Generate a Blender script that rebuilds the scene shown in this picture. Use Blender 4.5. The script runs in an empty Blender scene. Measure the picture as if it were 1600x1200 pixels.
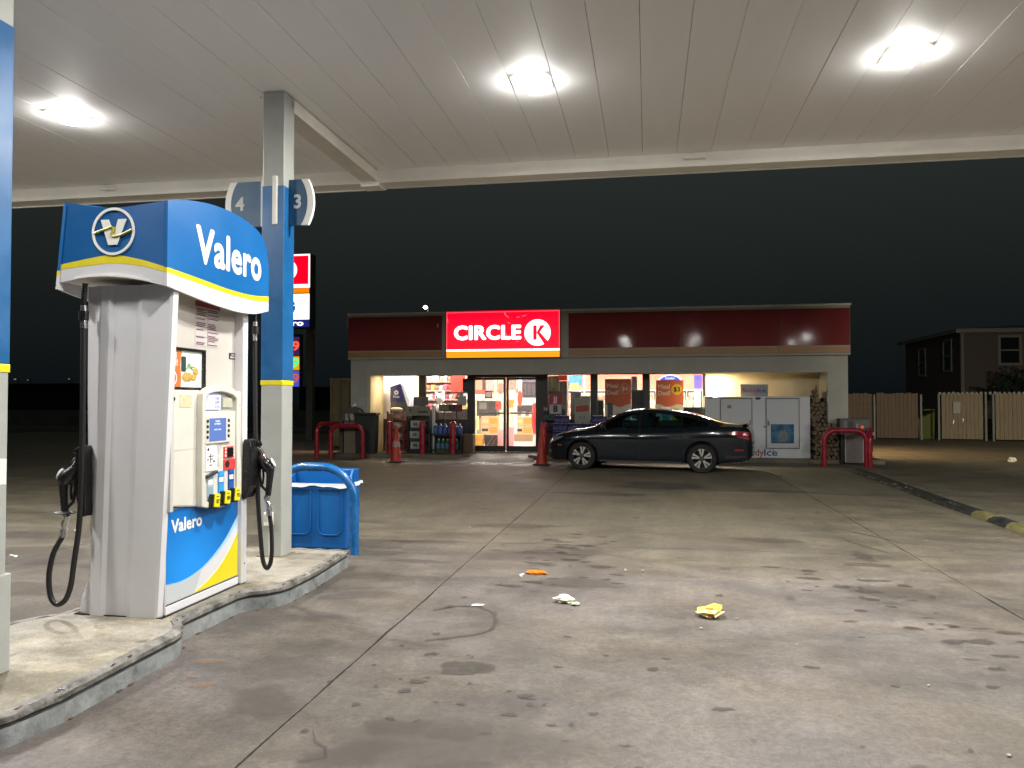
import bpy, bmesh, math, random
from mathutils import Vector, Matrix
rnd = random.Random(11)
SC = bpy.context.scene
COL = SC.collection
rad = math.radians

# ------------------------------------------------------------------ camera
cd = bpy.data.cameras.new("camera"); cam = bpy.data.objects.new("camera", cd); COL.objects.link(cam)
cd.sensor_width = 36.0; cd.lens = 27.0; cd.clip_start = 0.05; cd.clip_end = 1500
cam.location = (0, 0, 1.5)
cam.rotation_euler = (rad(90 + 1.34), 0, rad(10.02))
SC.camera = cam

# ------------------------------------------------------------------ night sky, exposure
W = bpy.data.worlds.new("World"); SC.world = W; W.use_nodes = True
wn = W.node_tree.nodes; wl = W.node_tree.links
bg = wn["Background"]
tc = wn.new("ShaderNodeTexCoord"); sp = wn.new("ShaderNodeSeparateXYZ"); rp = wn.new("ShaderNodeValToRGB")
wl.new(tc.outputs["Generated"], sp.inputs[0]); wl.new(sp.outputs["Z"], rp.inputs[0]); wl.new(rp.outputs[0], bg.inputs[0])
e = rp.color_ramp.elements
e[0].position = 0.0; e[0].color = (0.0022, 0.0036, 0.0046, 1)
e[1].position = 0.30; e[1].color = (0.0160, 0.0195, 0.0180, 1)
x_ = rp.color_ramp.elements.new(0.12); x_.color = (0.0068, 0.0086, 0.0084, 1)
bg.inputs[1].default_value = 1.0
SC.view_settings.view_transform = 'Standard'; SC.view_settings.look = 'None'
SC.view_settings.exposure = 0.42; SC.view_settings.gamma = 1.0; SC.view_settings.use_curve_mapping = False
SC.render.engine = 'CYCLES'
try:
    SC.cycles.use_denoising = True; SC.cycles.max_bounces = 8; SC.cycles.caustics_reflective = False
    SC.cycles.sample_clamp_indirect = 6.0
except Exception: pass

# ------------------------------------------------------------------ materials
MATS = {}
def mat(name, col, rough=0.5, metal=0.0, emit=None, estr=0.0, noise=None, bump=None, coat=0.0, stretch=None, spec=None):
    """noise = (scale, amount) darkens/lightens the colour unevenly, bump = (scale, distance)"""
    if name in MATS: return MATS[name]
    m = bpy.data.materials.new(name); m.use_nodes = True
    n = m.node_tree.nodes; l = m.node_tree.links; b = n["Principled BSDF"]
    b.inputs["Base Color"].default_value = (*col, 1); b.inputs["Roughness"].default_value = rough
    b.inputs["Metallic"].default_value = metal
    if spec is not None: b.inputs["Specular IOR Level"].default_value = spec
    if coat: b.inputs["Coat Weight"].default_value = coat; b.inputs["Coat Roughness"].default_value = 0.05
    if emit is not None:
        b.inputs["Emission Color"].default_value = (*emit, 1); b.inputs["Emission Strength"].default_value = estr
    if noise or bump:
        t = n.new("ShaderNodeTexCoord"); mp = n.new("ShaderNodeMapping"); l.new(t.outputs["Object"], mp.inputs[0])
        if stretch: mp.inputs["Scale"].default_value = stretch
    if noise:
        sc, am = noise
        a = n.new("ShaderNodeTexNoise"); a.inputs["Scale"].default_value = sc; a.inputs["Detail"].default_value = 6; a.inputs["Roughness"].default_value = 0.62
        l.new(mp.outputs[0], a.inputs["Vector"])
        r = n.new("ShaderNodeMapRange"); r.inputs[1].default_value = 0.3; r.inputs[2].default_value = 0.7
        r.inputs[3].default_value = 1 - am; r.inputs[4].default_value = 1 + am * 0.5
        l.new(a.outputs["Fac"], r.inputs[0])
        mx = n.new("ShaderNodeVectorMath"); mx.operation = 'SCALE'; mx.inputs[0].default_value = col
        l.new(r.outputs[0], mx.inputs["Scale"]); l.new(mx.outputs[0], b.inputs["Base Color"])
        r2 = n.new("ShaderNodeMapRange"); r2.inputs[1].default_value = 0.3; r2.inputs[2].default_value = 0.7
        r2.inputs[3].default_value = max(0.03, rough - am*.6); r2.inputs[4].default_value = min(1, rough + am*.6)
        l.new(a.outputs["Fac"], r2.inputs[0]); l.new(r2.outputs[0], b.inputs["Roughness"])
    if bump:
        a2 = n.new("ShaderNodeTexNoise"); a2.inputs["Scale"].default_value = bump[0]; a2.inputs["Detail"].default_value = 4
        l.new(mp.outputs[0], a2.inputs["Vector"])
        bp = n.new("ShaderNodeBump"); bp.inputs["Distance"].default_value = bump[1]; bp.inputs["Strength"].default_value = 0.6
        l.new(a2.outputs["Fac"], bp.inputs["Height"]); l.new(bp.outputs[0], b.inputs["Normal"])
    MATS[name] = m; return m

def glass_mat(name, tint=(1, 1, 1), base_refl=0.04):
    m = bpy.data.materials.new(name); m.use_nodes = True; n = m.node_tree.nodes; l = m.node_tree.links
    n.remove(n["Principled BSDF"]); out = n["Material Output"]
    tr = n.new("ShaderNodeBsdfTransparent"); tr.inputs[0].default_value = (*tint, 1)
    gl = n.new("ShaderNodeBsdfGlossy"); gl.inputs["Roughness"].default_value = 0.02
    fr = n.new("ShaderNodeFresnel"); fr.inputs[0].default_value = 1.45
    mx = n.new("ShaderNodeMixShader"); l.new(fr.outputs[0], mx.inputs[0]); l.new(tr.outputs[0], mx.inputs[1]); l.new(gl.outputs[0], mx.inputs[2])
    l.new(mx.outputs[0], out.inputs[0]); MATS[name] = m; return m

def concrete_mat(name, c1, c2, spots=True, sc=1.0, far_col=None):
    m = bpy.data.materials.new(name); m.use_nodes = True; n = m.node_tree.nodes; l = m.node_tree.links; b = n["Principled BSDF"]
    t = n.new("ShaderNodeTexCoord")
    def noise(s, d, scale=(1, 1, 1), rough=0.6, dist=0.0):
        mp = n.new("ShaderNodeMapping"); mp.inputs["Scale"].default_value = scale; l.new(t.outputs["Object"], mp.inputs[0])
        a = n.new("ShaderNodeTexNoise"); a.inputs["Scale"].default_value = s; a.inputs["Detail"].default_value = d
        a.inputs["Roughness"].default_value = rough; a.inputs["Distortion"].default_value = dist
        l.new(mp.outputs[0], a.inputs["Vector"]); return a.outputs["Fac"]
    def rng(v, a, b_, c, d):
        r = n.new("ShaderNodeMapRange"); r.inputs[1].default_value = a; r.inputs[2].default_value = b_
        r.inputs[3].default_value = c; r.inputs[4].default_value = d; l.new(v, r.inputs[0]); return r.outputs[0]
    def mul(a, b_):
        q = n.new("ShaderNodeMath"); q.operation = 'MULTIPLY'; l.new(a, q.inputs[0]); l.new(b_, q.inputs[1]); return q.outputs[0]
    big = noise(0.45 * sc, 7, rough=0.68, dist=0.6)
    mid = noise(2.2 * sc, 6, (0.55, 1.0, 1))
    fine = noise(38 * sc, 3)
    grit = noise(160 * sc, 2)
    cm = n.new("ShaderNodeMixRGB"); cm.inputs[1].default_value = (*c1, 1); cm.inputs[2].default_value = (*c2, 1)
    l.new(rng(big, 0.42, 0.58, 0, 1), cm.inputs[0])
    colr = cm.outputs[0]
    hue = noise(0.8 * sc, 4, (0.7, 1.3, 1), 0.6, 0.4)
    hm = n.new("ShaderNodeMixRGB"); hm.blend_type = 'MULTIPLY'; l.new(colr, hm.inputs[1]); hm.inputs[2].default_value = (1.0, 0.965, 0.86, 1)
    l.new(rng(hue, 0.42, 0.60, 0, 1), hm.inputs[0]); colr = hm.outputs[0]
    if far_col:
        sy = n.new("ShaderNodeSeparateXYZ"); l.new(t.outputs["Object"], sy.inputs[0])
        dn = noise(0.7, 5, rough=0.65)
        wy = n.new("ShaderNodeMath"); wy.operation = 'MULTIPLY_ADD'; l.new(dn, wy.inputs[0]); wy.inputs[1].default_value = 5.0; l.new(sy.outputs["Y"], wy.inputs[2])
        dm = n.new("ShaderNodeMixRGB"); l.new(colr, dm.inputs[1]); dm.inputs[2].default_value = (*far_col, 1)
        l.new(rng(wy.outputs[0], 0.6, 5.2, 0.0, 0.85), dm.inputs[0]); colr = dm.outputs[0]  # colour drifts unevenly to a paler olive farther along Y
    f = mul(rng(mid, 0.3, 0.7, 0.74, 1.20), rng(fine, 0.3, 0.7, 0.78, 1.18))
    f = mul(f, rng(grit, 0.25, 0.75, 0.80, 1.18))
    strk = noise(1.0 * sc, 4, (4.0, 0.35, 1), 0.6, 0.5)
    f = mul(f, rng(strk, 0.35, 0.68, 1.05, 0.88))
    gran = noise(14 * sc, 6, rough=0.75)
    f = mul(f, rng(gran, 0.32, 0.68, 0.84, 1.15))
    pore = noise(75 * sc, 2, rough=0.5)
    f = mul(f, rng(pore, 0.60, 0.70, 1.0, 0.72))
    patch = noise(0.9 * sc, 6, (1, 1, 1), 0.7, 1.2)
    f = mul(f, rng(patch, 0.50, 0.62, 1.0, 0.84))
    blot = noise(1.15 * sc, 5, (0.6, 1.2, 1), 0.55, 0.3)
    f = mul(f, rng(blot, 0.57, 0.70, 1.0, 0.70))
    if spots:
        def spotset(scale, lo, hi, masksc, depth, mlo=0.50, mhi=0.60):
            mp = n.new("ShaderNodeMapping"); mp.inputs["Scale"].default_value = (1, 1, 0); l.new(t.outputs["Object"], mp.inputs[0])
            wob = n.new("ShaderNodeTexNoise"); wob.inputs["Scale"].default_value = 9; l.new(mp.outputs[0], wob.inputs["Vector"])
            ad = n.new("ShaderNodeVectorMath"); ad.operation = 'MULTIPLY_ADD'; l.new(wob.outputs["Color"], ad.inputs[0]); ad.inputs[1].default_value = (0.10, 0.10, 0); l.new(mp.outputs[0], ad.inputs[2])
            v = n.new("ShaderNodeTexVoronoi"); v.inputs["Scale"].default_value = scale; l.new(ad.outputs[0], v.inputs["Vector"])
            s = rng(v.outputs["Distance"], lo, hi, 1, 0)
            sz = n.new("ShaderNodeSeparateColor"); l.new(v.outputs["Color"], sz.inputs[0])
            pick = rng(sz.outputs[0], 0.62, 0.66, 0, 1)
            k = mul(mul(s, pick), rng(noise(masksc, 3), mlo, mhi, 0, 1))
            return rng(k, 0, 1, 1.0, depth)
        f = mul(f, spotset(2.6, 0.08, 0.17, 0.30, 0.60))
        f = mul(f, spotset(5.5, 0.09, 0.16, 0.45, 0.55))
        f = mul(f, spotset(13.0, 0.10, 0.16, 0.8, 0.72, 0.45, 0.55))
        lt = rng(spotset(9.0, 0.03, 0.06, 0.9, 0.0), 0, 1, 1.5, 1.0)
        f = mul(f, lt)
    mm = n.new("ShaderNodeVectorMath"); mm.operation = 'SCALE'; l.new(colr, mm.inputs[0]); l.new(f, mm.inputs["Scale"])
    l.new(mm.outputs[0], b.inputs["Base Color"])
    l.new(rng(mid, 0.3, 0.7, 0.52, 0.80), b.inputs["Roughness"])
    bp = n.new("ShaderNodeBump"); bp.inputs["Strength"].default_value = 0.35; bp.inputs["Distance"].default_value = 0.006
    hb = n.new("ShaderNodeMath"); hb.operation = 'ADD'; l.new(fine, hb.inputs[0]); l.new(grit, hb.inputs[1])
    l.new(hb.outputs[0], bp.inputs["Height"]); l.new(bp.outputs[0], b.inputs["Normal"])
    MATS[name] = m; return m

def stain_mat(name, col, rough, dens, nsc=14):
    m = bpy.data.materials.new(name); m.use_nodes = True; n = m.node_tree.nodes; l = m.node_tree.links; b = n["Principled BSDF"]
    b.inputs["Base Color"].default_value = (*col, 1); b.inputs["Roughness"].default_value = rough
    at = n.new("ShaderNodeAttribute"); at.attribute_name = "fade"
    t = n.new("ShaderNodeTexCoord"); a = n.new("ShaderNodeTexNoise"); a.inputs["Scale"].default_value = nsc; a.inputs["Detail"].default_value = 7; a.inputs["Roughness"].default_value = .7
    l.new(t.outputs["Object"], a.inputs["Vector"])
    ad = n.new("ShaderNodeMath"); ad.operation = 'MULTIPLY_ADD'; l.new(a.outputs["Fac"], ad.inputs[0]); ad.inputs[1].default_value = 1.2; l.new(at.outputs["Fac"], ad.inputs[2])
    r = n.new("ShaderNodeMapRange"); r.inputs[1].default_value = 0.85; r.inputs[2].default_value = 1.30; r.inputs[3].default_value = 0; r.inputs[4].default_value = dens
    l.new(ad.outputs[0], r.inputs[0]); l.new(r.outputs[0], b.inputs["Alpha"])
    MATS[name] = m; return m

# ------------------------------------------------------------------ mesh helpers
class MB:
    """collects shapes in world coordinates; obj() links them as ONE mesh object"""
    def __init__(s): s.v = []; s.f = []; s.m = []; s.cur = 0; s.fade = {}
    def add(s, vs, fs):
        b = len(s.v); s.v += [tuple(q) for q in vs]
        for f in fs: s.f.append(tuple(b + i for i in f)); s.m.append(s.cur)
        return s
    def box(s, x0, x1, y0, y1, z0, z1):
        return s.add([(x0,y0,z0),(x1,y0,z0),(x1,y1,z0),(x0,y1,z0),(x0,y0,z1),(x1,y0,z1),(x1,y1,z1),(x0,y1,z1)],
              [(0,3,2,1),(4,5,6,7),(0,1,5,4),(1,2,6,5),(2,3,7,6),(3,0,4,7)])
    def obox(s, c, ax, ay, az):
        """box from centre and three half-axis vectors"""
        c = Vector(c); ax = Vector(ax); ay = Vector(ay); az = Vector(az)
        vs = [c+a*ax+b*ay+d*az for d in (-1,1) for (a,b) in ((-1,-1),(1,-1),(1,1),(-1,1))]
        return s.add(vs, [(0,3,2,1),(4,5,6,7),(0,1,5,4),(1,2,6,5),(2,3,7,6),(3,0,4,7)])
    def tube(s, pts, r, n=10, caps=True):
        pts = [Vector(p) for p in pts]; rs = r if isinstance(r, (list, tuple)) else [r]*len(pts)
        t0 = (pts[1]-pts[0]).normalized(); u = t0.orthogonal().normalized(); rings = []; vs = []
        for i, p in enumerate(pts):
            t = (pts[min(i+1, len(pts)-1)] - pts[max(i-1, 0)]).normalized()
            u = (u - t*u.dot(t)).normalized(); w = t.cross(u)
            vs += [p + (u*math.cos(2*math.pi*k/n) + w*math.sin(2*math.pi*k/n))*rs[i] for k in range(n)]
        fs = [(i*n+k, i*n+(k+1)%n, (i+1)*n+(k+1)%n, (i+1)*n+k) for i in range(len(pts)-1) for k in range(n)]
        if caps: fs += [tuple(range(n-1,-1,-1)), tuple((len(pts)-1)*n+k for k in range(n))]
        return s.add(vs, fs)
    def cyl(s, p0, p1, r, r1=None, n=14): return s.tube([p0, p1], [r, r if r1 is None else r1], n)
    def lathe(s, prof, c=(0,0,0), axis='Z', n=24, caps=True):
        vs = []
        for (r, h) in prof:
            for k in range(n):
                a = 2*math.pi*k/n; x, y = r*math.cos(a), r*math.sin(a)
                p = {'Z': (x, y, h), 'Y': (x, h, y), 'X': (h, x, y)}[axis]
                vs.append((c[0]+p[0], c[1]+p[1], c[2]+p[2]))
        fs = [(i*n+k, i*n+(k+1)%n, (i+1)*n+(k+1)%n, (i+1)*n+k) for i in range(len(prof)-1) for k in range(n)]
        if caps: fs += [tuple(range(n-1,-1,-1)), tuple((len(prof)-1)*n+k for k in range(n))]
        return s.add(vs, fs)
    def prism(s, poly, plane, d0, d1):
        """extrude a 2-d polygon: plane 'YZ' extrudes along X, 'XZ' along Y, 'XY' along Z"""
        def p(a, b, d): return {'YZ': (d,a,b), 'XZ': (a,d,b), 'XY': (a,b,d)}[plane]
        n = len(poly); vs = [p(a,b,d0) for a,b in poly] + [p(a,b,d1) for a,b in poly]
        return s.add(vs, [tuple(range(n-1,-1,-1)), tuple(range(n,2*n))] + [(i,(i+1)%n,n+(i+1)%n,n+i) for i in range(n)])
    def ring(s, outer, inner, plane, d0, d1):
        def p(a, b, d): return {'YZ': (d,a,b), 'XZ': (a,d,b), 'XY': (a,b,d)}[plane]
        n = len(outer); vs = [p(a,b,d) for d in (d0,d1) for pl in (outer,inner) for a,b in pl]; fs = []
        for i in range(n):
            j = (i+1) % n
            fs += [(i,j,n+j,n+i), (2*n+i,3*n+i,3*n+j,2*n+j), (i,2*n+i,2*n+j,j), (n+i,n+j,3*n+j,3*n+i)]
        return s.add(vs, fs)
    def grid(s, fn, nu, nv, thick=None):
        vs = [fn(i/nu, j/nv) for i in range(nu+1) for j in range(nv+1)]
        fs = [(i*(nv+1)+j, (i+1)*(nv+1)+j, (i+1)*(nv+1)+j+1, i*(nv+1)+j+1) for i in range(nu) for j in range(nv)]
        if thick is not None:
            th = Vector(thick); k = len(vs); vs += [tuple(Vector(q)+th) for q in vs]
            fs += [tuple(k+a for a in reversed(f)) for f in fs]
            b = [i*(nv+1) for i in range(nu+1)] + [nu*(nv+1)+j for j in range(1,nv+1)] + [i*(nv+1)+nv for i in range(nu-1,-1,-1)] + [j for j in range(nv-1,0,-1)]
            fs += [(b[i], k+b[i], k+b[(i+1)%len(b)], b[(i+1)%len(b)]) for i in range(len(b))]
        return s.add(vs, fs)
    def blob(s, c, r, n=10, m=6, jit=0.0, sq=1.0):
        vs = []; 
        for i in range(1, m):
            th = math.pi*i/m
            for k in range(n):
                a = 2*math.pi*k/n; j = 1 + rnd.uniform(-jit, jit)
                vs.append((c[0]+r[0]*j*math.sin(th)*math.cos(a), c[1]+r[1]*j*math.sin(th)*math.sin(a), c[2]+r[2]*j*math.cos(th)))
        fs = [(i*n+k, (i+1)*n+k, (i+1)*n+(k+1)%n, i*n+(k+1)%n) for i in range(m-2) for k in range(n)]
        fs += [tuple(range(n)), tuple((m-2)*n+k for k in range(n-1,-1,-1))]
        return s.add(vs, fs)
    def mesh(s, name, mats, off=(0,0,0), smooth=False):
        me = bpy.data.meshes.new(name)
        me.from_pydata([(x-off[0], y-off[1], z-off[2]) for x,y,z in s.v], [], s.f)
        for m in (mats if isinstance(mats, (list, tuple)) else [mats]): me.materials.append(m)
        bm = bmesh.new(); bm.from_mesh(me); bmesh.ops.recalc_face_normals(bm, faces=bm.faces); bm.to_mesh(me); bm.free()
        if len(me.polygons) == len(s.m): me.polygons.foreach_set("material_index", s.m)
        if smooth:
            me.polygons.foreach_set("use_smooth", [True]*len(me.polygons))
            try: me.set_sharp_from_angle(angle=rad(38))
            except Exception: pass
        me.update(); return me
    def obj(s, name, mats, parent=None, smooth=False, bevel=0.0, label=None, kind=None):
        off = origin_of(parent) if parent else (0,0,0)
        o = bpy.data.objects.new(name, s.mesh(name, mats, off, smooth)); COL.objects.link(o)
        if parent: o.parent = parent; ORG[o.name] = off
        if bevel:
            b = o.modifiers.new("bevel", 'BEVEL'); b.width = bevel; b.segments = 2; b.limit_method = 'ANGLE'; b.angle_limit = rad(35)
        if label: o["label"] = label
        if kind: o["kind"] = kind
        return o
    def thing(s, name, mats, label, cat, group=None, smooth=False, bevel=0.0, kind=None):
        xs = [q[0] for q in s.v]; ys = [q[1] for q in s.v]; zs = [q[2] for q in s.v]
        c = ((min(xs)+max(xs))/2, (min(ys)+max(ys))/2, min(zs))
        o = bpy.data.objects.new(name, s.mesh(name, mats, c, smooth)); COL.objects.link(o); o.location = c; ORG[o.name] = c
        tag(o, label, cat, group, kind)
        if bevel:
            b = o.modifiers.new("bevel", 'BEVEL'); b.width = bevel; b.segments = 2; b.limit_method = 'ANGLE'; b.angle_limit = rad(35)
        return o
ORG = {}
def origin_of(o): return ORG.get(o.name, (0,0,0))
def tag(o, label=None, cat=None, group=None, kind=None):
    if label: o["label"] = label
    if cat: o["category"] = cat
    if group: o["group"] = group
    if kind: o["kind"] = kind
    return o
def T(name, label, cat, loc=(0,0,0), group=None, kind=None):
    """an Empty at the base of a thing; its parts are built in world coordinates around it"""
    o = bpy.data.objects.new(name, None); COL.objects.link(o); o.location = loc; o.empty_display_size = 0.2
    ORG[o.name] = tuple(loc); return tag(o, label, cat, group, kind)
def S(name, mb, mats, **k): return tag(mb.obj(name, mats, **k), kind='structure')
def dup(root, loc=None, rz=None, label=None):
    r = root.copy(); COL.objects.link(r)
    if loc is not None: r.location = loc
    if rz is not None: r.rotation_euler = (0,0,rz)
    if label: r["label"] = label
    ORG[r.name] = tuple(r.location)
    def rec(a, b):
        for ch in list(a.children):
            if ch.name.startswith("~"): continue
            c = ch.copy(); COL.objects.link(c); c.parent = b; rec(ch, c)
    rec(root, r); return r
X3, Y3, Z3 = Vector((1,0,0)), Vector((0,1,0)), Vector((0,0,1))
def text(body, o, r, u, size, m, name, parent, bold=0.0, ext=0.0015, align='CENTER', width=None, warp=None, shear=0.0, label=None, space=1.0):
    """flat print lifted a little off its surface; heavier weights are stacked shifted outlines, each a hair further out"""
    cu = bpy.data.curves.new("txt", 'FONT'); cu.body = body; cu.size = 1.0; cu.align_x = align; cu.align_y = 'CENTER'
    cu.offset = 0.0; cu.extrude = 0.0; cu.resolution_u = 3; cu.shear = shear; cu.space_character = space
    to = bpy.data.objects.new("txt", cu); me0 = bpy.data.meshes.new_from_object(to)
    bpy.data.objects.remove(to); bpy.data.curves.remove(cu)
    r = Vector(r).normalized(); u = Vector(u).normalized(); nrm = r.cross(u); o = Vector(o)
    base = [(v.co.x, v.co.y) for v in me0.vertices]; faces = [tuple(f.vertices) for f in me0.polygons]; bpy.data.meshes.remove(me0)
    xs = [q[0] for q in base] or [0, 1]
    sx = (width/(max(xs)-min(xs))) if width else size
    off = Vector(origin_of(parent)) if parent else Vector((0,0,0))
    rest = max(0.0, bold-0.002); steps = [(0.0, 0.0)]
    if rest > 0.004:
        n = 8 if size > 0.1 else 4
        steps += [(rest*math.cos(2*math.pi*k/n+.39), rest*math.sin(2*math.pi*k/n+.39)) for k in range(n)]
    vs, fs = [], []
    for si, (dx, dy) in enumerate(steps):
        b0 = len(vs); lift = ext*0.5 + si*min(0.0002, ext*0.12)
        for a, b in base:
            a2, b2 = (a+dx)*sx, (b+dy)*size
            p = Vector(warp(a2, b2)) if warp else o + r*a2 + u*b2
            vs.append(tuple(p + nrm*lift - off))
        fs += [tuple(b0+i for i in f) for f in faces]
    me = bpy.data.meshes.new(name); me.from_pydata(vs, [], fs); me.materials.append(m); me.update()
    ob = bpy.data.objects.new(name, me); COL.objects.link(ob)
    if parent: ob.parent = parent; ORG[ob.name] = tuple(off)
    if label: ob["label"] = label
    return ob
def arc(cx, cy, r, a0, a1, n): return [(cx+r*math.cos(rad(a0+(a1-a0)*i/n)), cy+r*math.sin(rad(a0+(a1-a0)*i/n))) for i in range(n+1)]
def rrect(x0, x1, y0, y1, r, n=4):
    return arc(x1-r,y1-r,r,0,90,n)+arc(x0+r,y1-r,r,90,180,n)+arc(x0+r,y0+r,r,180,270,n)+arc(x1-r,y0+r,r,270,360,n)
def interp(tab, x):
    if x <= tab[0][0]: return tab[0][1]
    for (a, b), (c, d) in zip(tab, tab[1:]):
        if x <= c:
            t = (x-a)/(c-a); return b + (d-b)*t
    return tab[-1][1]
def smooth_interp(tab, x):
    # Catmull-Rom through the table
    if x <= tab[0][0]: return tab[0][1]
    if x >= tab[-1][0]: return tab[-1][1]
    for i in range(len(tab)-1):
        if x <= tab[i+1][0]:
            x0, y0 = tab[i]; x1, y1 = tab[i+1]
            m0 = (y1-tab[i-1][1])/(x1-tab[i-1][0]) if i > 0 else (y1-y0)/(x1-x0)
            m1 = (tab[i+2][1]-y0)/(tab[i+2][0]-x0) if i+2 < len(tab) else (y1-y0)/(x1-x0)
            h = x1-x0; t = (x-x0)/h
            return (2*t**3-3*t**2+1)*y0 + (t**3-2*t**2+t)*h*m0 + (-2*t**3+3*t**2)*y1 + (t**3-t**2)*h*m1

# the palette
concrete = concrete_mat("worn_concrete", (0.092, 0.080, 0.069), (0.138, 0.121, 0.111), far_col=(0.190, 0.166, 0.110))
island_c = concrete_mat("island_concrete", (0.215, 0.193, 0.150), (0.315, 0.292, 0.246), spots=True, sc=2.2)
walk_c = concrete_mat("sidewalk_concrete", (0.16, 0.14, 0.105), (0.21, 0.185, 0.145), spots=False)
asphalt = mat("asphalt", (0.06, 0.055, 0.05), 0.85, noise=(0.8, 0.4), bump=(40, 0.01))
white = mat("white_paint", (0.80, 0.80, 0.77), 0.35, noise=(3, 0.06))
deckw = mat("deck_white", (0.89, 0.89, 0.885), 0.58, noise=(1.3, 0.06), stretch=(1, 0.25, 1))
trimw = mat("trim_white", (0.78, 0.76, 0.69), 0.45, noise=(2, 0.10))
pumpw = mat("pump_white", (0.66, 0.655, 0.675), 0.33, noise=(9, 0.02), coat=0.15)
ivory = mat("ivory_plastic", (0.62, 0.60, 0.53), 0.38, noise=(4, 0.07))
greyp = mat("grey_plastic", (0.50, 0.49, 0.46), 0.45, noise=(4, 0.06))
recess = mat("recess_panel", (0.52, 0.49, 0.44), 0.4, noise=(2.5, 0.06))
colgrey = mat("column_grey", (0.36, 0.37, 0.345), 0.45, noise=(3.5, 0.12))
vblue = mat("valance_blue", (0.008, 0.125, 0.37), 0.32, noise=(2, 0.07), coat=0.3)
dblue = mat("column_blue", (0.008, 0.100, 0.265), 0.38, noise=(5, 0.16))
signblue = mat("sign_blue", (0.012, 0.070, 0.150), 0.45, noise=(3, 0.1))
yellow = mat("stripe_yellow", (0.74, 0.62, 0.010), 0.4, noise=(5, 0.08))
black = mat("black_rubber", (0.012, 0.012, 0.013), 0.42)
blackp = mat("black_plastic", (0.010, 0.010, 0.011), 0.3, noise=(9, 0.2))
darkf = mat("dark_bronze_frame", (0.012, 0.011, 0.010), 0.4)
steel = mat("bright_steel", (0.62, 0.62, 0.60), 0.28, 1.0, noise=(14, 0.15))
chrome = mat("chrome", (0.85, 0.85, 0.85), 0.10, 1.0)
kerbnose = mat("kerb_nose", (0.20, 0.188, 0.168), 0.7, noise=(9, 0.75), bump=(45, 0.012))
kerbgroove = mat("kerb_groove", (0.06, 0.062, 0.06), 0.7, noise=(12, 0.4))
kerbsteel = mat("kerb_steel", (0.27, 0.285, 0.285), 0.5, noise=(6, 0.35), bump=(25, 0.004))
rust = mat("rust", (0.10, 0.05, 0.028), 0.85, noise=(18, 0.5), bump=(50, 0.004))
binblue = mat("bin_blue", (0.004, 0.10, 0.33), 0.36, noise=(4, 0.1), bump=(60, 0.001))
pipeblue = mat("pipe_blue", (0.004, 0.10, 0.30), 0.28, noise=(8, 0.25), bump=(30, 0.003), coat=0.3)
red = mat("red_paint", (0.36, 0.010, 0.030), 0.30, noise=(6, 0.18), coat=0.3)
fasred = mat("fascia_red", (0.25, 0.045, 0.046), 0.06, noise=(1.2, 0.10), stretch=(1, 1, 0.4), spec=0.10)
fasor = mat("fascia_orange", (0.46, 0.24, 0.09), 0.4, noise=(2, 0.1))
stucco = mat("stucco", (0.48, 0.475, 0.42), 0.8, noise=(2.5, 0.10), bump=(60, 0.004))
beige = mat("beige_wall", (0.62, 0.53, 0.36), 0.75, noise=(3, 0.06), bump=(60, 0.003))
paper = mat("paper_white", (0.80, 0.79, 0.76), 0.7)
card = mat("cardboard", (0.42, 0.29, 0.16), 0.8, noise=(7, 0.12))
cardor = mat("carton_print", (0.55, 0.20, 0.04), 0.7)
prangle = mat("poster_orange", (0.58, 0.16, 0.035), 0.5, noise=(3, 0.05))
# ------------------------------------------------------------------ ground
g = MB(); R_ = 320
g.grid(lambda u, v: ((u-0.5)*2*R_, (v-0.5)*2*R_+60, -0.05), 8, 8)
S("ground", g, asphalt)
# concrete apron: single slabs with open joints, edges a little ragged
apron = T("concrete_apron", "worn grey concrete forecourt slabs with oil spots", "pavement", (0, 8, -0.04)); apron["kind"] = "structure"
XS = [-30, -22.5, -18.5, -14.31, -10.1, -5.88, -1.672, 2.545, 6.76, 10.97, 15.2, 22, 30]
YS = [-14, -7.6, 0.4, 8.07, 13.2, 18.62, 25.2, 34.0]
def ragged(a, b, n, amp):
    return [a + (b-a)*i/n for i in range(n+1)]
for i in range(len(XS)-1):
    for j in range(len(YS)-1):
        x0, x1, y0, y1 = XS[i], XS[i+1], YS[j], YS[j+1]; gp = 0.0027
        near = x1 > -8 and x0 < 8 and y0 < 19 and y1 > 1
        k = 0.006 if near else 0
        poly = []
        n = 26 if near else 1
        def jit(): return rnd.uniform(0, k) if rnd.random() > 0.08 else rnd.uniform(0, k*3)
        for t in range(n): poly.append((x0 + (x1-x0)*t/n, y0+gp+jit()))
        for t in range(n): poly.append((x1-gp-jit(), y0 + (y1-y0)*t/n))
        for t in range(n): poly.append((x1 - (x1-x0)*t/n, y1-gp-jit()))
        for t in range(n): poly.append((x0+gp+jit(), y1 - (y1-y0)*t/n))
        poly[0] = (x0+gp, y0+gp); poly[n] = (x1-gp, y0+gp); poly[2*n] = (x1-gp, y1-gp); poly[3*n] = (x0+gp, y1-gp)
        b = MB().prism(poly, 'XY', -0.04, 0.0)
        o = b.obj("concrete_slab", concrete, apron)
# every slab keeps the apron's coordinates, so the wear runs on across the joints

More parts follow.
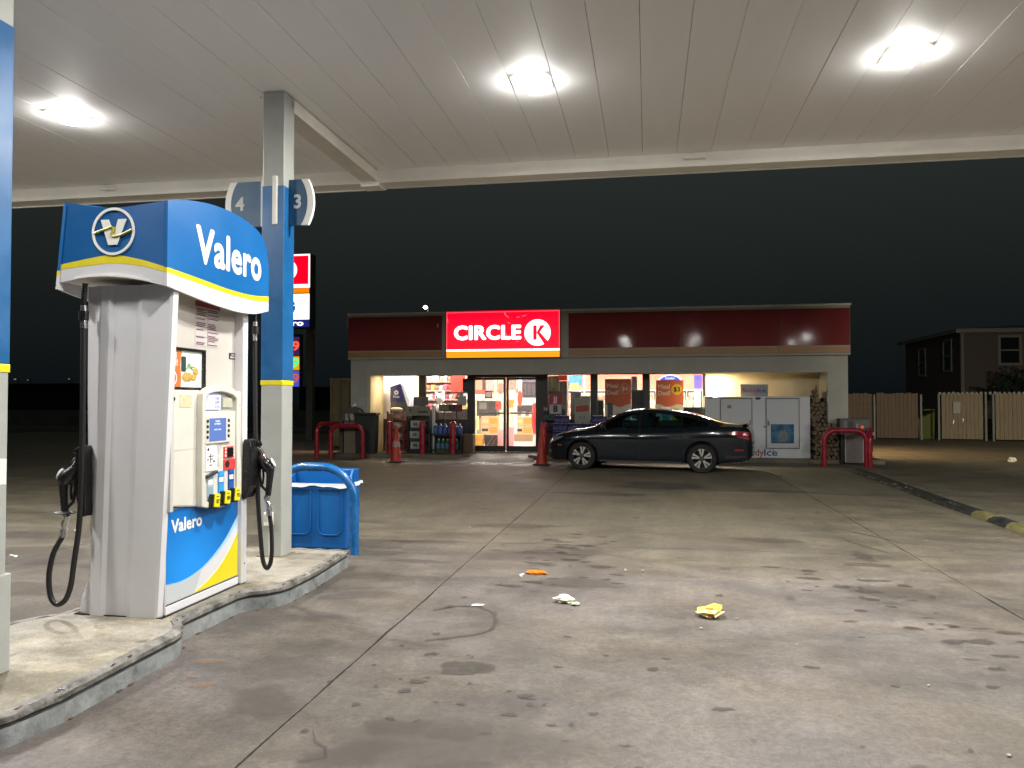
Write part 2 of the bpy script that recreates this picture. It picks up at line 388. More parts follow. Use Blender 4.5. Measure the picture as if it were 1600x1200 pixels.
# stains: thin films with soft uneven edges on top of the slabs
oil = stain_mat("oil_stain_film", (0.065, 0.056, 0.050), 0.45, 0.52, 26)
damp = stain_mat("damp_film", (0.10, 0.085, 0.073), 0.5, 0.34, 7)
greenm = stain_mat("green_residue", (0.16, 0.30, 0.13), 0.5, 0.7)
bluep = stain_mat("worn_blue_paint", (0.05, 0.06, 0.11), 0.5, 0.55)
whitep = stain_mat("worn_white_paint", (0.62, 0.56, 0.50), 0.5, 0.75)
tan = stain_mat("tan_residue", (0.26, 0.15, 0.085), 0.7, 0.35)
def stain(sp, name, m, kind="stuff"):
    vs, fs, fd = [], [], []
    for idx, (x, y, rx, ry, rot, soft) in enumerate(sp):
        n, rings = 22, 5; b = len(vs); ph = [rnd.uniform(0, 6.28) for _ in range(4)]
        z = 0.004 + 0.0002*(idx % 12)
        vs.append((x, y, z)); fd.append(1.0)
        for r in range(1, rings+1):
            for k in range(n):
                a = 2*math.pi*k/n
                w = 1 + 0.16*math.sin(2*a+ph[0]) + 0.10*math.sin(3*a+ph[1]) + 0.07*math.sin(5*a+ph[2]) + 0.04*math.sin(8*a+ph[3])
                px, py = rx*w*r/rings*math.cos(a), ry*w*r/rings*math.sin(a)
                vs.append((x+px*math.cos(rot)-py*math.sin(rot), y+px*math.sin(rot)+py*math.cos(rot), z))
                t = r/rings; fd.append(max(0.0, 1.0 - t**soft))
        for k in range(n):
            fs.append((b, b+1+k, b+1+(k+1)%n))
            for r in range(rings-1): fs.append((b+1+r*n+k, b+1+(r+1)*n+k, b+1+(r+1)*n+(k+1)%n, b+1+r*n+(k+1)%n))
    off = origin_of(apron)
    me = bpy.data.meshes.new(name); me.from_pydata([(a-off[0], b-off[1], c-off[2]) for a, b, c in vs], [], fs)
    at = me.attributes.new("fade", 'FLOAT', 'POINT'); at.data.foreach_set("value", fd)
    me.materials.append(m); o = bpy.data.objects.new(name, me); COL.objects.link(o); o.parent = apron; o["kind"] = kind
    return o
sp = [(rnd.gauss(-.85,.22), rnd.gauss(7.7,.45), rnd.uniform(.03,.10), rnd.uniform(.015,.04), rnd.uniform(-.3,.3), 3) for _ in range(34)] + [(rnd.gauss(1.75,.3), rnd.gauss(5.9,.8), rnd.uniform(.02,.07), rnd.uniform(.012,.035), rnd.uniform(-.3,.3), 4) for _ in range(22)] + [(rnd.gauss(-1.0,.35), rnd.gauss(3.6,.5), rnd.uniform(.01,.035), rnd.uniform(.01,.03), 0, 4) for _ in range(24)] + [(-1.02,4.25,.15,.15,.2,6),(-1.22,4.0,.045,.04,0,5),(-1.245,3.86,.04,.035,0,4),(-.62,3.9,.05,.035,0,5),(-.66,3.66,.04,.03,0,5),(-.92,3.74,.03,.02,0,5),
      (1.92,4.75,.05,.04,0,4),(1.88,5.24,.09,.06,.3,4),(2.04,5.27,.10,.07,-.2,4),(1.72,5.5,.07,.05,0,4),(2.05,5.0,.06,.04,.2,4),(2.2,4.9,.07,.05,.1,4),(1.5,5.9,.05,.04,0,4),
      (1.36,5.6,.06,.03,0,3),(2.0,5.6,.06,.04,0,3),(2.3,5.5,.09,.05,.2,4),(2.32,5.3,.06,.05,.2,4),(1.78,4.45,.05,.03,0,3),(1.72,6.5,.13,.07,.1,4),(1.55,6.62,.10,.05,0,4),(1.66,6.25,.08,.05,0,4),
      (1.85,6.9,.14,.05,.1,5),(2.05,6.75,.07,.05,0,4),(1.35,6.9,.12,.06,0,3),(1.1,7.3,.10,.04,0,3),(1.4,7.2,.10,.06,0,3),(1.75,6.05,.05,.03,0,4),
      (-.42,7.05,.15,.06,-.1,4),(-.95,6.35,.12,.05,0,3),(-.80,6.5,.06,.03,0,4),(-.55,6.6,.06,.03,0,5),(-.35,6.55,.05,.03,0,5),(-.27,6.75,.08,.03,0,5),(-.25,6.42,.06,.03,0,5),
      (-1.12,6.2,.14,.06,0,3),(-.72,7.3,.14,.06,.1,4),(-1.0,7.1,.16,.07,0,3),(-1.05,7.6,.28,.11,0,2),(-.85,7.9,.18,.08,.1,3),(-1.05,8.35,.10,.06,0,4),(-.72,7.55,.16,.06,0,3),(-.5,8.6,.06,.04,0,4),
      (-.25,4.6,.03,.02,0,4),(.1,4.6,.03,.02,0,4),(.35,3.9,.06,.03,.2,4),(.9,4.6,.05,.03,0,4),(.15,3.2,.05,.03,.2,4),(-.3,3.1,.07,.03,0,4),(-.12,2.95,.06,.04,0,4),(1.1,3.4,.07,.05,.4,3)]
for _ in range(95):
    y = rnd.uniform(3, 15); x = rnd.choice([rnd.gauss(-.8, .5), rnd.gauss(1.7, .5), rnd.uniform(-2, 3), rnd.uniform(-8, -4)])
    s_ = rnd.choice([rnd.uniform(.008, .02), rnd.uniform(.01, .035)]); sp.append((x, y, s_*1.4, s_, rnd.uniform(0, 3), 4))
stain(sp, "oil_stain", oil)
dsp = [(-1.16,3.43,.18,.13,.3,2),(-1.25,3.13,.28,.16,.5,2),(-.86,3.42,.16,.11,0,2),(-.75,3.1,.22,.11,.3,2),(-.5,3.0,.14,.08,0,2),(-1.0,2.95,.22,.12,0,2),(-.95,4.25,.10,.09,0,8),(-1.0,7.5,.75,.45,.3,2),(-.9,3.3,.75,.35,.3,2),(-2.2,5.7,.35,.2,.3,2),(-1.9,3.6,.2,.3,.3,2),(1.9,6.5,.5,.3,0,2),(-.6,6.4,.6,.2,0,2),(.2,14,1.2,.7,0,2),(-.7,12.6,.9,.35,0,2),
       (2.2,13.5,.7,.25,0,2),(-6.1,6.6,1.2,.45,0,3),(-5.4,5.4,.9,.35,0,3),(-7,7.6,.8,.3,0,2),(1.3,8.7,.45,.16,0,3),(-2.3,8.0,.6,.12,0,2),(-2.2,7.0,.5,.10,0,2),(-1.6,9.2,.8,.2,0,2),
       (1.97,7.55,.22,.11,.1,6),(2.05,7.95,.09,.30,.15,4),(2.22,8.5,.05,.45,.35,4),(2.45,9.2,.04,.5,.45,4)]
stain(dsp, "damp_patch", damp)
stain([(-.99,4.25,.045,.035,0,3),(-.96,4.21,.02,.03,0,3),(-1.03,4.22,.02,.025,0,3)], "green_residue", greenm)
stain([(-2.32,3.75,.07,.045,.3,4),(-2.45,3.85,.04,.03,0,4),(-2.5,4.1,.10,.06,0,2)], "tan_residue", tan)
# swirl mark left by a dragged drip
def ribbon(pts, w, name, m):
    vs, fs, fd = [], [], []; pts = [Vector((*p, 0.0075)) for p in pts]
    for i, p in enumerate(pts):
        t = (pts[min(i+1, len(pts)-1)]-pts[max(0, i-1)]).normalized(); q = Vector((-t.y, t.x, 0))
        for d, fdv in ((-1, 0), (-.4, .9), (.4, .9), (1, 0)): vs.append(p+q*d*w*(.6+.6*abs(math.sin(i*.9)))); fd.append(fdv*(0.2 if i in (0, len(pts)-1) else 1))
    for i in range(len(pts)-1):
        for k in range(3): fs.append((i*4+k, i*4+k+1, i*4+k+5, i*4+k+4))
    off = origin_of(apron); me = bpy.data.meshes.new(name); me.from_pydata([(a-off[0], b-off[1], c-off[2]) for a, b, c in vs], [], fs)
    at = me.attributes.new("fade", 'FLOAT', 'POINT'); at.data.foreach_set("value", fd)
    me.materials.append(m); o = bpy.data.objects.new(name, me); COL.objects.link(o); o.parent = apron; o["kind"] = "stuff"; return o
sw = [(-1.55,5.35),(-1.38,5.52),(-1.22,5.52),(-1.08,5.38),(-1.02,5.15),(-1.02,4.98),(-1.10,4.86),(-1.22,4.78),(-1.36,4.70),(-1.38,4.66)]
swp = []
for i in range(len(sw)-1):
    for k in range(4): swp.append((sw[i][0]+(sw[i+1][0]-sw[i][0])*k/4, sw[i][1]+(sw[i+1][1]-sw[i][1])*k/4))
ribbon(swp, .022, "drip_trail", oil)
ribbon([(-1.52,3.35),(-1.45,3.22),(-1.38,3.17),(-1.34,3.08),(-1.42,3.03),(-1.47,3.05)], .008, "drip_trail", oil)
# worn accessible-bay paint in front of the door
stain([(-5.4,18.3,1.1,.5,0,5),(-4.3,18.25,1.0,.5,0,5),(-3.2,18.3,.7,.45,0,5)], "worn_blue_paint", bluep)
iso = [(-3.9+.30*math.cos(a), 18.2+.33*math.sin(a)) for a in [rad(q) for q in range(150, 400, 18)]]
ribbon(iso, .05, "wheelchair_symbol", whitep)
ribbon([(-4.02,18.75),(-3.98,18.5),(-3.95,18.28),(-3.72,18.25),(-3.60,18.0),(-3.45,18.02)], .055, "wheelchair_symbol", whitep)
stain([(-4.04,18.92,.08,.10,0,6)], "wheelchair_symbol", whitep)

# ------------------------------------------------------------------ pump island
isl = T("pump_island", "raised concrete pump island with chipped grey steel edging", "island", (-3.29, 4.85, 0))
right = [(-2.735,2.95),(-2.70,3.2),(-2.71,3.6),(-2.722,4.12),(-2.745,4.21),(-2.80,4.29),(-2.865,4.36),(-2.88,4.44),(-2.872,4.8),(-2.862,5.06),(-2.83,5.14),(-2.735,5.20),(-2.665,5.31),(-2.638,5.42),(-2.635,5.84),(-2.66,6.2),(-2.70,6.68)]
cx0 = -3.29
out = [(-2.83,2.84),(-2.765,2.88)] + right + [(2*cx0-x, y) for x, y in reversed(right)] + [(2*cx0+2.765,2.88),(2*cx0+2.83,2.84)]
# denser outline
def dens(poly, d):
    r = []
    for i in range(len(poly)):
        a, b = poly[i], poly[(i+1) % len(poly)]; n = max(1, int(math.dist(a, b)/d))
        r += [(a[0]+(b[0]-a[0])*k/n, a[1]+(b[1]-a[1])*k/n) for k in range(n)]
    return r
out = dens(out, 0.045)
def inset(poly, d):
    n = len(poly); r = []
    for i in range(n):
        p, q = Vector(poly[(i-2) % n]), Vector(poly[(i+2) % n]); t = (q-p).normalized(); r.append((poly[i][0]-t.y*d, poly[i][1]+t.x*d))
    return r
inner = inset(out, 0.055)
top = MB().prism(inset(out, 0.05), 'XY', 0.0, 0.149); top.obj("island_top", island_c, isl)
kerbm = mat("kerb_steel_worn", (0.25, 0.265, 0.262), 0.5, noise=(7, 0.5), bump=(40, 0.006))
kb = MB(); N = len(out)
prof = [(0.0, -0.01), (0.0, 0.088), (0.014, 0.094), (0.014, 0.103), (-0.004, 0.110), (-0.006, 0.135), (0.006, 0.149), (0.022, 0.154), (0.052, 0.152), (0.053, 0.10)]
loops = [(inset(out, d), z) for d, z in prof]
for pi, (lp, z) in enumerate(loops):
    for i, (x, y) in enumerate(lp):
        j = 0.0
        if 3 < pi < 9: j = 0.003*math.sin(i*1.7)+rnd.uniform(-.003, .003)
        kb.v.append((x+j, y+j*.5, z + (j*.8 if pi > 3 else 0)))
for pi in range(len(prof)-1):
    for i in range(N):
        kb.f.append((pi*N+i, pi*N+(i+1) % N, (pi+1)*N+(i+1) % N, (pi+1)*N+i)); kb.m.append(0 if pi < 1 else (2 if pi < 3 else 1))
kb.obj("kerb_edging", [kerbm, kerbnose, kerbgroove], isl, smooth=True)
# chips and rust along the nose of the edging
ch = MB()
for i, (x, y) in enumerate(out):
    if x < -3.2 or y < 3: continue
    d = 1 if (y > 4.4) else 0.45
    for _ in range(2):
        if rnd.random() < 0.6*d:
            q = rnd.uniform(.003, .010)
            ch.blob((x - rnd.uniform(0, .03), y+rnd.uniform(-.02, .02), rnd.choice([0.150, 0.150, 0.112])), (q*rnd.uniform(.5, 1), q*rnd.uniform(1, 3.5), .003), 6, 4, .35)
    if rnd.random() < 0.22: ch.blob((x+.008, y, .003), (rnd.uniform(.006, .014), rnd.uniform(.012, .03), .005), 6, 4, .3)
ch.obj("rust_chip", rust, isl, kind="stuff")
# ------------------------------------------------------------------ canopy
can = T("fuel_canopy", "white metal forecourt canopy with strip decking overhead", "canopy", (0, 4.85, 4.12))
YE = 8.65; YB = 1.0; XL, XR = -13.0, 16.5
p = 0.3706; k0 = int((XL+0.046)/p)-1; x = -0.046 + p*k0
strip = MB().prism([(0.0018,0.001),(0.0028,0),(p-0.0028,0),(p-0.0018,0.001),(p-0.0025,.03),(0.0025,.03)], 'XZ', YB, YE)
first = None
while x < XR:
    vs = [(a+x, b, c+4.256) for a, b, c in strip.v]
    if first is None:
        m = MB(); m.v = vs; m.f = strip.f; m.m = strip.m; first = m.obj("deck_panel", deckw, can, bevel=0); fx = x
    else:
        o = first.copy(); COL.objects.link(o); o.location = (x-fx, 0, rnd.uniform(-.0012, .0012)); ORG[o.name] = origin_of(can)
    x += p
MB().box(XL, XR, YB, YE, 4.30, 4.34).obj("roof_sheet", blackp, can)
b = MB(); b.box(XL, XR, YE, YE+.02, 4.115, 4.26); b.box(XL, XR, YE, YE+.225, 4.105, 4.117); b.obj("edge_flange", trimw, can)
b = MB()
for a, c in ((XL, -3.12), (-3.115, 3.69), (3.70, XR)): b.box(a, c, YE+.225, YE+.25, 4.095 if c != -3.12 else 4.085, 5.0)
for a, c in ((XL, 1.75), (1.755, XR)): b.box(a, c, YB-.275, YB-.25, 4.095, 5.0)
b.box(XL, XR, YB-.25, YB, 4.105, 4.117); b.box(XL, XR, YB-.02, YB, 4.115, 4.26); b.box(XL-.03, XL-.002, YB-.25, YE+.25, 4.095, 5.0); b.box(XR+.002, XR+.03, YB-.25, YE+.25, 4.095, 5.0)
b.obj("fascia_board", trimw, can)
MB().box(-3.36, -3.15, 6.40, YE+.20, 4.125, 4.248).obj("gutter_box", trimw, can, bevel=.006)
MB().box(-3.37, -3.14, YE+.02, YE+.235, 4.075, 4.13).obj("gutter_outlet", trimw, can)
for a, c in ((-6.81, -6.62), (0.40, 0.635)):
    MB().box(a, c, YE-.06, YE-.002, 4.175, 4.215).obj("conduit_box", trimw, can, bevel=.004)
bm_ = MB()
for k in range(3): bm_.cyl((-3.42+.03*k, 6.36, 4.235), (-3.42+.03*k, 6.36, 4.25), .006)
bm_.obj("bolt_head", steel, can)

lens = mat("led_lens", (0.9, 0.9, 0.85), 0.3, emit=(1.0, 0.975, 0.92), estr=105.0)
lens2 = mat("led_lens_dimmer", (0.9, 0.9, 0.85), 0.3, emit=(1.0, 0.975, 0.92), estr=90.0)
def canopy_light(x, y, label):
    t = T("canopy_light", label, "canopy light", (x, y, 4.25), "square lamps set in the canopy ceiling")
    b = MB(); b.ring(rrect(x-.165, x+.165, y-.165, y+.165, .06), rrect(x-.134, x+.134, y-.134, y+.134, .05), 'XY', 4.243, 4.2495)
    b.obj("housing", trimw, t)
    MB().lathe([(.001,4.183),(.06,4.185),(.105,4.193),(.125,4.208),(.130,4.245),(.001,4.245)], (x,y,0), 'Z', 24, caps=False).obj("lens", lens if y > 5 else lens2, t, smooth=True)
    ld = bpy.data.lights.new("lamp", 'AREA'); ld.energy = LAMP[0] if y > 5 else LAMP[1]; ld.size = 0.24; ld.color = (1.0, 0.98, 0.94); ld.shape = 'SQUARE'
    lo = bpy.data.objects.new("lamp", ld); COL.objects.link(lo); lo.parent = t; lo.location = (0, 0, -0.08)
LAMP = (152, 98)
for i, x in enumerate((-0.97, -5.46, 2.02, 6.5, -8.45, 9.5, 13.98)):
    for j, y in enumerate((6.46, 3.25)):
        lab = {(0,0): "lit canopy lamp above the forecourt, middle of the three in view", (1,0): "lit canopy lamp beyond the pump, leftmost of the three in view",
               (2,0): "lit canopy lamp at the upper right, brightest of the three in view"}.get((i,j), "lit square canopy lamp out of view overhead")
        canopy_light(x, y, lab)

# ------------------------------------------------------------------ columns
def column(x0, x1, y0, y1, label, base):
    t = T("support_column", label, "column", ((x0+x1)/2, (y0+y1)/2, 0.149), "square steel columns holding the canopy")
    MB().box(x0, x1, y0, y1, .149, 4.25).obj("shaft", colgrey, t, bevel=.008)
    e = .003
    MB().box(x0-e, x1+e, y0-e, y1+e, 1.69, 3.41).obj("blue_sleeve", dblue, t, bevel=.006)
    MB().box(x0-e*1.6, x1+e*1.6, y0-e*1.6, y1+e*1.6, 1.648, 1.69).obj("yellow_band", yellow, t, bevel=.004)
    if base:
        MB().box(x0-.02, x1+.014, y0-.02, y1+.02, .15, .64).obj("base_cover", colgrey, t, bevel=.006)
        MB().box(x1+.001, x1+.055, y1-.14, y1-.06, 1.09, 1.22).obj("junction_box", trimw, t, bevel=.006)
    else:
        MB().prism([(x0-.02,y0-.02),(x1+.02,y0-.02),(x1+.02,y1+.02),(x0-.02,y1+.02)], 'XY', .150, .158).obj("foot_plate", island_c, t)
        o = MB().box(-3.293, -3.222, y0-.052, y0-.001, .425, .54).obj("outlet_box", trimw, t, bevel=.005)
        b = MB(); b.box(-3.285, -3.26, y0-.056, y0-.05, .46, .52); b.box(-3.25, -3.23, y0-.056, y0-.05, .46, .52); b.obj("outlet_cover", greyp, o)
        MB().cyl((-3.245, y0-.02, .15), (-3.245, y0-.02, .43), .011).obj("conduit", trimw, t)
    return t
column(-3.352, -3.150, 6.272, 6.472, "blue sleeved grey column right behind the pump", False)
column(-3.374, -3.174, 3.170, 3.372, "blue sleeved grey column cut off at left edge of the view", True)

# round pump number plates on the far column
def plate(side, digit, label):
    cx, cz, r = -3.34, 3.28, .425; h = .205
    a = math.degrees(math.asin(h/r)); Y0, Y1 = 6.37, 6.40
    t = T("pump_number_plate", label, "sign", (-3.34 + side*.25, 6.385, 3.07), "half round pump number plates on the column")
    xi = -3.215 if side > 0 else -3.40
    A = arc(cx, cz, r, -a, a, 12) if side > 0 else arc(cx, cz, r, 180-a, 180+a, 12)
    B = arc(cx, cz, r-.055, -math.degrees(math.asin(h/(r-.055))), math.degrees(math.asin(h/(r-.055))), 12) if side > 0 else arc(cx, cz, r-.055, 180-math.degrees(math.asin(h/(r-.055))), 180+math.degrees(math.asin(h/(r-.055))), 12)
    if side > 0: poly = [(xi, cz-h)] + B + [(xi, cz+h)]
    else: poly = [(xi, cz+h)] + B + [(xi, cz-h)]
    MB().prism(poly, 'XZ', Y0, Y1).obj("blue_face", signblue, t)
    rim = MB().prism(A + list(reversed(B)), 'XZ', Y0-.004, Y1+.004); rim.obj("white_rim", trimw, t)
    text(digit, (-3.065 if side > 0 else -3.62, Y0-.003, 3.28), X3, Z3, .17, mat("digit_grey", (.55,.55,.52), .5), "digit", t, bold=.035)
    if side > 0: MB().box(-3.222, -3.205, 6.262, 6.40, 3.065, 3.495).obj("bracket", trimw, t); MB().box(-3.250, -3.212, 6.255, 6.266, 3.065, 3.495).obj("bracket", trimw, t)
    else: MB().box(-3.405, -3.352, 6.34, 6.42, 3.07, 3.49).obj("bracket", trimw, t)
plate(1, "3", "blue number plate reading 3 on the right of the column")
plate(-1, "4", "blue number plate reading 4 on the left of the column")
# ------------------------------------------------------------------ fuel pump
PX, PY = -3.29, 4.85
pump = T("fuel_pump", "white fuel pump with a blue curved top reading Valero", "fuel pump", (PX, PY, .15))
# fluted end panel facing the camera, and the same on the far end
def Lx(z): return smooth_interp([(.15,-3.576),(.24,-3.572),(.31,-3.545),(.40,-3.512),(.7,-3.516),(1.1,-3.532),(1.6,-3.544),(2.24,-3.548)], z)
def Rx(z): return interp([(.15,-3.016),(.8,-2.985),(1.6,-2.952),(2.24,-2.925)], z)
ED = [(0,.034),(.165,.006),(.20,.0),(.295,.0),(.345,.011),(.60,.011),(.665,.0),(.97,.004),(1.0,.010)]
zs = [.15,.2,.24,.28,.31,.34,.37,.40,.5,.7,.9,1.1,1.35,1.6,1.9,2.24]
e = MB(); n = len(ED)
for z in zs:
    for t, d in ED:
        L0 = Lx(z) if t == 0 else -3.574+.026*(z-.15)/2.09
        e.v.append((L0+(Rx(z)-L0)*t, 4.352+d, z))
    e.v.append((Rx(z)+.012, 4.398, z)); e.v.append((Rx(z)-.07, 4.402, z))
m = n+2
for i in range(len(zs)-1):
    for k in range(m-1): e.f.append((i*m+k, i*m+k+1, (i+1)*m+k+1, (i+1)*m+k)); e.m.append(0)
# left return
b0 = len(e.v)
for z in zs: e.v.append((Lx(z)+.01, 4.47, z))
for i in range(len(zs)-1): e.f.append((i*m, (i+1)*m, b0+i+1, b0+i)); e.m.append(0)
ep = e.obj("end_panel", pumpw, pump)
q = ep.copy(); COL.objects.link(q); q.rotation_euler = (0,0,math.pi); ORG[q.name] = origin_of(pump)
MB().box(-3.52, -3.045, 4.42, 5.29, .155, 2.24).obj("cabinet", pumpw, pump)
MB().box(-3.60, -2.98, 4.36, 5.345, .1495, .156).obj("base_gasket", blackp, pump)
# customer side (+X)
SXf = -3.0
MB().box(-3.045, -3.03, 4.43, 5.285, 1.56, 2.24).obj("upper_panel", recess, pump)
fr = MB(); fr.box(-3.045, -2.962, 5.272, 5.345, .155, 2.24); fr.box(-3.045, -2.985, 4.40, 5.272, .155, .215); fr.obj("side_frame", pumpw, pump, bevel=.008)
MB().cyl((-2.966, 5.31, .30), (-2.960, 5.31, .30), .006).obj("screw", blackp, pump)
MB().prism([(4.43,.10+2.0),(4.53,2.24),(4.43,2.24)], 'YZ', -3.03, -3.02).obj("gusset", recess, pump)
# instruction sticker
st = MB().box(-3.03, -3.0275, 4.757, 5.062, 1.885, 2.195).obj("instruction_label", mat("label_grey", (.50,.46,.44), .5), pump)
MB().box(-3.0278, -3.026, 4.757, 5.062, 2.155, 2.195).obj("label_heading", mat("label_red", (.22,.02,.03), .5), st)
pr = MB()
for c0, c1 in ((4.77, 4.90), (4.915, 5.05)):
    z = 2.145
    while z > 1.90:
        if rnd.random() < .86: pr.box(-3.0278, -3.0264, c0, c0+(c1-c0)*rnd.uniform(.6, 1), z-.007, z)
        z -= rnd.choice([.011, .012, .012, .026])
for zz in (2.02, 1.95, 2.08): pr.box(-3.0277, -3.0265, 4.762, 4.905, zz-.0015, zz+.0015)
pr.box(-3.0277, -3.0265, 4.9065, 4.909, 1.89, 2.15)
pr.obj("label_print", mat("print_maroon", (.12,.05,.06), .6), st)
wl_ = MB().box(-3.03, -3.0275, 5.19, 5.285, 1.815, 1.862).obj("camera_notice", mat("ink_black", (.012,.012,.012), .5), pump)
text("CARD", (-3.0272, 5.2375, 1.847), Y3, Z3, .018, paper, "notice_print", wl_, bold=.02, width=.045)
text("READER", (-3.0272, 5.2375, 1.829), Y3, Z3, .018, paper, "notice_print", wl_, bold=.02, width=.07)
# framed advert
ad = MB(); ad.ring([(4.38,1.583),(4.838,1.583),(4.838,1.856),(4.38,1.856)], [(4.39,1.597),(4.808,1.597),(4.808,1.838),(4.39,1.838)], 'YZ', -3.03, -2.995)
ad = ad.obj("poster_frame", blackp, pump)
MB().box(-3.029, -3.008, 4.39, 4.808, 1.597, 1.838).obj("poster", mat("poster_pale", (.66,.72,.66), .35), ad)
MB().prism([(4.39,1.597),(4.565,1.597),(4.572,1.66),(4.56,1.74),(4.575,1.838),(4.39,1.838)], 'YZ', -3.008, -3.006).obj("poster_orange_band", prangle, ad)
text("Meal", (-3.0055, 4.462, 1.80), Y3, Z3, .058, paper, "poster_print", ad, bold=.03)
text("Deal!", (-3.0055, 4.468, 1.755), Y3, Z3, .058, paper, "poster_print", ad, bold=.03)
MB().ring(arc(4.475,1.655,.048,0,360,24)[:-1], arc(4.475,1.655,.041,0,360,24)[:-1], 'YZ', -3.006, -3.005).obj("price_circle", paper, ad)
MB().prism(rrect(4.572,4.622,1.70,1.80,.01), 'YZ', -3.008, -3.0055).obj("pictured_cup", mat("cup_dark", (.03,.06,.06), .4), ad)
fd_ = MB()
for (yy, zz, ry, rz_) in ((4.635,1.665,.052,.034),(4.655,1.67,.03,.026),(4.705,1.665,.035,.024),(4.735,1.705,.032,.026)): fd_.blob((-3.006, yy, zz), (.004, ry, rz_), 12, 6, .12)
fd_.obj("pictured_food", mat("food_tan", (.55,.34,.08), .5, noise=(60, .5)), ad)
fl = MB()
for (a, b) in (((4.63,1.72),(4.72,1.735)),((4.64,1.74),(4.70,1.715)),((4.65,1.755),(4.685,1.72)),((4.62,1.71),(4.66,1.735))): fl.tube([(-3.0065, a[0], a[1]), (-3.0065, (a[0]+b[0])/2, (a[1]+b[1])/2+.006), (-3.0065, b[0], b[1])], .004, 6)
fl.obj("pictured_greens", mat("leaf_print", (.20,.36,.14), .5), ad)
MB().box(-3.008, -3.0062, 4.60, 4.79, 1.602, 1.632).obj("poster_caption_strip", paper, ad)
MB().box(-3.0062, -3.0055, 4.63, 4.78, 1.611, 1.617).obj("poster_caption", mat("print_grey", (.25,.30,.27), .6), ad)
# lower blue door with sweeping graphic
lo = MB().box(-3.045, -2.992, 4.40, 5.270, .219, .815).obj("lower_door", pumpw, pump)
gY0, gY1, gz0, gz1 = 4.408, 5.262, .225, .812
def swoosh(y): return interp([(4.40,.345),(4.55,.330),(4.70,.345),(4.85,.385),(5.0,.455),(5.12,.535),(5.262,.665)], y)
def swoosh(y): return smooth_interp([(4.40,.352),(4.55,.338),(4.70,.352),(4.85,.392),(5.0,.462),(5.12,.54),(5.262,.668)], y)
N_ = 24; ys = [gY0+(gY1-gY0)*i/N_ for i in range(N_+1)]
gm = bpy.data.materials.new("door_blue_gradient"); gm.use_nodes = True
nn = gm.node_tree.nodes; ll = gm.node_tree.links; bb = nn["Principled BSDF"]; tcn = nn.new("ShaderNodeTexCoord"); grd = nn.new("ShaderNodeTexGradient"); grd.gradient_type = 'SPHERICAL'
mpn = nn.new("ShaderNodeMapping"); mpn.inputs["Location"].default_value = (0, .35, -.32); mpn.inputs["Scale"].default_value = (0, 1.9, 1.9); ll.new(tcn.outputs["Object"], mpn.inputs[0]); ll.new(mpn.outputs[0], grd.inputs[0])
crn = nn.new("ShaderNodeValToRGB"); crn.color_ramp.elements[0].color = (.004,.13,.42,1); crn.color_ramp.elements[1].color = (.008,.26,.78,1); crn.color_ramp.elements[1].position = .75
ll.new(grd.outputs[0], crn.inputs[0]); ll.new(crn.outputs[0], bb.inputs["Base Color"]); bb.inputs["Roughness"].default_value = .3
MB().prism([(y, swoosh(y)) for y in ys]+[(gY1,gz1),(gY0,gz1)], 'YZ', -2.992, -2.989).obj("blue_graphic", gm, lo)
MB().prism([(y, swoosh(y)-.002) for y in ys]+[(y, swoosh(y)-.002-interp([(4.4,.006),(4.9,.012),(5.262,.05)], y)) for y in reversed(ys)], 'YZ', -2.992, -2.9895).obj("pale_line", mat("swoosh_pale", (.35,.60,.80), .35), lo)
MB().prism([(4.408,.34),(4.55,.326),(4.70,.338),(4.80,.362),(4.72,.225),(4.408,.225)], 'YZ', -2.992, -2.9896).obj("grey_graphic", mat("swoosh_grey", (.50,.53,.54), .35), lo)
MB().prism([(4.70,.225),(4.86,.262),(4.98,.312),(5.08,.370),(5.17,.440),(5.262,.535),(5.262,.225)], 'YZ', -2.992, -2.9889).obj("yellow_graphic", yellow, lo)
text("Valero", (-2.9885, 4.625, .700), Y3, Z3, .118, paper, "lettering", lo, bold=.032, width=.335, space=1.03)
MB().box(-2.99, -2.986, 4.405, 5.268, .214, .2185).obj("door_gap", blackp, lo)
# console door, grey bevelled edge, instrument module
cons = MB().prism([(4.42,.835),(4.70,.80),(4.95,.775),(5.20,.79),(5.268,.81),(5.268,1.578),(4.42,1.578)], 'YZ', -3.045, -2.968).obj("console_door", ivory, pump, bevel=.012)
MB().prism([(-3.0,4.385),(-2.955,4.392),(-2.962,4.435),(-3.0,4.435)], 'XY', .805, 1.60).obj("console_edge", greyp, pump, bevel=.004)
MB().box(-2.9685, -2.9665, 4.44, 4.69, 1.188, 1.192).obj("panel_seam", greyp, cons)
MB().cyl((-2.957, 4.412, 1.52), (-2.949, 4.412, 1.52), .013).obj("lock", blackp, cons)
MB().box(-2.968, -2.9655, 4.50, 4.63, 1.465, 1.545).obj("faded_sticker", mat("sticker_faded", (.72,.56,.36), .6, noise=(40, .3)), cons)
lg = MB(); lg.lathe([(.0,0),(.030,0)], (0,0,0), 'X', 16, caps=False)
MB().cyl((-2.9681, 5.215, 1.47), (-2.966, 5.215, 1.47), .034, n=20).obj("inspection_seal", mat("seal_pale", (.62,.64,.72), .5), cons)
b = MB(); b.box(-2.9661, -2.965, 5.187, 5.243, 1.472, 1.480); b.box(-2.9661, -2.965, 5.20, 5.23, 1.455, 1.460); b.obj("seal_print", mat("print_blue", (.08,.10,.22), .6), cons)
b = MB(); b.box(-2.9681, -2.9665, 5.19, 5.204, 1.515, 1.535); b.cyl((-2.968, 5.23, 1.36), (-2.966, 5.23, 1.36), .004); b.obj("small_icon", mat("print_grey", (.25,.30,.27), .6), cons)
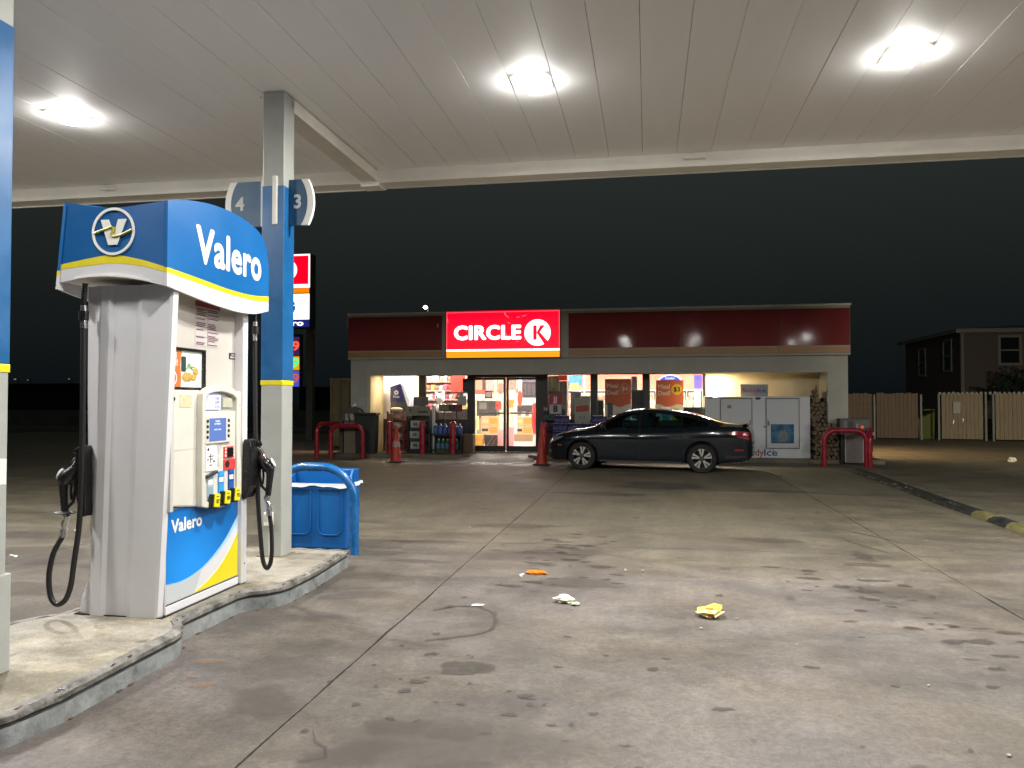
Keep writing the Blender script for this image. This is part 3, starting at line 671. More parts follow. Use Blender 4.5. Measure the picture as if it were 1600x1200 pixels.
outer = [(4.695,.80),(4.69,1.1),(4.69,1.48),(4.695,1.555),(4.75,1.592),(4.83,1.615),(4.92,1.624),(5.01,1.615),(5.10,1.588),(5.165,1.545),(5.175,1.3),(5.195,1.0),(5.20,.83),(5.12,.785),(4.95,.765),(4.80,.775)]
inn = [(4.735,.835),(4.733,1.1),(4.732,1.46),(4.737,1.535),(4.77,1.555),(4.84,1.568),(4.92,1.573),(5.0,1.566),(5.08,1.548),(5.125,1.525),(5.12,1.3),(5.135,1.0),(5.135,.86),(5.09,.825),(4.95,.81),(4.82,.815)]
mod = MB().ring(outer, inn, 'YZ', -2.970, -2.925).obj("instrument_module", ivory, pump, bevel=.006)
MB().prism(inn, 'YZ', -2.969, -2.962).obj("module_back", greyp, mod)
MB().box(-2.962, -2.936, 4.737, 5.128, .83, 1.435).obj("module_plate", ivory, mod, bevel=.006)
lcd = MB().box(-2.962, -2.944, 4.785, 4.942, 1.448, 1.548).obj("price_display", mat("lcd_lit", (.3,.3,.6), .3, emit=(.55,.60,1.0), estr=.85), mod)
dg = mat("lcd_digit", (.05,.05,.12), .5)
for z_, s_ in ((1.525, "5.63"), (1.497, "2.074"), (1.466, "2.714")): text(s_, (-2.9438, 4.895, z_), Y3, Z3, .026, dg, "digit", lcd, bold=.01)
MB().box(-2.962, -2.945, 4.975, 5.10, 1.46, 1.53).obj("receipt_slot", mat("slot_olive", (.45,.44,.34), .5), mod, bevel=.004)
scb = MB().box(-2.936, -2.922, 4.728, 5.045, 1.215, 1.402).obj("screen_bezel", ivory, mod, bevel=.005)
scr = MB().box(-2.922, -2.9205, 4.768, 4.975, 1.232, 1.388).obj("screen", mat("screen_lit", (.03,.05,.12), .15, emit=(.10,.17,.42), estr=.95), scb)
sct = mat("screen_text", (.6,.6,.6), .5, emit=(.75,.75,.85), estr=.8)
text("INSIDE", (-2.9198, 4.865, 1.368), Y3, Z3, .018, sct, "screen_print", scr); text("PAYMENT", (-2.9198, 4.865, 1.348), Y3, Z3, .018, sct, "screen_print", scr)
text("INSERT CARD", (-2.9198, 4.865, 1.310), Y3, Z3, .014, sct, "screen_print", scr)
for y_ in (4.746, 5.010):
    for k in range(4): MB().box(-2.923, -2.918, y_-.011, y_+.011, 1.252+.036*k, 1.272+.036*k).obj("soft_key", blackp, scb, bevel=.002)
kp = MB().box(-2.936, -2.928, 4.742, 4.872, 1.03, 1.20).obj("card_panel", paper, mod, bevel=.003)
MB().cyl((-2.928, 4.765, 1.178), (-2.925, 4.765, 1.178), .010).obj("card_light", mat("lens_dark", (.05,.05,.06), .2), kp)
b = MB(); b.box(-2.928,-2.9268,4.770,4.835,1.128,1.134); b.box(-2.928,-2.9268,4.790,4.797,1.085,1.15); b.box(-2.928,-2.9268,4.790,4.825,1.108,1.114); b.box(-2.928,-2.9268,4.825,4.85,1.09,1.10); b.box(-2.928,-2.9268,4.758,4.768,1.10,1.118); b.box(-2.928,-2.9268,4.782,4.815,1.068,1.074)
b.obj("card_print", mat("ink_black", (.012,.012,.012), .5), kp)
MB().prism([(4.745,1.005),(4.865,1.03),(4.865,1.01),(4.745,.985)], 'YZ', -2.936, -2.915).obj("card_slot", mat("lens_dark", (.05,.05,.06), .2), mod)
nk = MB(); nk.prism([(4.88,1.20),(4.955,1.205),(4.905,1.135)], 'YZ', -2.936, -2.9345); nk.prism([(4.90,1.12),(4.925,1.05),(4.895,1.055)], 'YZ', -2.936, -2.9345)
nk.obj("notch", greyp, mod)
rd = MB().box(-2.936, -2.928, 4.968, 5.10, 1.105, 1.185).obj("reader_surround", mat("decal_red", (.62,.05,.05), .4), mod, bevel=.002)
MB().box(-2.928, -2.916, 5.005, 5.07, 1.112, 1.178).obj("card_reader", blackp, rd, bevel=.004)
b = MB()
for k in range(3):
    for y_ in (4.985, 5.085): b.box(-2.928, -2.9268, y_-.008, y_+.008, 1.115+.024*k, 1.13+.024*k)
b.obj("reader_print", paper, rd)
rd2 = MB().box(-2.936, -2.928, 4.968, 5.115, 1.02, 1.096).obj("payment_decal", mat("decal_red", (.62,.05,.05), .4), mod, bevel=.002)
MB().blob((-2.928, 5.005, 1.062), (.004, .03, .026), 10, 6, .1).obj("decal_print", mat("ink_black", (.012,.012,.012), .5), rd2)
# three grade strips with yellow push buttons
for y_, c1, c2, num, k in ((4.80, (.34,.45,.52), (.25,.36,.42), "87", 0), (4.935, (.03,.22,.56), (.04,.32,.72), "89", 1), (5.065, (.012,.05,.22), (.02,.10,.38), "93", 2)):
    zt = 1.0 + .006*k
    gs = MB().box(-2.936, -2.930, y_-.036, y_+.036, zt-.145, zt+.012).obj("grade_strip", mat("grade_a%d" % k, c1, .35), mod)
    MB().box(-2.930, -2.9285, y_-.028, y_+.028, zt-.022, zt+.008).obj("grade_heading", mat("grade_b%d" % k, c2, .35), gs)
    MB().box(-2.930, -2.9280, y_-.027, y_+.024, zt-.062, zt-.030).obj("price_tag", paper, gs)
    MB().box(-2.930, -2.9285, y_-.030, y_+.030, zt-.140, zt-.075).obj("grade_name_field", mat("grade_b%d" % k, c2, .35), gs)
    bt = MB().obox((-2.917, y_+.012, zt-.178), (.016,0,0), (0,.036,-.004), (0,.006,.050)).obj("button_base", blackp, mod, bevel=.006)
    MB().obox((-2.898, y_+.028, zt-.172), (.006,.003,0), (0,.031,-.004), (0,.006,.046)).obj("grade_button", mat("button_yellow", (.80,.70,.02), .3), bt, bevel=.006)
    text(num, (-2.8905, y_+.029, zt-.178), (0,1,-.12), Z3, .038, mat("ink_black", (.012,.012,.012), .5), "grade_number", bt, bold=.02)
    MB().box(-2.894, -2.8905, y_+.012, y_+.044, zt-.148, zt-.143).obj("button_print", mat("ink_black", (.012,.012,.012), .5), bt)
MB().box(-2.968, -2.9665, 5.222, 5.232, 1.06, 1.165).obj("side_notice", mat("ink_black", (.012,.012,.012), .5), cons)
b = MB()
for z_ in (.88,.92,.955,.985,1.02,1.19): b.box(-2.968, -2.9668, 5.222, 5.232, z_, z_+.018)
b.obj("side_print", mat("print_grey", (.25,.30,.27), .6), cons)

# nozzle boot, nozzle, hose: both sides (half-turn symmetry)
def side_set(flip):
    def put(o):
        if flip: o.rotation_euler = (0,0,math.pi); o.location = (.132, 0, 0)
        return o
    bo = put(MB().prism([(-2.965,.80),(-2.955,1.20),(-2.945,1.225),(-2.90,1.215),(-2.885,1.15),(-2.888,.98),(-2.90,.88),(-2.93,.79),(-2.95,.775)], 'XZ', 5.262, 5.40).obj("nozzle_boot", blackp, pump, bevel=.008))
    nz = MB()
    nz.tube([(-2.895,5.36,1.155),(-2.87,5.372,1.135),(-2.845,5.378,1.085),(-2.835,5.38,1.05)], [.015,.016,.018,.020], 10)
    sp_ = put(nz.obj("nozzle_spout", chrome, pump, smooth=True))
    nb = MB()
    nb.tube([(-2.885,5.382,1.085),(-2.85,5.385,1.045),(-2.815,5.388,1.01),(-2.795,5.39,.985)], [.030,.044,.050,.034], 12)
    nb.tube([(-2.803,5.39,1.0),(-2.802,5.39,.95),(-2.808,5.39,.88),(-2.816,5.39,.80)], [.034,.028,.024,.022], 10)
    nb.tube([(-2.88,5.385,1.04),(-2.885,5.386,.95),(-2.870,5.387,.87),(-2.835,5.389,.835),(-2.818,5.39,.85)], .011, 8)
    nb.tube([(-2.86,5.385,1.02),(-2.852,5.386,.94),(-2.858,5.387,.88)], .008, 8)
    nb.tube([(-2.90,5.37,1.17),(-2.892,5.37,1.18),(-2.87,5.372,1.19)], .022, 8)
    put(nb.obj("nozzle_handle", blackp, pump, smooth=True))
    cp = MB().lathe([(.0,-.006),(.034,-.006),(.038,0),(.034,.006),(.0,.006)], (0,0,0), 'Z', 18, caps=False)
    c2 = MB(); M_ = Matrix.Translation((-2.778, 5.392, 1.045)) @ Matrix.Rotation(rad(62), 4, 'Y') @ Matrix.Rotation(rad(-18), 4, 'X')
    c2.v = [tuple(M_ @ Vector(v)) for v in cp.v]; c2.f = cp.f; c2.m = cp.m
    put(c2.obj("nozzle_cap", mat("cap_pale", (.66,.66,.74), .35), pump, smooth=True))
    sw_ = MB(); sw_.tube([(-2.816,5.39,.80),(-2.826,5.39,.775),(-2.826,5.39,.755),(-2.812,5.39,.735),(-2.810,5.39,.70)], [.020,.024,.016,.020,.017], 10); sw_.tube([(-2.810,5.39,.70),(-2.806,5.39,.645)], [.022,.022], 10)
    put(sw_.obj("swivel", steel, pump, smooth=True))
    pts = [(-2.806,5.39,.66),(-2.797,5.40,.58),(-2.790,5.40,.46),(-2.790,5.40,.36),(-2.800,5.40,.285),(-2.826,5.40,.250),(-2.853,5.40,.285),(-2.868,5.40,.36),(-2.882,5.40,.50),(-2.900,5.40,.70),(-2.918,5.40,1.0),(-2.930,5.40,1.4),(-2.936,5.40,1.80),(-2.938,5.40,1.97)]
    if flip: pts = [(-2.806,5.39,.66),(-2.775,5.43,.56),(-2.752,5.44,.44),(-2.752,5.44,.34),(-2.772,5.44,.265),(-2.815,5.44,.235),(-2.870,5.44,.27),(-2.905,5.44,.36),(-2.925,5.44,.50),(-2.940,5.42,.72),(-2.945,5.41,1.0),(-2.940,5.40,1.4),(-2.938,5.40,1.80),(-2.938,5.40,1.97)]
    # smooth the hose
    P = [Vector(q) for q in pts]; sm = []
    for i in range(len(P)-1):
        a, b, c, d = P[max(0,i-1)], P[i], P[i+1], P[min(len(P)-1,i+2)]
        for k in range(5):
            t = k/5; sm.append(.5*((2*b)+(c-a)*t+(2*a-5*b+4*c-d)*t*t+(3*b-a-3*c+d)*t**3))
    sm.append(P[-1])
    put(MB().tube(sm, .0165, 12).obj("hose", black, pump, smooth=True))
    bk = MB(); bk.tube([(-2.938,5.40,1.965),(-2.938,5.40,2.02)], .020, 12); bk.tube([(-2.938,5.40,2.07),(-2.938,5.40,2.11)], .020, 12)
    put(bk.obj("hose_coupling", steel, pump, smooth=True))
    bk = MB(); bk.tube([(-2.938,5.40,2.015),(-2.938,5.40,2.075)], .031, 12); bk.tube([(-2.938,5.40,2.11),(-2.938,5.40,2.17),(-2.945,5.40,2.25)], [.017,.016,.016], 12)
    put(bk.obj("breakaway", blackp, pump, smooth=True))
    if flip:
        gd = MB(); gd.blob((-2.81,5.385,.80),(.075,.05,.012),14,6); put(gd.obj("splash_guard", black, pump, smooth=True))
side_set(False); side_set(True)

# curved blue valance
XV = -2.904; KV = .9874
zt_ = [(4.315,2.757),(4.50,2.806),(4.74,2.843),(5.0,2.855),(5.22,2.843),(5.44,2.803),(5.54,2.745),(5.59,2.665),(5.613,2.56)]
zb_ = [(4.315,2.222),(4.54,2.194),(4.75,2.171),(5.0,2.156),(5.14,2.153),(5.38,2.167),(5.613,2.215)]
y0_ = [(4.315,2.307),(4.53,2.292),(4.75,2.277),(4.95,2.266),(5.14,2.263),(5.38,2.268),(5.613,2.288)]
y1_ = [(4.315,2.339),(4.53,2.326),(4.75,2.311),(4.95,2.299),(5.14,2.296),(5.38,2.305),(5.613,2.331)]
def SK(tab): return [(a*KV, 1.5+(b-1.5)*KV) for a, b in tab]
zt_, zb_, y0_, y1_ = SK(zt_), SK(zb_), SK(y0_), SK(y1_)
def YV(u): return 4.2606 + (5.542-4.2606)*u
def bow(u): return XV + .022*math.sin(math.pi*u)
def vstrip(lo_, hi_, dx, sign=1):
    def fn(u, v):
        y = YV(u); a = smooth_interp(lo_, y); b = smooth_interp(hi_, y); xx = bow(u)+dx
        if sign < 0: return (-6.582-xx+.048*(a+(b-a)*v-2.25)/.52, y, a+(b-a)*v)
        return (xx, y, a+(b-a)*v)
    return fn
for sg in (1, -1):
    vp = MB().grid(vstrip(y1_, zt_, 0, sg), 28, 6, (-.02*sg, 0, 0)).obj("valance_side", vblue, pump, smooth=True)
    MB().grid(vstrip(y0_, y1_, .001, sg), 28, 1, (-.02*sg, 0, 0)).obj("yellow_stripe", yellow, vp, smooth=True)
    MB().grid(vstrip(zb_, y0_, 0, sg), 28, 2, (-.02*sg, 0, 0)).obj("white_band", pumpw, vp, smooth=True)
    if sg > 0:
        def wv(a, b):
            # lettering bent along the panel
            y = 4.977 + a; u = (y-4.2606)/1.2814
            return (bow(u)+.001, y, 2.522 + b)
        text("Valero", (XV, 5.04, 2.53), Y3, Z3, .335, mat("letter_cream", (.82,.81,.74), .4), "lettering", vp, bold=.034, width=.85, warp=wv, space=1.04)
# end panel of the valance, facing the camera (and the far one)
XA, XB = -3.705, -2.945
ezt = [(-3.72,2.783),(-3.65,2.772),(-3.50,2.748),(-3.32,2.737),(-3.12,2.747),(-2.945,2.757)]
ezb = [(-3.72,2.262),(-3.58,2.285),(-3.44,2.293),(-3.31,2.288),(-3.17,2.270),(-3.04,2.243),(-2.945,2.222)]
ey0 = [(-3.72,2.345),(-3.5,2.372),(-3.345,2.380),(-3.15,2.358),(-2.945,2.307)]
ey1 = [(-3.72,2.376),(-3.5,2.418),(-3.345,2.434),(-3.15,2.400),(-2.945,2.339)]
ezt, ezb, ey0, ey1 = SK(ezt), SK(ezb), SK(ey0), SK(ey1)
def estrip(lo_, hi_, dy):
    def fn(u, v):
        x = -3.673 + .765*u; a = smooth_interp(lo_, x); b = smooth_interp(hi_, x); z = a+(b-a)*v
        xx = x if u > .5 else x + (1-2*u)*(.048*(z-2.262)/.52)
        return (xx, 4.262 + dy + .03*math.sin(math.pi*u), z)
    return fn
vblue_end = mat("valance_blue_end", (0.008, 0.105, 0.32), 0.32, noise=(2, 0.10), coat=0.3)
ve = MB().grid(estrip(ey1, ezt, 0), 20, 6, (0, .02, 0)).obj("valance_end", vblue_end, pump, smooth=True)
s1 = MB().grid(estrip(ey0, ey1, -.001), 20, 1, (0, .02, 0)).obj("yellow_stripe", yellow, ve, smooth=True)
s2 = MB().grid(estrip(ezb, ey0, 0), 20, 2, (0, .02, 0)).obj("white_band", pumpw, ve, smooth=True)
MB().grid(lambda u, v: (-3.655+.735*u, 4.275+1.25*v, smooth_interp(ezb, -3.655+.735*u)+.004), 8, 8, (0,0,.012)).obj("valance_underside", trimw, pump)
MB().grid(lambda u, v: (-3.655+.74*u, 4.30+1.22*v, 2.66), 4, 8, (0,0,.012)).obj("valance_top", trimw, pump)
MB().grid(lambda u, v: (-3.60+.66*u, 5.53, 2.25+.38*v), 4, 4, (0,.012,0)).obj("valance_far_end", vblue_end, pump)
cr = (.82,.81,.74)
lm = mat("letter_cream", cr, .4)
# round V emblem: plain ring, wedge letter and a yellow ribbon
ec = (-3.297, 2.570); yl = 4.289
MB().ring(arc(ec[0],ec[1],.150,0,360,40)[:-1], arc(ec[0],ec[1],.134,0,360,40)[:-1], 'XZ', yl-.006, yl).obj("emblem_ring", lm, ve)
MB().prism([(ec[0]-.088,ec[1]+.075),(ec[0]-.034,ec[1]+.075),(ec[0]+.005,ec[1]-.02),(ec[0]+.034,ec[1]+.075),(ec[0]+.090,ec[1]+.075),(ec[0]+.026,ec[1]-.085),(ec[0]-.034,ec[1]-.085)], 'XZ', yl-.006, yl).obj("emblem_letter", lm, ve)
rb = [(-.132,-.010),(-.09,.006),(-.045,.016),(-.012,.028),(.004,.022),(.000,.002),(-.012,-.020),(.0,-.034),(.035,-.030),(.08,-.016),(.132,.006)]
MB().tube([(ec[0]+a, yl-.006, ec[1]+b) for a, b in rb], .0085, 8).obj("emblem_ribbon", mat("ribbon_olive", (.42,.40,.03), .4), ve)
# ------------------------------------------------------------------ waste bin and hoop guard by the island
def hoop(x0, x1, y, z0, h, r, pr, m, label, group, dirv=(1, 0), name="hoop_guard"):
    """bent pipe: two legs and a rounded top"""
    L = x1-x0
    pts = [(0, z0), (0, z0+(h-r)*.5), (0, z0+h-r)] + [(r-r*math.cos(rad(a)), z0+h-r+r*math.sin(rad(a))) for a in range(10, 91, 10)]
    pts += [(L-r+r*math.sin(rad(a)), z0+h-r+r*math.cos(rad(a))) for a in range(0, 81, 10)] + [(L, z0+h-r), (L, z0+(h-r)*.5), (L, z0)]
    b = MB().tube([(x0+p_[0]*dirv[0], y+p_[0]*dirv[1], p_[1]) for p_ in pts], pr, 14)
    return b.thing(name, m, label, "guard rail", group, smooth=True)
hoop(-3.70, -2.845, 7.20, 0.0, .855, .34, .043, pipeblue, "blue bent pipe guard at the far end of the pump island", None)
bt = T("waste_bin", "blue plastic waste bin with white liner behind the hoop guard", "bin", (-3.36, 7.56, 0))
b = MB()
def bring(z, d): return [(-3.70+d, 7.39+d), (-3.00-d, 7.39+d), (-3.00-d, 7.76-d), (-3.70+d, 7.76-d)]
lev = [(0.0, .02), (.02, .012), (.64, 0.0), (.665, -.012), (.665, .03), (.55, .035)]
for z, d in lev: b.v += [(x, y, z) for x, y in bring(z, d)]
for i in range(len(lev)-1):
    for k in range(4): b.f.append((i*4+k, i*4+(k+1) % 4, (i+1)*4+(k+1) % 4, (i+1)*4+k)); b.m.append(0)
b.f.append((3,2,1,0)); b.m.append(0)
b.obj("bin_body", binblue, bt, bevel=.012)
b = MB(); b.box(-3.70, -3.01, 7.62, 7.75, .60, .80); b.prism([(7.50,.66),(7.62,.66),(7.62,.80)], 'YZ', -3.05, -3.02); b.prism([(7.45,.66),(7.62,.66),(7.62,.80)], 'YZ', -3.70, -3.66)
b.obj("bin_hood", binblue, bt, bevel=.012)
for c in (-3.185, -3.52):
    o_ = [(c-.13,.60),(c-.13,.30)] + arc(c-.06,.215,.07,180,270,5) + arc(c+.06,.215,.07,270,360,5) + [(c+.13,.30),(c+.13,.60)]
    i_ = [(x*.0+ (c+(x-c)*.93), z+.010 if z < .3 else z) for x, z in o_]
    MB().ring(o_, i_, 'XZ', 7.380, 7.396).obj("panel_rib", binblue, bt, bevel=.003)
liner = mat("liner_white", (.80,.82,.86), .5)
def lin(u, v):
    a = u*4; k = int(a) % 4; t = a-int(a)
    c_ = bring(0, -.014 - .006*v)
    p0, p1 = c_[k], c_[(k+1) % 4]
    return (p0[0]+(p1[0]-p0[0])*t, p0[1]+(p1[1]-p0[1])*t, .672-.035*v-.010*math.sin(a*9)*v - .006*math.sin(a*23)*v)
MB().grid(lin, 64, 3).obj("bin_liner", liner, bt, smooth=True)
MB().grid(lambda u, v: (-3.70+.68*u, 7.40+.34*v, .60+.035*math.sin(9*u+4*v)+.05*abs(v-.5)), 16, 8).obj("liner_bag", mat("liner_blue", (.02,.10,.32), .35), bt, smooth=True)

# ------------------------------------------------------------------ convenience store
st = T("store_building", "low convenience store with dark red fascia and lit shop front", "building", (-1.6, 20.1, 0))
YW = 21.2
MB().box(-8.0, 4.8, YW-.02, 31.0, 0.0, .10).obj("shop_floor", mat("shop_floor", (.55,.42,.35), .25, noise=(1.5,.06)), st)
MB().box(-8.07, -7.90, YW-.15, 31.2, 0, 3.55).obj("side_wall", stucco, st)
MB().box(4.70, 4.87, YW-.15, 31.2, 0, 3.55).obj("side_wall", stucco, st)
MB().box(-7.90, 4.70, 31.0, 31.2, 0, 3.55).obj("back_wall", beige, st)
MB().box(-7.9, 4.7, 30.86, 30.998, 1.98, 2.9).obj("interior_band", mat("salmon_band", (.50,.20,.13), .6), st)
MB().box(-8.0, 4.8, YW-.1, 31.1, 2.90, 2.96).obj("shop_ceiling", mat("ceiling_tile", (.75,.73,.68), .8), st)
MB().box(-8.05, 4.85, 20.1, 31.2, 3.5, 3.6).obj("roof", asphalt, st)
for x0, x1 in ((-8.07, -7.60), (4.39, 4.87)): MB().box(x0, x1, 20.1, YW-.15, 0, 2.24).obj("corner_pier", stucco, st, bevel=.006)
MB().box(-8.07, 4.87, 20.1, 20.42, 2.24, 3.5).obj("front_beam", stucco, st)
MB().box(-8.0, 4.8, 20.42, YW, 2.32, 2.36).obj("soffit", beige, st)
MB().box(-7.6, -7.5, 20.103, YW-.02, .1, 2.32).obj("pier_lining", beige, st)
# fascia
MB().box(-8.10, 4.90, 19.97, 20.099, 2.66, 3.88).obj("fascia_backing", stucco, st)
co = MB(); co.box(-8.12, 4.92, 19.93, 20.25, 3.875, 3.925); co.obj("coping", trimw, st)
MB().box(-8.11, -7.95, 19.94, 31.2, 3.5, 3.875).obj("parapet", stucco, st); MB().box(4.75, 4.905, 20.25, 31.2, 3.5, 3.875).obj("parapet", stucco, st)
for x0, x1 in ((-8.085, -5.44), (-2.02, 0.775), (0.785, 3.2), (3.21, 4.885)):
    MB().box(x0, x1, 19.925, 19.97, 2.895, 3.81).obj("red_panel", fasred, st)
    MB().box(x0, x1, 19.925, 19.97, 2.72, 2.85).obj("orange_stripe", fasor, st)
    MB().box(x0, x1, 19.93, 19.97, 2.85, 2.895).obj("pale_stripe", mat("dull_stripe", (.45,.36,.26), .5), st)
b = MB(); b.box(-5.56,-5.53,19.918,19.926,3.50,3.60); b.obj("fascia_scratch", trimw, st)
# shop front framing
gl = glass_mat("shop_glass")
def frame(x0, x1, z0=.1, z1=2.30, d=.06): return MB().box(x0, x1, YW-d, YW+d, z0, z1)
for x0, x1 in ((-7.60,-7.545),(-6.43,-6.26),(-5.0,-4.81),(-3.06,-2.75),(-1.53,-1.37),(-.12,.04),(1.48,1.53)): frame(x0, x1).obj("mullion", darkf, st, bevel=.006)
bars = [(-7.545,-6.43),(-6.26,-5.0),(-2.75,-1.53),(-1.37,-.12),(.04,1.48)]
bulk = mat("bulkhead_dark", (.022,.020,.020), .45, noise=(3,.2))
for x0, x1 in bars:
    MB().box(x0, x1, YW-.05, YW+.05, .1, .97).obj("bulkhead", bulk, st)
    w = MB(); w.ring([(x0,.97),(x1,.97),(x1,2.30),(x0,2.30)], [(x0+.02,1.01),(x1-.02,1.01),(x1-.02,2.25),(x0+.02,2.25)], 'XZ', YW-.045, YW+.045)
    w = w.obj("window", darkf, st)
    MB().box(x0+.02, x1-.02, YW-.006, YW+.006, 1.01, 2.25).obj("pane", gl, w)
frame(-4.81, -3.06, 2.19, 2.30).obj("door_head", darkf, st)
MB().box(-4.81, -3.06, YW-.07, YW+.07, .1, .112).obj("threshold", steel, st)
for i, (x0, x1) in enumerate(((-4.81,-3.915),(-3.905,-3.06))):
    dl = MB(); dl.ring([(x0+.005,.115),(x1-.005,.115),(x1-.005,2.185),(x0+.005,2.185)], [(x0+(.01 if i == 0 else .07),.27),(x1-(.07 if i == 0 else .012),.27),(x1-(.07 if i == 0 else .012),2.12),(x0+(.01 if i == 0 else .07),2.12)], 'XZ', YW-.03, YW+.03)
    dl = dl.obj("door_leaf", darkf, st)
    MB().box(x0+.01, x1-.01, YW-.006, YW+.006, .27, 2.12).obj("pane", gl, dl)
    MB().box(x0+.08, x1-.08, YW+.05, YW+.09, 1.16, 1.21).obj("push_bar", trimw, dl)
    hx = x1-.035 if i == 0 else x0+.035
    MB().tube([(hx, YW-.04, .95),(hx, YW-.09, .95),(hx, YW-.09, 1.30),(hx, YW-.04, 1.30)], .012, 8).obj("pull_handle", darkf, dl)
MB().box(1.53, 4.70, YW-.08, YW+.05, .1, 2.32).obj("recess_wall", beige, st)
MB().box(-7.9, -7.6, YW-.08, YW+.05, .1, 2.32).obj("recess_wall", beige, st)
MB().box(-7.88, -7.80, YW+.1, 30.9, .1, 2.9).obj("interior_side_wall", mat("shop_wall_cream", (.70,.62,.47), .7), st)
# paved walk
wk = MB(); wk.prism([(-8.6,19.75),(-5.0,19.75),(-4.7,20.0),(-4.7,21.15),(-8.6,21.15)], 'XY', 0.001, .10); wk.prism([(-2.85,19.75),(5.6,19.75),(5.6,21.15),(-3.1,21.15),(-3.1,20.0)], 'XY', 0.001, .10)
wk.prism([(19.2,.003),(21.15,.098),(21.15,.003)], 'YZ', -4.9, -2.9)
S("sidewalk", wk, walk_c)

tube_m = mat("shop_light_panel", (.9,.9,.88), .4, emit=(1.0, .96, .90), estr=54.0)
for i, x in enumerate((-6.6, -4.6, -2.6, -.6, 1.4, 3.4)):
    for j, y in enumerate((22.2, 24.6, 27.2, 29.6)):
        MB().box(x-.6, x+.6, y-.16, y+.16, 2.875, 2.899).thing("shop_ceiling_light", tube_m, "bright ceiling light panel inside the shop", "ceiling light", "ceiling lights inside the shop")
sofm = mat("soffit_lens", (.9,.85,.7), .4, emit=(1.0, .80, .48), estr=40.0)
for x, lab in ((-7.0, "round soffit lamp over the left end of the walk"), (1.80, "warm soffit lamp above the ice chest")):
    t = T("soffit_lamp", lab, "lamp", (x, 20.72, 2.29))
    b = MB(); b.ring(rrect(x-.16,x+.16,20.6,20.84,.02), rrect(x-.13,x+.13,20.63,20.81,.02), 'XY', 2.275, 2.318); b.obj("housing", trimw, t)
    MB().box(x-.13, x+.13, 20.63, 20.81, 2.27, 2.30).obj("lens", sofm, t)
    ld = bpy.data.lights.new("lamp", 'AREA'); ld.energy = 42 if x > 0 else 12; ld.size = .2; ld.color = (1.0, .80, .50)
    lo_ = bpy.data.objects.new("lamp", ld); COL.objects.link(lo_); lo_.parent = t; lo_.location = (0,0,-.04)

# lit sign
sg = T("store_sign", "backlit red sign reading CIRCLE K above the shop door", "sign", (-3.77, 19.87, 2.67))
MB().box(-5.30, -2.235, 19.86, 19.968, 2.665, 3.925).obj("sign_box", mat("sign_case_red", (.30,.01,.02), .4), sg)
sred = mat("sign_red_lit", (.5,.0,.01), .4, emit=(1.0, .0, .022), estr=.98)
swht = mat("sign_white_lit", (.8,.8,.8), .4, emit=(1.0, .90, .90), estr=1.6)
sora = mat("sign_orange_lit", (.6,.25,.0), .4, emit=(1.0, .33, .0), estr=.85)
spink = mat("sign_edge_lit", (.6,.2,.2), .4, emit=(1.0, .22, .25), estr=.9)
MB().box(-5.285, -2.25, 19.850, 19.86, 2.895, 3.91).obj("red_face", sred, sg)
MB().box(-5.285, -2.25, 19.850, 19.86, 2.845, 2.895).obj("white_stripe", swht, sg)
MB().box(-5.285, -2.25, 19.850, 19.86, 2.675, 2.845).obj("orange_stripe", sora, sg)
b = MB(); b.box(-5.285,-2.25,19.848,19.851,3.872,3.88); b.box(-5.278,-5.27,19.848,19.851,2.9,3.87); b.box(-2.266,-2.258,19.848,19.851,2.9,3.87); b.obj("edge_glow_line", spink, sg)
text("CIRCLE", (-4.175, 19.849, 3.315), X3, Z3, .50, swht, "lettering", sg, bold=.05, width=1.77, space=1.05)
KC = (-2.83, 3.315); kr = .345
# round badge with the letter K cut through it
disc = []
MB().prism(arc(*KC, kr, -52+4, 308-4+(-0), 60), 'XZ', 19.846, 19.850).obj("badge", swht, sg)
kb_ = MB(); 
kb_.box(KC[0]-.115, KC[0]-.02, 19.843, 19.846, KC[1]-.19, KC[1]+.19)
kb_.prism([(KC[0]-.02,KC[1]+.0),(KC[0]+.075,KC[1]+.19),(KC[0]+.20,KC[1]+.19),(KC[0]+.062,KC[1]+.01),(KC[0]+.30,KC[1]-.255),(KC[0]+.18,KC[1]-.31),(KC[0]-.02,KC[1]-.01)], 'XZ', 19.843, 19.846)
kb_.obj("badge_letter", sred, sg)
cr_ = MB()
for (a, b_) in (((-3.72,3.86),(-3.66,3.79)),((-3.70,3.80),(-3.62,3.74)),((-3.62,3.76),(-3.60,3.70)),((-3.38,3.72),(-3.30,3.74)),((-3.24,3.75),(-3.12,3.78)),((-3.66,3.30),(-3.62,3.10)),((-3.18,3.25),(-3.16,3.10)),((-5.26,3.72),(-5.24,3.60)),((-3.62,3.60),(-3.55,3.56)),((-3.4,3.08),(-3.34,3.10))):
    cr_.tube([(a[0],19.848,a[1]),(b_[0],19.848,b_[1])], [.008,.003], 5)
cr_.obj("face_crack", spink, sg)

# ------------------------------------------------------------------ inside the shop
def q(x, z, y): k = y/21.2; return x*k, 1.5+(z-1.5)*k      # a point seen through the window plane, carried back to depth y
def qbox(x0, x1, z0, z1, y, d=.3):
    a, c = q(x0, z0, y); b_, e_ = q(x1, z1, y); return MB().box(a, b_, y, y+d, c, e_)
bagm = [mat("bag_%d" % i, c, .35) for i, c in enumerate(((.55,.06,.05),(.62,.30,.22),(.70,.62,.55),(.50,.12,.16),(.66,.42,.12),(.30,.14,.10),(.72,.70,.68)))]
she = T("snack_shelf", "white wall of shop shelving packed with snack bags behind the left window", "shelf", (-6.2, 23.2, .1))
a_, _ = q(-6.40, 1, 23.2); c_, _ = q(-4.95, 1, 23.2)
b = MB(); b.box(a_, c_, 23.45, 23.5, .1, 2.6); b.box(a_-.02, a_+.02, 23.2, 23.5, .1, 2.6)
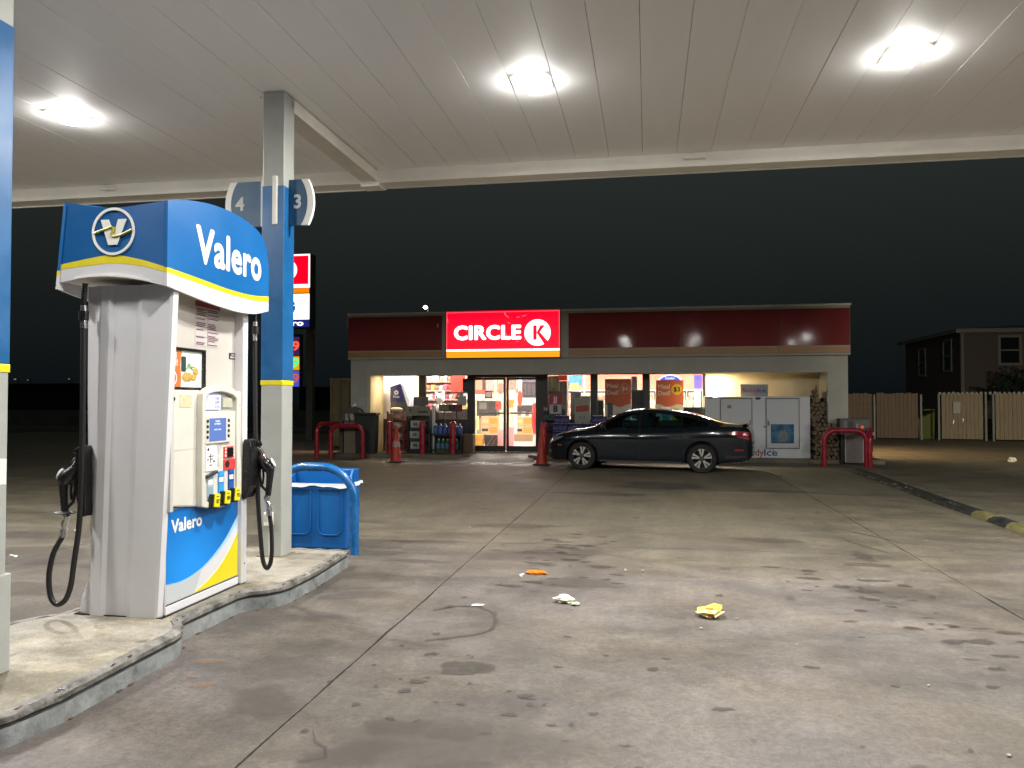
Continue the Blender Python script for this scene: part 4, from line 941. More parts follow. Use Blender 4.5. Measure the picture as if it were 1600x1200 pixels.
b.obj("back_panel", mat("shelf_cream", (.62,.52,.44), .6), she)
for z in (.75, 1.02, 1.30, 1.58, 1.86, 2.14, 2.42): MB().box(a_, c_, 23.15, 23.45, z-.03, z).obj("shelf_board", mat("shelf_edge", (.60,.42,.34), .5), she)
ORDW = ["first", "second", "third", "fourth", "fifth", "sixth", "seventh", "eighth", "ninth", "tenth", "eleventh", "twelfth", "thirteenth", "fourteenth", "fifteenth", "sixteenth", "seventeenth", "eighteenth"]
for r_i, z in enumerate((1.02, 1.30, 1.58, 1.86, 2.14)):
    x = a_+.06; bk_ = 0
    while x < c_-.12:
        w = rnd.uniform(.09, .17); h = rnd.uniform(.15, .22)
        m = rnd.choice(bagm if r_i < 4 else [bagm[2], bagm[6], bagm[1], bagm[6]])
        y0 = 23.2+rnd.uniform(-.03, .03)
        bb_ = MB(); bb_.add([(x,y0,z),(x+w-.012,y0,z),(x+w-.012,y0+.10,z),(x,y0+.10,z),(x,y0+.02,z+h*.5-.0),(x+w-.012,y0-.03,z+h*.5),(x+w-.012,y0+.1,z+h*.5),(x,y0+.1,z+h*.5),(x,y0+.045,z+h),(x+w-.012,y0+.045,z+h),(x+w-.012,y0+.055,z+h),(x,y0+.055,z+h)],
            [(0,3,2,1),(0,1,5,4),(1,2,6,5),(2,3,7,6),(3,0,4,7),(4,5,9,8),(5,6,10,9),(6,7,11,10),(7,4,8,11),(8,9,10,11)])
        bb_.thing("snack_bag", m, "%s snack bag from the left, %s shelf behind the second window" % (ORDW[bk_], ("lowest", "second lowest", "middle", "second highest", "top")[r_i]), "snack bag", "snack bags on the shelves behind the left window")
        x += w; bk_ += 1
qbox(-5.50, -5.10, 1.78, 2.28, 23.0, .04).thing("red_wall_sign", mat("sign_red_matt", (.62,.05,.03), .5), "plain red board hanging behind the second window", "sign")
# white plush figure on the window shelf
t = T("plush_toy", "white plush toy standing among the snack shelves in the window", "toy", (*q(-5.82, 0, 22.4)[:1], 22.4, 1.05))
px_, _ = q(-5.82, 0, 22.4); plm = mat("plush_white", (.85,.85,.88), .9)
b = MB(); b.blob((px_,22.4,1.30),(.13,.10,.16),14,8); b.blob((px_-.10,22.37,1.13),(.06,.10,.05)); b.blob((px_+.10,22.37,1.13),(.06,.10,.05)); b.blob((px_-.15,22.4,1.36),(.05,.05,.10)); b.blob((px_+.15,22.4,1.36),(.05,.05,.10)); b.obj("body", plm, t, smooth=True)
b = MB(); b.blob((px_-.01,22.4,1.62),(.16,.13,.155),14,8); b.blob((px_-.12,22.4,1.76),(.045,.03,.05)); b.blob((px_+.10,22.4,1.77),(.045,.03,.05)); b.obj("head", plm, t, smooth=True)
b = MB(); b.blob((px_-.09,22.28,1.66),(.022,.02,.030),8,5); b.blob((px_-.12,22.29,1.57),(.02,.02,.014),8,5); b.obj("face", blackp, t)
MB().box(px_-.28, px_+.28, 22.25, 22.6, 1.0, 1.08).thing("display_ledge", mat("ledge_blue", (.20,.22,.30), .5), "grey ledge under the white plush toy", "ledge")
qbox(-5.17, -5.0, 1.77, 2.17, 21.45, .12).thing("speaker_box", blackp, "black box hung at the right edge of the second window", "box", bevel=.01)
t = qbox(-5.30, -5.06, 1.40, 1.66, 21.32, .01).thing("price_notice", paper, "white paper notice behind the second window", "notice")
t = qbox(-5.26, -5.14, 1.64, 1.80, 21.34, .01).thing("price_notice", paper, "narrow white slip above the paper notice in the window", "notice")
# dim grey lower part of the stock behind window two
for x0, x1, z1, c in ((-6.2,-5.9,1.24,(.16,.13,.12)),(-5.88,-5.5,1.20,(.20,.19,.18)),(-5.5,-5.03,1.30,(.28,.25,.24))):
    qbox(x0, x1, 1.0, z1, 22.0, .2).thing("stock_stack", mat("stock_%d" % int(c[0]*100), c, .7, noise=(12,.4)), "low grey stack of stock behind window, %s" % {-6.2: "left by the post", -5.88: "under the toy", -5.5: "right by the door"}[x0], "stock")

# kiosk behind the first window
t = T("kiosk", "blue topped cash kiosk standing behind the first window", "kiosk", (*q(-7.05, 0, 22.0)[:1], 22.0, .1))
kx, kz = q(-7.32, 1.35, 22.0); k2, z2 = q(-6.60, 1.12, 22.0)
kbl = mat("kiosk_blue", (.015,.018,.16), .4)
kxa, _ = q(-7.32,0,22); kxb, _ = q(-7.02,0,22); kxc, _ = q(-6.82,0,22)
MB().prism([(kxa,.1),(kxa,1.95),(kxb,2.05),(kxc,1.38),(kxc+.1,1.0),(kxc+.1,.1)], 'XZ', 22.05, 22.6).obj("housing", mat("kiosk_grey", (.06,.065,.06), .5), t)
MB().prism([(kxa,1.50),(kxa,1.95),(kxb,2.05),(kxb+.15,1.50)], 'XZ', 22.03, 22.05).obj("blue_panel", kbl, t)
MB().prism([(kxb+.01,2.03),(kxb+.10,1.98),(kxc+.06,1.55),(kxc+.03,1.20),(kxc-.02,1.36)], 'XZ', 22.10, 22.55).obj("screen_side", mat("kiosk_white", (.75,.75,.78), .4, emit=(.7,.7,.8), estr=.25), t)
cxk = (kxa+kxb)/2+.03
MB().ring(arc(cxk,1.78,.068,0,360,20)[:-1], arc(cxk,1.78,.026,0,360,20)[:-1], 'XZ', 22.026, 22.03).obj("emblem_ring", paper, t)
text("Float", (cxk, 22.028, 1.655), X3, Z3, .10, paper, "lettering", t, bold=.02, width=.19)
qbox(-6.62, -6.46, 1.0, 1.62, 22.2, .2).thing("grey_display", mat("grey_unit", (.15,.15,.14), .6), "grey display unit at the right edge of the first window", "display")

# behind the doors
cart = [q(-4.63,.61,27), q(-4.155,1.13,27)]
def carton(x0, x1, z0, z1, y, d, lab, prints):
    t = T("carton", lab, "box", ((x0+x1)/2, y+d/2, z0), "cardboard cartons stacked inside the doors")
    MB().box(x0, x1, y, y+d, z0, z1).obj("box", card, t, bevel=.006)
    w, h = x1-x0, z1-z0
    for (a, b_, c, e_, m) in prints: MB().box(x0+a*w, x0+b_*w, y-.003, y-.0005, z0+c*h, z0+e_*h).obj("print", m, t)
    MB().box(x0+w*.0, x1, y-.0015, y-.0004, z1-h*.14, z1-h*.10).obj("tape", mat("tape_tan", (.50,.38,.24), .4), t)
ink = mat("ink_black", (.012,.012,.012), .5)
for base, tagw in ((q(-4.63,.61,27)[0], "left"), (q(-3.66,.61,27)[0], "right")):
    wB = .31
    for r_ in range(2):
        for c in range(2):
            x0 = base+c*wB; z0 = .335+r_*.33
            lab = "%s %s carton behind the %s door leaf" % (("lower", "upper")[r_], ("left", "right")[c], tagw)
            pr_ = [(.05,.95,.18,.86,cardor)] if c else ([(.15,.85,.30,.65,mat("carton_tan", (.52,.38,.20), .7))] if r_ else [(.1,.85,.35,.65,ink)])
            carton(x0, x0+wB-.006, z0, z0+.322, 27, .35, lab, pr_)
    MB().box(base-.03, base+.65, 26.97, 27.6, .1, .335).thing("pallet", mat("pallet_wood", (.22,.15,.09), .9), "pallet under the cartons behind the %s door leaf" % tagw, "pallet")
t = T("wire_basket", "dark stacked hand baskets just inside the left door leaf", "basket", (*q(-4.35,0,23.6)[:1], 23.6, .1))
x0, _ = q(-4.55,0,23.6); x1, _ = q(-4.15,0,23.6)
b = MB()
for k in range(3): b.prism([(x0+.03,.14+.1*k),(x1-.03,.14+.1*k),(x1,.27+.1*k),(x0,.27+.1*k)], 'XZ', 23.6, 23.9)
b.obj("basket", mat("basket_dark", (.06,.05,.05), .5), t)
b = MB(); b.tube([(x0+.1,23.59,.14),(x1-.15,23.59,.42)], .008, 6); b.tube([(x0+.25,23.59,.14),(x1-.05,23.59,.38)], .008, 6); b.obj("handle", chrome, t)
MB().box(x0+.02, x1-.02, 23.62, 23.88, .1, .14).obj("stand", blackp, t)
x0, _ = q(-4.79,0,23.6); x1, _ = q(-4.58,0,23.6)
for k, (c, lab) in enumerate((((.72,.42,.05), "yellow snack case at the foot of the left door leaf, bottom of two"), ((.75,.36,.06), "yellow snack case at the foot of the left door leaf, top of two"))):
    t = MB().box(x0, x1, 23.5, 23.75, .12+.19*k, .29+.19*k).thing("snack_case", mat("case_%d" % k, c, .5, noise=(14,.25)), lab, "case", bevel=.008)
t = MB().lathe([(.001,.1),(.13,.1),(.15,.3),(.15,.62),(.13,.66),(.001,.67)], (*q(-4.03,0,23.4)[:1], 23.5, 0), 'Z', 20, caps=False).thing("pink_barrel", mat("pink_tub", (.72,.30,.30), .4), "pink ice barrel behind the left door leaf", "barrel", smooth=True)
t = MB().lathe([(.001,.1),(.09,.1),(.09,.72),(.001,.73)], (*q(-3.78,0,23.4)[:1], 23.5, 0), 'Z', 20, caps=False).thing("pink_barrel", mat("pink_tub", (.72,.30,.30), .4), "slim pink bin behind the right door leaf", "barrel", smooth=True)
qbox(-4.80, -4.72, .72, 1.10, 23.2, .12).thing("bottle_display", mat("bottle_yellow", (.75,.60,.30), .4), "pale yellow bottle display at the left door edge", "display")
cnt = T("checkout_counter", "dark checkout counter seen through the left door leaf", "counter", (*q(-4.45,0,28.2)[:1], 28.2, .1))
a, c = q(-4.76,1.22,28.2); b_, e_ = q(-4.19,1.53,28.2)
MB().box(a, b_, 28.2, 28.8, .9, e_).obj("front", mat("counter_dark", (.035,.033,.032), .4), cnt); MB().box(a-.03, b_+.03, 28.16, 28.8, e_, e_+.03).obj("top", steel, cnt)
MB().box(a+.1, a+.38, 28.185, 28.199, c+.1, e_-.06).obj("notice", mat("grey_unit2", (.10,.10,.10), .5), cnt); MB().box(a, b_, 28.25, 28.8, .1, .9).obj("base", mat("counter_base", (.25,.18,.13), .6), cnt)
qbox(-4.80, -4.53, 1.72, 1.84, 28.1, .3).thing("red_box", mat("sign_red_matt", (.62,.05,.03), .5), "red topped tray above the checkout counter", "box")
qbox(-4.80, -4.60, 1.56, 1.71, 28.1, .3).thing("cup_stack", mat("plush_white", (.85,.85,.88), .9), "white stack of cups beside the till screen", "cups")
t = T("till_screen", "dark till screen standing on the checkout counter", "screen", (*q(-4.42,0,28.0)[:1], 28.0, 1.6))
qbox(-4.53, -4.31, 1.60, 1.82, 28.0, .05).obj("panel", blackp, t); qbox(-4.45, -4.40, 1.53, 1.60, 28.02, .03).obj("stem", greyp, t); qbox(-4.50, -4.33, 1.64, 1.78, 27.99, .008).obj("glass", mat("till_glass", (.10,.08,.10), .2), t)
for x0, x1, z0, z1, m, lab in ((-4.51,-4.27,1.82,2.2,(.72,.40,.38),"pink poster hanging behind the left door leaf"),(-4.26,-4.19,1.62,2.2,(.80,.72,.55),"cream strip poster behind the left door leaf"),(-4.12,-4.03,1.72,2.0,(.70,.20,.18),"red strip poster near the door meeting stile"),(-4.15,-4.0,2.02,2.2,(.70,.45,.42),"small pink poster at the top of the left door leaf")):
    qbox(x0, x1, z0, z1, 29.2, .02).thing("hanging_poster", mat("poster_%d_%d" % (m[0]*100, x0*-100), m, .6, noise=(9,.2)), lab, "poster")
qbox(-4.60, -4.51, 1.83, 2.14, 27.4, .1).thing("standee", mat("standee_dark", (.05,.03,.03), .6), "narrow dark panel among the posters behind the door", "panel")
qbox(-4.22, -4.06, 1.28, 1.52, 24.6, .1).thing("candy_rack", mat("candy_red", (.50,.10,.09), .5, noise=(30,.8)), "red and white candy rack beside the counter", "rack")
t = qbox(-3.83, -3.68, 1.58, 1.83, 25.0, .2).thing("cream_tub", mat("tub_cream", (.80,.72,.48), .5), "cream coloured tub behind the right door leaf", "tub")
qbox(-3.83, -3.70, 1.34, 1.56, 25.0, .2).thing("orange_carton", cardor, "small orange carton under the cream tub", "box")
qbox(-3.83, -3.62, 1.86, 2.2, 27.0, .2).thing("coffee_shelf", mat("shelf_taupe", (.34,.28,.24), .6, noise=(14,.5)), "taupe shelf of jars at upper left of the right door leaf", "shelf")
qbox(-3.70, -3.62, .62, 1.48, 24.5, .12).thing("white_post", paper, "white sensor post behind the right door leaf", "post")
rs = T("red_pennant", "tall red oval sign hanging behind the right door leaf", "sign", (*q(-3.52,0,26)[:1], 26, 1.4))
xo, _ = q(-3.52,0,26); MB().prism([(xo+.085*math.cos(rad(a)), 1.62+.27*math.sin(rad(a))) for a in range(0,360,15)], 'XZ', 26.0, 26.02).obj("red_face", mat("sign_red_matt", (.62,.05,.03), .5), rs)
MB().prism([(xo-.05,1.82),(xo+.06,1.82),(xo+.07,2.36),(xo-.05,2.36)], 'XZ', 26.005, 26.018).obj("cream_tail", paper, rs)
mb_ = T("menu_board", "dark menu board on the back wall behind the right door leaf", "menu board", (*q(-3.26,0,29.6)[:1], 29.6, 1.7))
qbox(-3.46, -3.07, 1.62, 2.07, 29.6, .06).obj("panel", mat("board_dark", (.045,.04,.045), .5), mb_)
for k in range(3): qbox(-3.42+.12*k, -3.34+.12*k, 1.70, 2.0, 29.59, .008).obj("menu_print", mat("menu_print", (.09,.08,.09), .5, noise=(25,.7)), mb_)
qbox(-3.46, -3.07, 2.08, 2.2, 29.6, .2).thing("cup_shelf", mat("shelf_violet", (.14,.12,.20), .6, noise=(20,.5)), "violet grey shelf of cups above the menu board", "shelf")
qbox(-3.43, -3.20, 1.45, 1.60, 28.25, .3).thing("drinks_machine", mat("machine_pale", (.55,.66,.75), .4, noise=(12,.3)), "pale blue drinks machine on the far counter", "machine")
c2 = T("far_counter", "dark serving counter seen through the right door leaf", "counter", (*q(-3.4,0,28.2)[:1], 28.2, .1))
a, c = q(-3.64,1.24,28.2); b_, e_ = q(-3.16,1.41,28.2); MB().box(a, b_, 28.2, 28.8, c, e_).obj("front", mat("counter_dark", (.035,.033,.032), .4), c2); MB().box(a, b_, 28.3, 28.8, .1, c).obj("base", mat("counter_base", (.25,.18,.13), .6), c2)
for k, x in enumerate((-3.42, -3.20)):
    xx, zz = q(x, 1.16, 25.6); MB().lathe([(.001,zz-.09),(.055,zz-.09),(.075,zz+.07),(.001,zz+.07)], (xx,25.6,0), 'Z', 16, caps=False).thing("white_tub", paper, ("left", "right")[k]+" white tub below the far counter", "tub", smooth=True)
rbm = MB().lathe([(.001,.5),(.12,.5),(.17,.75),(.18,1.1),(.14,1.45),(.001,1.5)], (*q(-3.04,0,24)[:1], 24, 0), 'Z', 20, caps=False).thing("red_cooler_tub", mat("cooler_red", (.62,.04,.04), .35), "red drinks tub at the right edge of the door", "tub", smooth=True)
MB().lathe([(.001,.1),(.16,.1),(.10,.5),(.001,.5)], (*q(-3.04,0,24)[:1], 24, 0), 'Z', 16, caps=False).thing("tub_stand", greyp, "grey stand under the red drinks tub", "stand", smooth=True)

# windows right of the door: stock, posters, cooler wall
t = T("dark_cooler", "dim grey cabinet of bottles behind the third window", "cabinet", (*q(-2.5,0,22)[:1], 22, .1))
qbox(-2.74, -2.20, 1.0, 2.08, 22.0, .5).obj("case", mat("cabinet_dim", (.09,.09,.08), .5, noise=(5,.5)), t); qbox(-2.74, -2.42, 1.80, 2.22, 21.9, .08).obj("bottle_row", mat("bottles_olive", (.16,.17,.11), .4, noise=(25,.8), stretch=(1,1,.15)), t)
qbox(-2.45, -2.20, 2.10, 2.24, 21.85, .1).obj("red_header", mat("sign_red_matt", (.62,.05,.03), .5), t); qbox(-2.74, -2.42, 1.60, 1.66, 21.95, .05).obj("shelf_edge", greyp, t)
qbox(-2.16, -1.78, 1.95, 2.24, 23, .02).thing("blue_poster", mat("poster_blue", (.06,.22,.50), .5, noise=(5,.5)), "blue poster hanging behind the third window", "poster")
qbox(-2.10, -1.88, 1.82, 2.02, 22.9, .05).thing("yellow_display", mat("display_yellow", (.75,.52,.12), .5, noise=(10,.4)), "yellow topped display under the blue poster", "display")
qbox(-1.74, -1.70, 1.55, 2.24, 22.6, .04).thing("lit_pole", mat("pole_cream", (.85,.80,.50), .5), "cream upright pole behind the third window", "pole")
for x0, x1, z1, lab in ((-2.10,-1.82,1.78,"grey carton display at the middle of the third window"),(-1.80,-1.56,1.66,"lower grey carton display beside the third window post")):
    qbox(x0, x1, 1.0, z1, 21.6, .25).thing("carton_display", mat("carton_grey", (.20,.20,.18), .7, noise=(8,.25)), lab, "display")
def shelf_unit(x0, x1, y, lab):
    t = T("drinks_cooler", lab, "cooler", (*q((x0+x1)/2,0,y)[:1], y, .1)); a, _ = q(x0,0,y); b_, _ = q(x1,0,y)
    MB().box(a, b_, y+.1, y+.6, .1, 1.97).obj("case", mat("cooler_case", (.75,.68,.55), .5), t)
    xx = a+.05
    while xx < b_-.3:
        d = MB().ring([(xx,.2),(xx+.55,.2),(xx+.55,1.92),(xx,1.92)], [(xx+.04,.26),(xx+.51,.26),(xx+.51,1.86),(xx+.04,1.86)], 'XZ', y+.06, y+.1); d = d.obj("door", darkf, t)
        bb_ = MB()
        for zz in (.3,.62,.94,1.26,1.58):
            k = xx+.07
            while k < xx+.48: 
                bb_.cyl((k, y+.085, zz), (k, y+.085, zz+rnd.uniform(.15,.24)), .022, .014, 6); k += .055
        bb_.obj("bottle_row", mat("bottles_mix", (.42,.22,.14), .3, noise=(6,.9)), d, kind="stuff"); xx += .58
shelf_unit(-2.7, 1.6, 29.8, "wall of lit drinks coolers at the back of the shop")
cks = qbox(-.44, -.28, 1.80, 2.2, 21.5, .01).thing("checker_sign", paper, "small black and white checkered sign by the window post", "sign")
ckb = MB()
for i in range(6):
    for j in range(9):
        if (i+j) % 2: a, c = q(-.44+.0267*i, 1.80+.0444*j, 21.499); ckb.box(a, a+.027, 21.494, 21.499, c, c+.045)
ckb.obj("checker_print", ink, cks)
qbox(-.44, -.14, 1.02, 1.83, 21.35, .06).thing("dark_board", mat("panel_dark", (.012,.02,.02), .5), "dark panel beside the orange 4 dollar poster", "panel")
qbox(-1.36, -1.20, 1.02, 1.55, 21.5, .3).thing("dark_stand", mat("panel_dark", (.012,.02,.02), .5), "dark stand at the left of the fourth window", "stand")
qbox(.05, .24, 1.02, 1.34, 21.5, .3).thing("dark_stand", mat("panel_dark", (.012,.02,.02), .5), "dark stand at the left of the fifth window", "stand")
qbox(.93, 1.46, 1.02, 1.36, 21.5, .3).thing("dark_stand", mat("panel_dark", (.012,.02,.02), .5), "dark stand at the right of the fifth window", "stand")
for k, (x, y) in enumerate(((.10,23),(.16,23),(.98,23.2),(1.06,23.2),(1.14,23.2))):
    xx, zz = q(x, 1.36, y); bo = MB().lathe([(.001,zz-.1),(.035,zz-.1),(.035,zz+.15),(.015,zz+.24),(.015,zz+.30),(.001,zz+.30)], (xx,y,0), 'Z', 12, caps=False)
    bo.thing("drink_bottle", mat("bottle_pale", (.80,.70,.45), .3), ("first","second","third","fourth","fifth")[k]+" pale drink bottle from the left behind the fifth window", "bottle", "bottles behind the fifth window", smooth=True)
qbox(1.24, 1.40, 1.36, 1.85, 23.5, .2).thing("cream_unit", mat("tub_cream", (.80,.72,.48), .5), "cream display column behind the fifth window", "display")
# oval neon sign
ns = T("neon_sign", "blue oval neon sign at the top of the fifth window", "neon sign", (.60, 21.42, 1.98))
neon = mat("neon_violet", (.4,.4,.8), .3, emit=(.55,.55,1.0), estr=2.2); neonb = mat("neon_blue_fill", (.05,.08,.3), .3, emit=(.10,.14,.62), estr=.8)
el = [(.60+.31*math.cos(rad(a)), 2.04+.19*math.sin(rad(a))) for a in range(0,360,10)]
MB().prism(el, 'XZ', 21.44, 21.45).obj("blue_face", neonb, ns); MB().tube([(x, 21.43, z) for x, z in el+el[:2]], .014, 8).obj("neon_tube", neon, ns)
text("Cooler", (.60, 21.435, 2.15), X3, Z3, .085, neon, "lettering", ns, bold=.01, width=.26)
vs_ = T("violet_sign", "glowing violet sign at the right of the fifth window", "neon sign", (1.36, 21.42, 1.9))
MB().box(1.24, 1.46, 21.44, 21.46, 1.86, 2.24).obj("face", mat("violet_lit", (.2,.15,.5), .4, emit=(.36,.28,.95), estr=.75), vs_)
text("O", (1.36, 21.437, 2.15), X3, Z3, .11, mat("neon_deep", (.05,.05,.3), .4, emit=(.10,.12,.75), estr=1.2), "symbol", vs_, bold=.02)
# posters stuck on the glass
def meal(x0, x1, z0, z1, price, pc, lab, kind_):
    y = YW-.012; t = T("window_poster", lab, "poster", ((x0+x1)/2, y, z0), "meal deal posters in the shop windows"); w, h = x1-x0, z1-z0
    MB().box(x0, x1, y, y+.004, z0, z1).obj("sheet", mat("poster_pale2", (.50,.50,.44), .6), t)
    wav = [(x0+w*i/12, z0+h*(.46+.03*math.sin(i*.7+kind_))) for i in range(13)]
    MB().prism(wav+[(x1,z1),(x0,z1)], 'XZ', y-.002, y).obj("orange_field", mat("poster_orange2", (.50,.115,.04), .6), t)
    text("Meal", (x0+.06*w, y-.0025, z0+h*.86), X3, Z3, .17, mat("poster_letter", (.62,.50,.42), .6), "lettering", t, bold=.03, align='LEFT', width=w*.42, warp=None)
    text("Deal!", (x0+.06*w, y-.0025, z0+h*.72), X3, Z3, .17, mat("poster_letter", (.62,.50,.42), .6), "lettering", t, bold=.03, align='LEFT', width=w*.44, warp=None)
    cx, cz, r = x0+w*.76, z0+h*.80, w*.20
    if pc is None: MB().ring(arc(cx,cz,r,0,360,26)[:-1], arc(cx,cz,r*.92,0,360,26)[:-1], 'XZ', y-.003, y-.002).obj("price_ring", mat("poster_letter", (.62,.50,.42), .6), t); pm = mat("poster_letter", (.62,.50,.42), .6)
    else: MB().prism(arc(cx,cz,r,0,360,26)[:-1], 'XZ', y-.003, y-.002).obj("price_disc", mat("poster_yellow", (.62,.40,.03), .6), t); pm = ink
    text(price, (cx, y-.0035, cz), X3, Z3, .17, pm, "price", t, bold=.03, width=r*1.1)
    if kind_ == 0:
        MB().prism(rrect(x0+w*.10,x0+w*.30,z0+h*.20,z0+h*.52,.02), 'XZ', y-.003, y-.002).obj("pictured_cup", mat("cup_dark", (.03,.06,.06), .4), t)
        b = MB()
        for (a, c, r1, r2) in ((.36,.18,.16,.055),(.62,.15,.16,.05),(.55,.27,.18,.06),(.80,.27,.10,.05)): b.blob((x0+w*a, y-.003, z0+h*c), (w*r1, .003, r2), 12, 6, .15)
        b.obj("pictured_food", mat("food_tan2", (.46,.27,.06), .6, noise=(25,.6)), t)
    else:
        MB().prism([(x0+w*.20,z0+h*.36),(x0+w*.50,z0+h*.36),(x0+w*.46,z0+h*.12),(x0+w*.24,z0+h*.12)], 'XZ', y-.003, y-.002).obj("pictured_cup", mat("cup_blue", (.08,.22,.42), .5), t)
        MB().prism([(x0+w*.17,z0+h*.43),(x0+w*.52,z0+h*.43),(x0+w*.50,z0+h*.36),(x0+w*.20,z0+h*.36)], 'XZ', y-.003, y-.002).obj("pictured_lid", paper, t)
        b = MB(); b.box(x0+w*.58, x0+w*.88, y-.003, y-.002, z0+h*.06, z0+h*.26); b.blob((x0+w*.73, y-.003, z0+h*.34), (w*.13, .003, .10), 12, 6, .15); b.obj("pictured_food", mat("food_yellow", (.60,.44,.02), .6, noise=(20,.4)), t)
meal(-1.155, -.445, .78, 2.13, "$4", None, "orange Meal Deal poster priced 4 dollars on the fourth window", 0)
meal(.225, .95, .82, 2.09, "$3", 1, "orange Meal Deal poster priced 3 dollars on the fifth window", 1)
t = T("window_poster", "pale paper poster with an orange smear on the third window", "poster", (-1.74, YW-.3, .9))
MB().box(-1.96, -1.54, YW-.31, YW-.305, .93, 1.62).obj("sheet", mat("poster_pale3", (.36,.36,.31), .6), t); MB().prism([(-1.93,1.22),(-1.58,1.25),(-1.58,1.42),(-1.92,1.38)], 'XZ', YW-.313, YW-.31).obj("orange_print", mat("print_orange", (.42,.10,.05), .6, noise=(20,.4)), t)
b = MB(); b.box(-1.82,-1.78,YW-.313,YW-.31,1.04,1.12); b.box(-1.72,-1.68,YW-.313,YW-.31,1.04,1.12); b.obj("teal_print", mat("print_teal", (.14,.26,.26), .6), t)
MB().box(-1.90, -1.60, YW-.30, YW-.06, .10, .93).obj("plinth", mat("plinth_dark", (.03,.03,.035), .6), t)
# ------------------------------------------------------------------ things standing in front of the shop
def bollard(x, y, label):
    t = T("bollard", label, "bollard", (x, y, .10), "red steel bollards along the shop front")
    MB().lathe([(.085,.10),(.085,.90),(.080,.94),(.06,.965),(.03,.98),(.001,.985)], (x,y,0), 'Z', 20, caps=False).obj("post", red, t, smooth=True)
    MB().lathe([(.10,.10),(.10,.106),(.001,.106)], (x,y,0), 'Z', 16, caps=False).obj("base_ring", walk_c, t)
bollard(-6.93, 20.05, "red bollard behind the left traffic cone")
bollard(-6.03, 20.15, "red bollard between the price card rack and the blue jugs")
bollard(-5.18, 20.15, "red bollard in front of the blue and green jugs")
bollard(-2.72, 20.25, "red bollard right of the door behind the right cone")
conem = mat("cone_orange", (.50, .045, .02), .5, noise=(6, .3))
def cone(x, y, label, band):
    t = T("traffic_cone", label, "cone", (x, y, 0))
    MB().prism(rrect(x-.19,x+.19,y-.19,y+.19,.03), 'XY', .0, .035).obj("base", mat("cone_base", (.03,.022,.02), .7), t, bevel=.006)
    b = MB().lathe([(.145,.035),(.135,.06),(.035,.90),(.028,.91),(.022,.88)], (x,y,0), 'Z', 20, caps=False); b.obj("body", conem, t, smooth=True)
    if band: MB().lathe([(.099,.38),(.079,.54),(.077,.54),(.097,.38)], (x,y,0), 'Z', 20, caps=False).obj("band", mat("cone_band", (.42,.28,.24), .5, noise=(12,.4)), t, smooth=True)
cone(-6.17, 18.35, "faded orange traffic cone left, in front of the red rack", True)
cone(-2.49, 18.15, "orange traffic cone beside the nose of the parked car", False)
gb = "red hoop guards beside the shop"
hoop(-8.37, -7.47, 19.45, 0, .86, .20, .062, red, "red hoop guard in front of the beige cabinet, left end of shop", gb)
hoop(0, .95, 0, 0, .90, .22, .062, red, "", gb)
h2 = [o for o in bpy.data.objects if o.name.startswith("hoop_guard")][-1]
h2.location = (-8.62, 20.0, 0); h2.rotation_euler = (0, 0, rad(65)); h2["label"] = "red hoop guard set sideways at the far left of the shop"
hoop(4.05, 4.98, 18.95, 0, .84, .26, .06, red, "red hoop guard in front of the right hand air machine", gb)
hoop(0, .95, 0, 0, .84, .26, .06, red, "", gb)
h3 = [o for o in bpy.data.objects if o.name.startswith("hoop_guard")][-1]
h3.location = (5.16, 19.35, 0); h3.rotation_euler = (0, 0, rad(75)); h3["label"] = "red hoop guard set sideways past the right corner pier"
# left cabinet: air machine
t = T("air_machine", "beige air machine cabinet behind the left hoop guard", "air machine", (-8.0, 20.1, 0))
cab = mat("cabinet_tan", (.20,.16,.11), .6, noise=(4,.15))
MB().box(-8.17, -7.68, 19.85, 20.25, .04, .98).obj("cabinet", cab, t, bevel=.015)
b = MB(); b.prism([(-8.22,.98),(-7.62,.98),(-7.62,1.16)]+arc(-7.92,1.06,.30,20,160,8)+[(-8.22,1.16)], 'XZ', 19.80, 20.28); b.obj("hood", mat("cabinet_brown", (.10,.08,.06), .6), t, bevel=.01)
MB().box(-8.10, -7.86, 19.793, 19.80, 1.0, 1.18).obj("notice", mat("notice_pale", (.42,.42,.36), .6), t)
MB().tube([(-7.99,19.78,1.19),(-8.0,19.77,1.10),(-7.95,19.77,1.0),(-7.98,19.77,.96)], .022, 8).obj("hose", blackp, t)
MB().tube([(-8.0,20.1,1.30),(-8.0,20.1,1.42),(-7.94,20.1,1.48),(-7.93,20.1,1.38)], .02, 8).obj("hose_hook", steel, t)
MB().box(-8.34, -8.24, 19.95, 20.05, 0, 1.24).thing("sign_post", mat("cabinet_brown", (.10,.08,.06), .6), "square brown post left of the air machine", "post", bevel=.008)
b = MB(); b.prism([(-7.80,.10),(-7.27,.10),(-7.24,1.14),(-7.83,1.14)], 'XZ', 19.78, 20.09)
t = T("trash_container", "tall dark green rubbish container against the left pier", "rubbish bin", (-7.53, 19.94, .10))
dg_ = mat("bin_dark_green", (.022,.030,.027), .55, noise=(5,.15)); b.obj("body", dg_, t, bevel=.02); MB().box(-7.86, -7.21, 19.75, 20.1, 1.14, 1.21).obj("lid", dg_, t, bevel=.02)
MB().box(-7.845, -7.65, 20.095, 20.0999, 1.40, 1.60).thing("wall_notice", mat("notice_grey", (.52,.50,.45), .6), "small pale notice on the left pier of the shop", "notice")
MB().prism([(-7.22,.10),(-6.97,.10),(-7.02,1.18),(-7.16,1.18)], 'XZ', 20.50, 20.56).thing("leaning_board", mat("board_pinkish", (.30,.25,.21), .7), "pale board leaning beside the dark green container", "board")

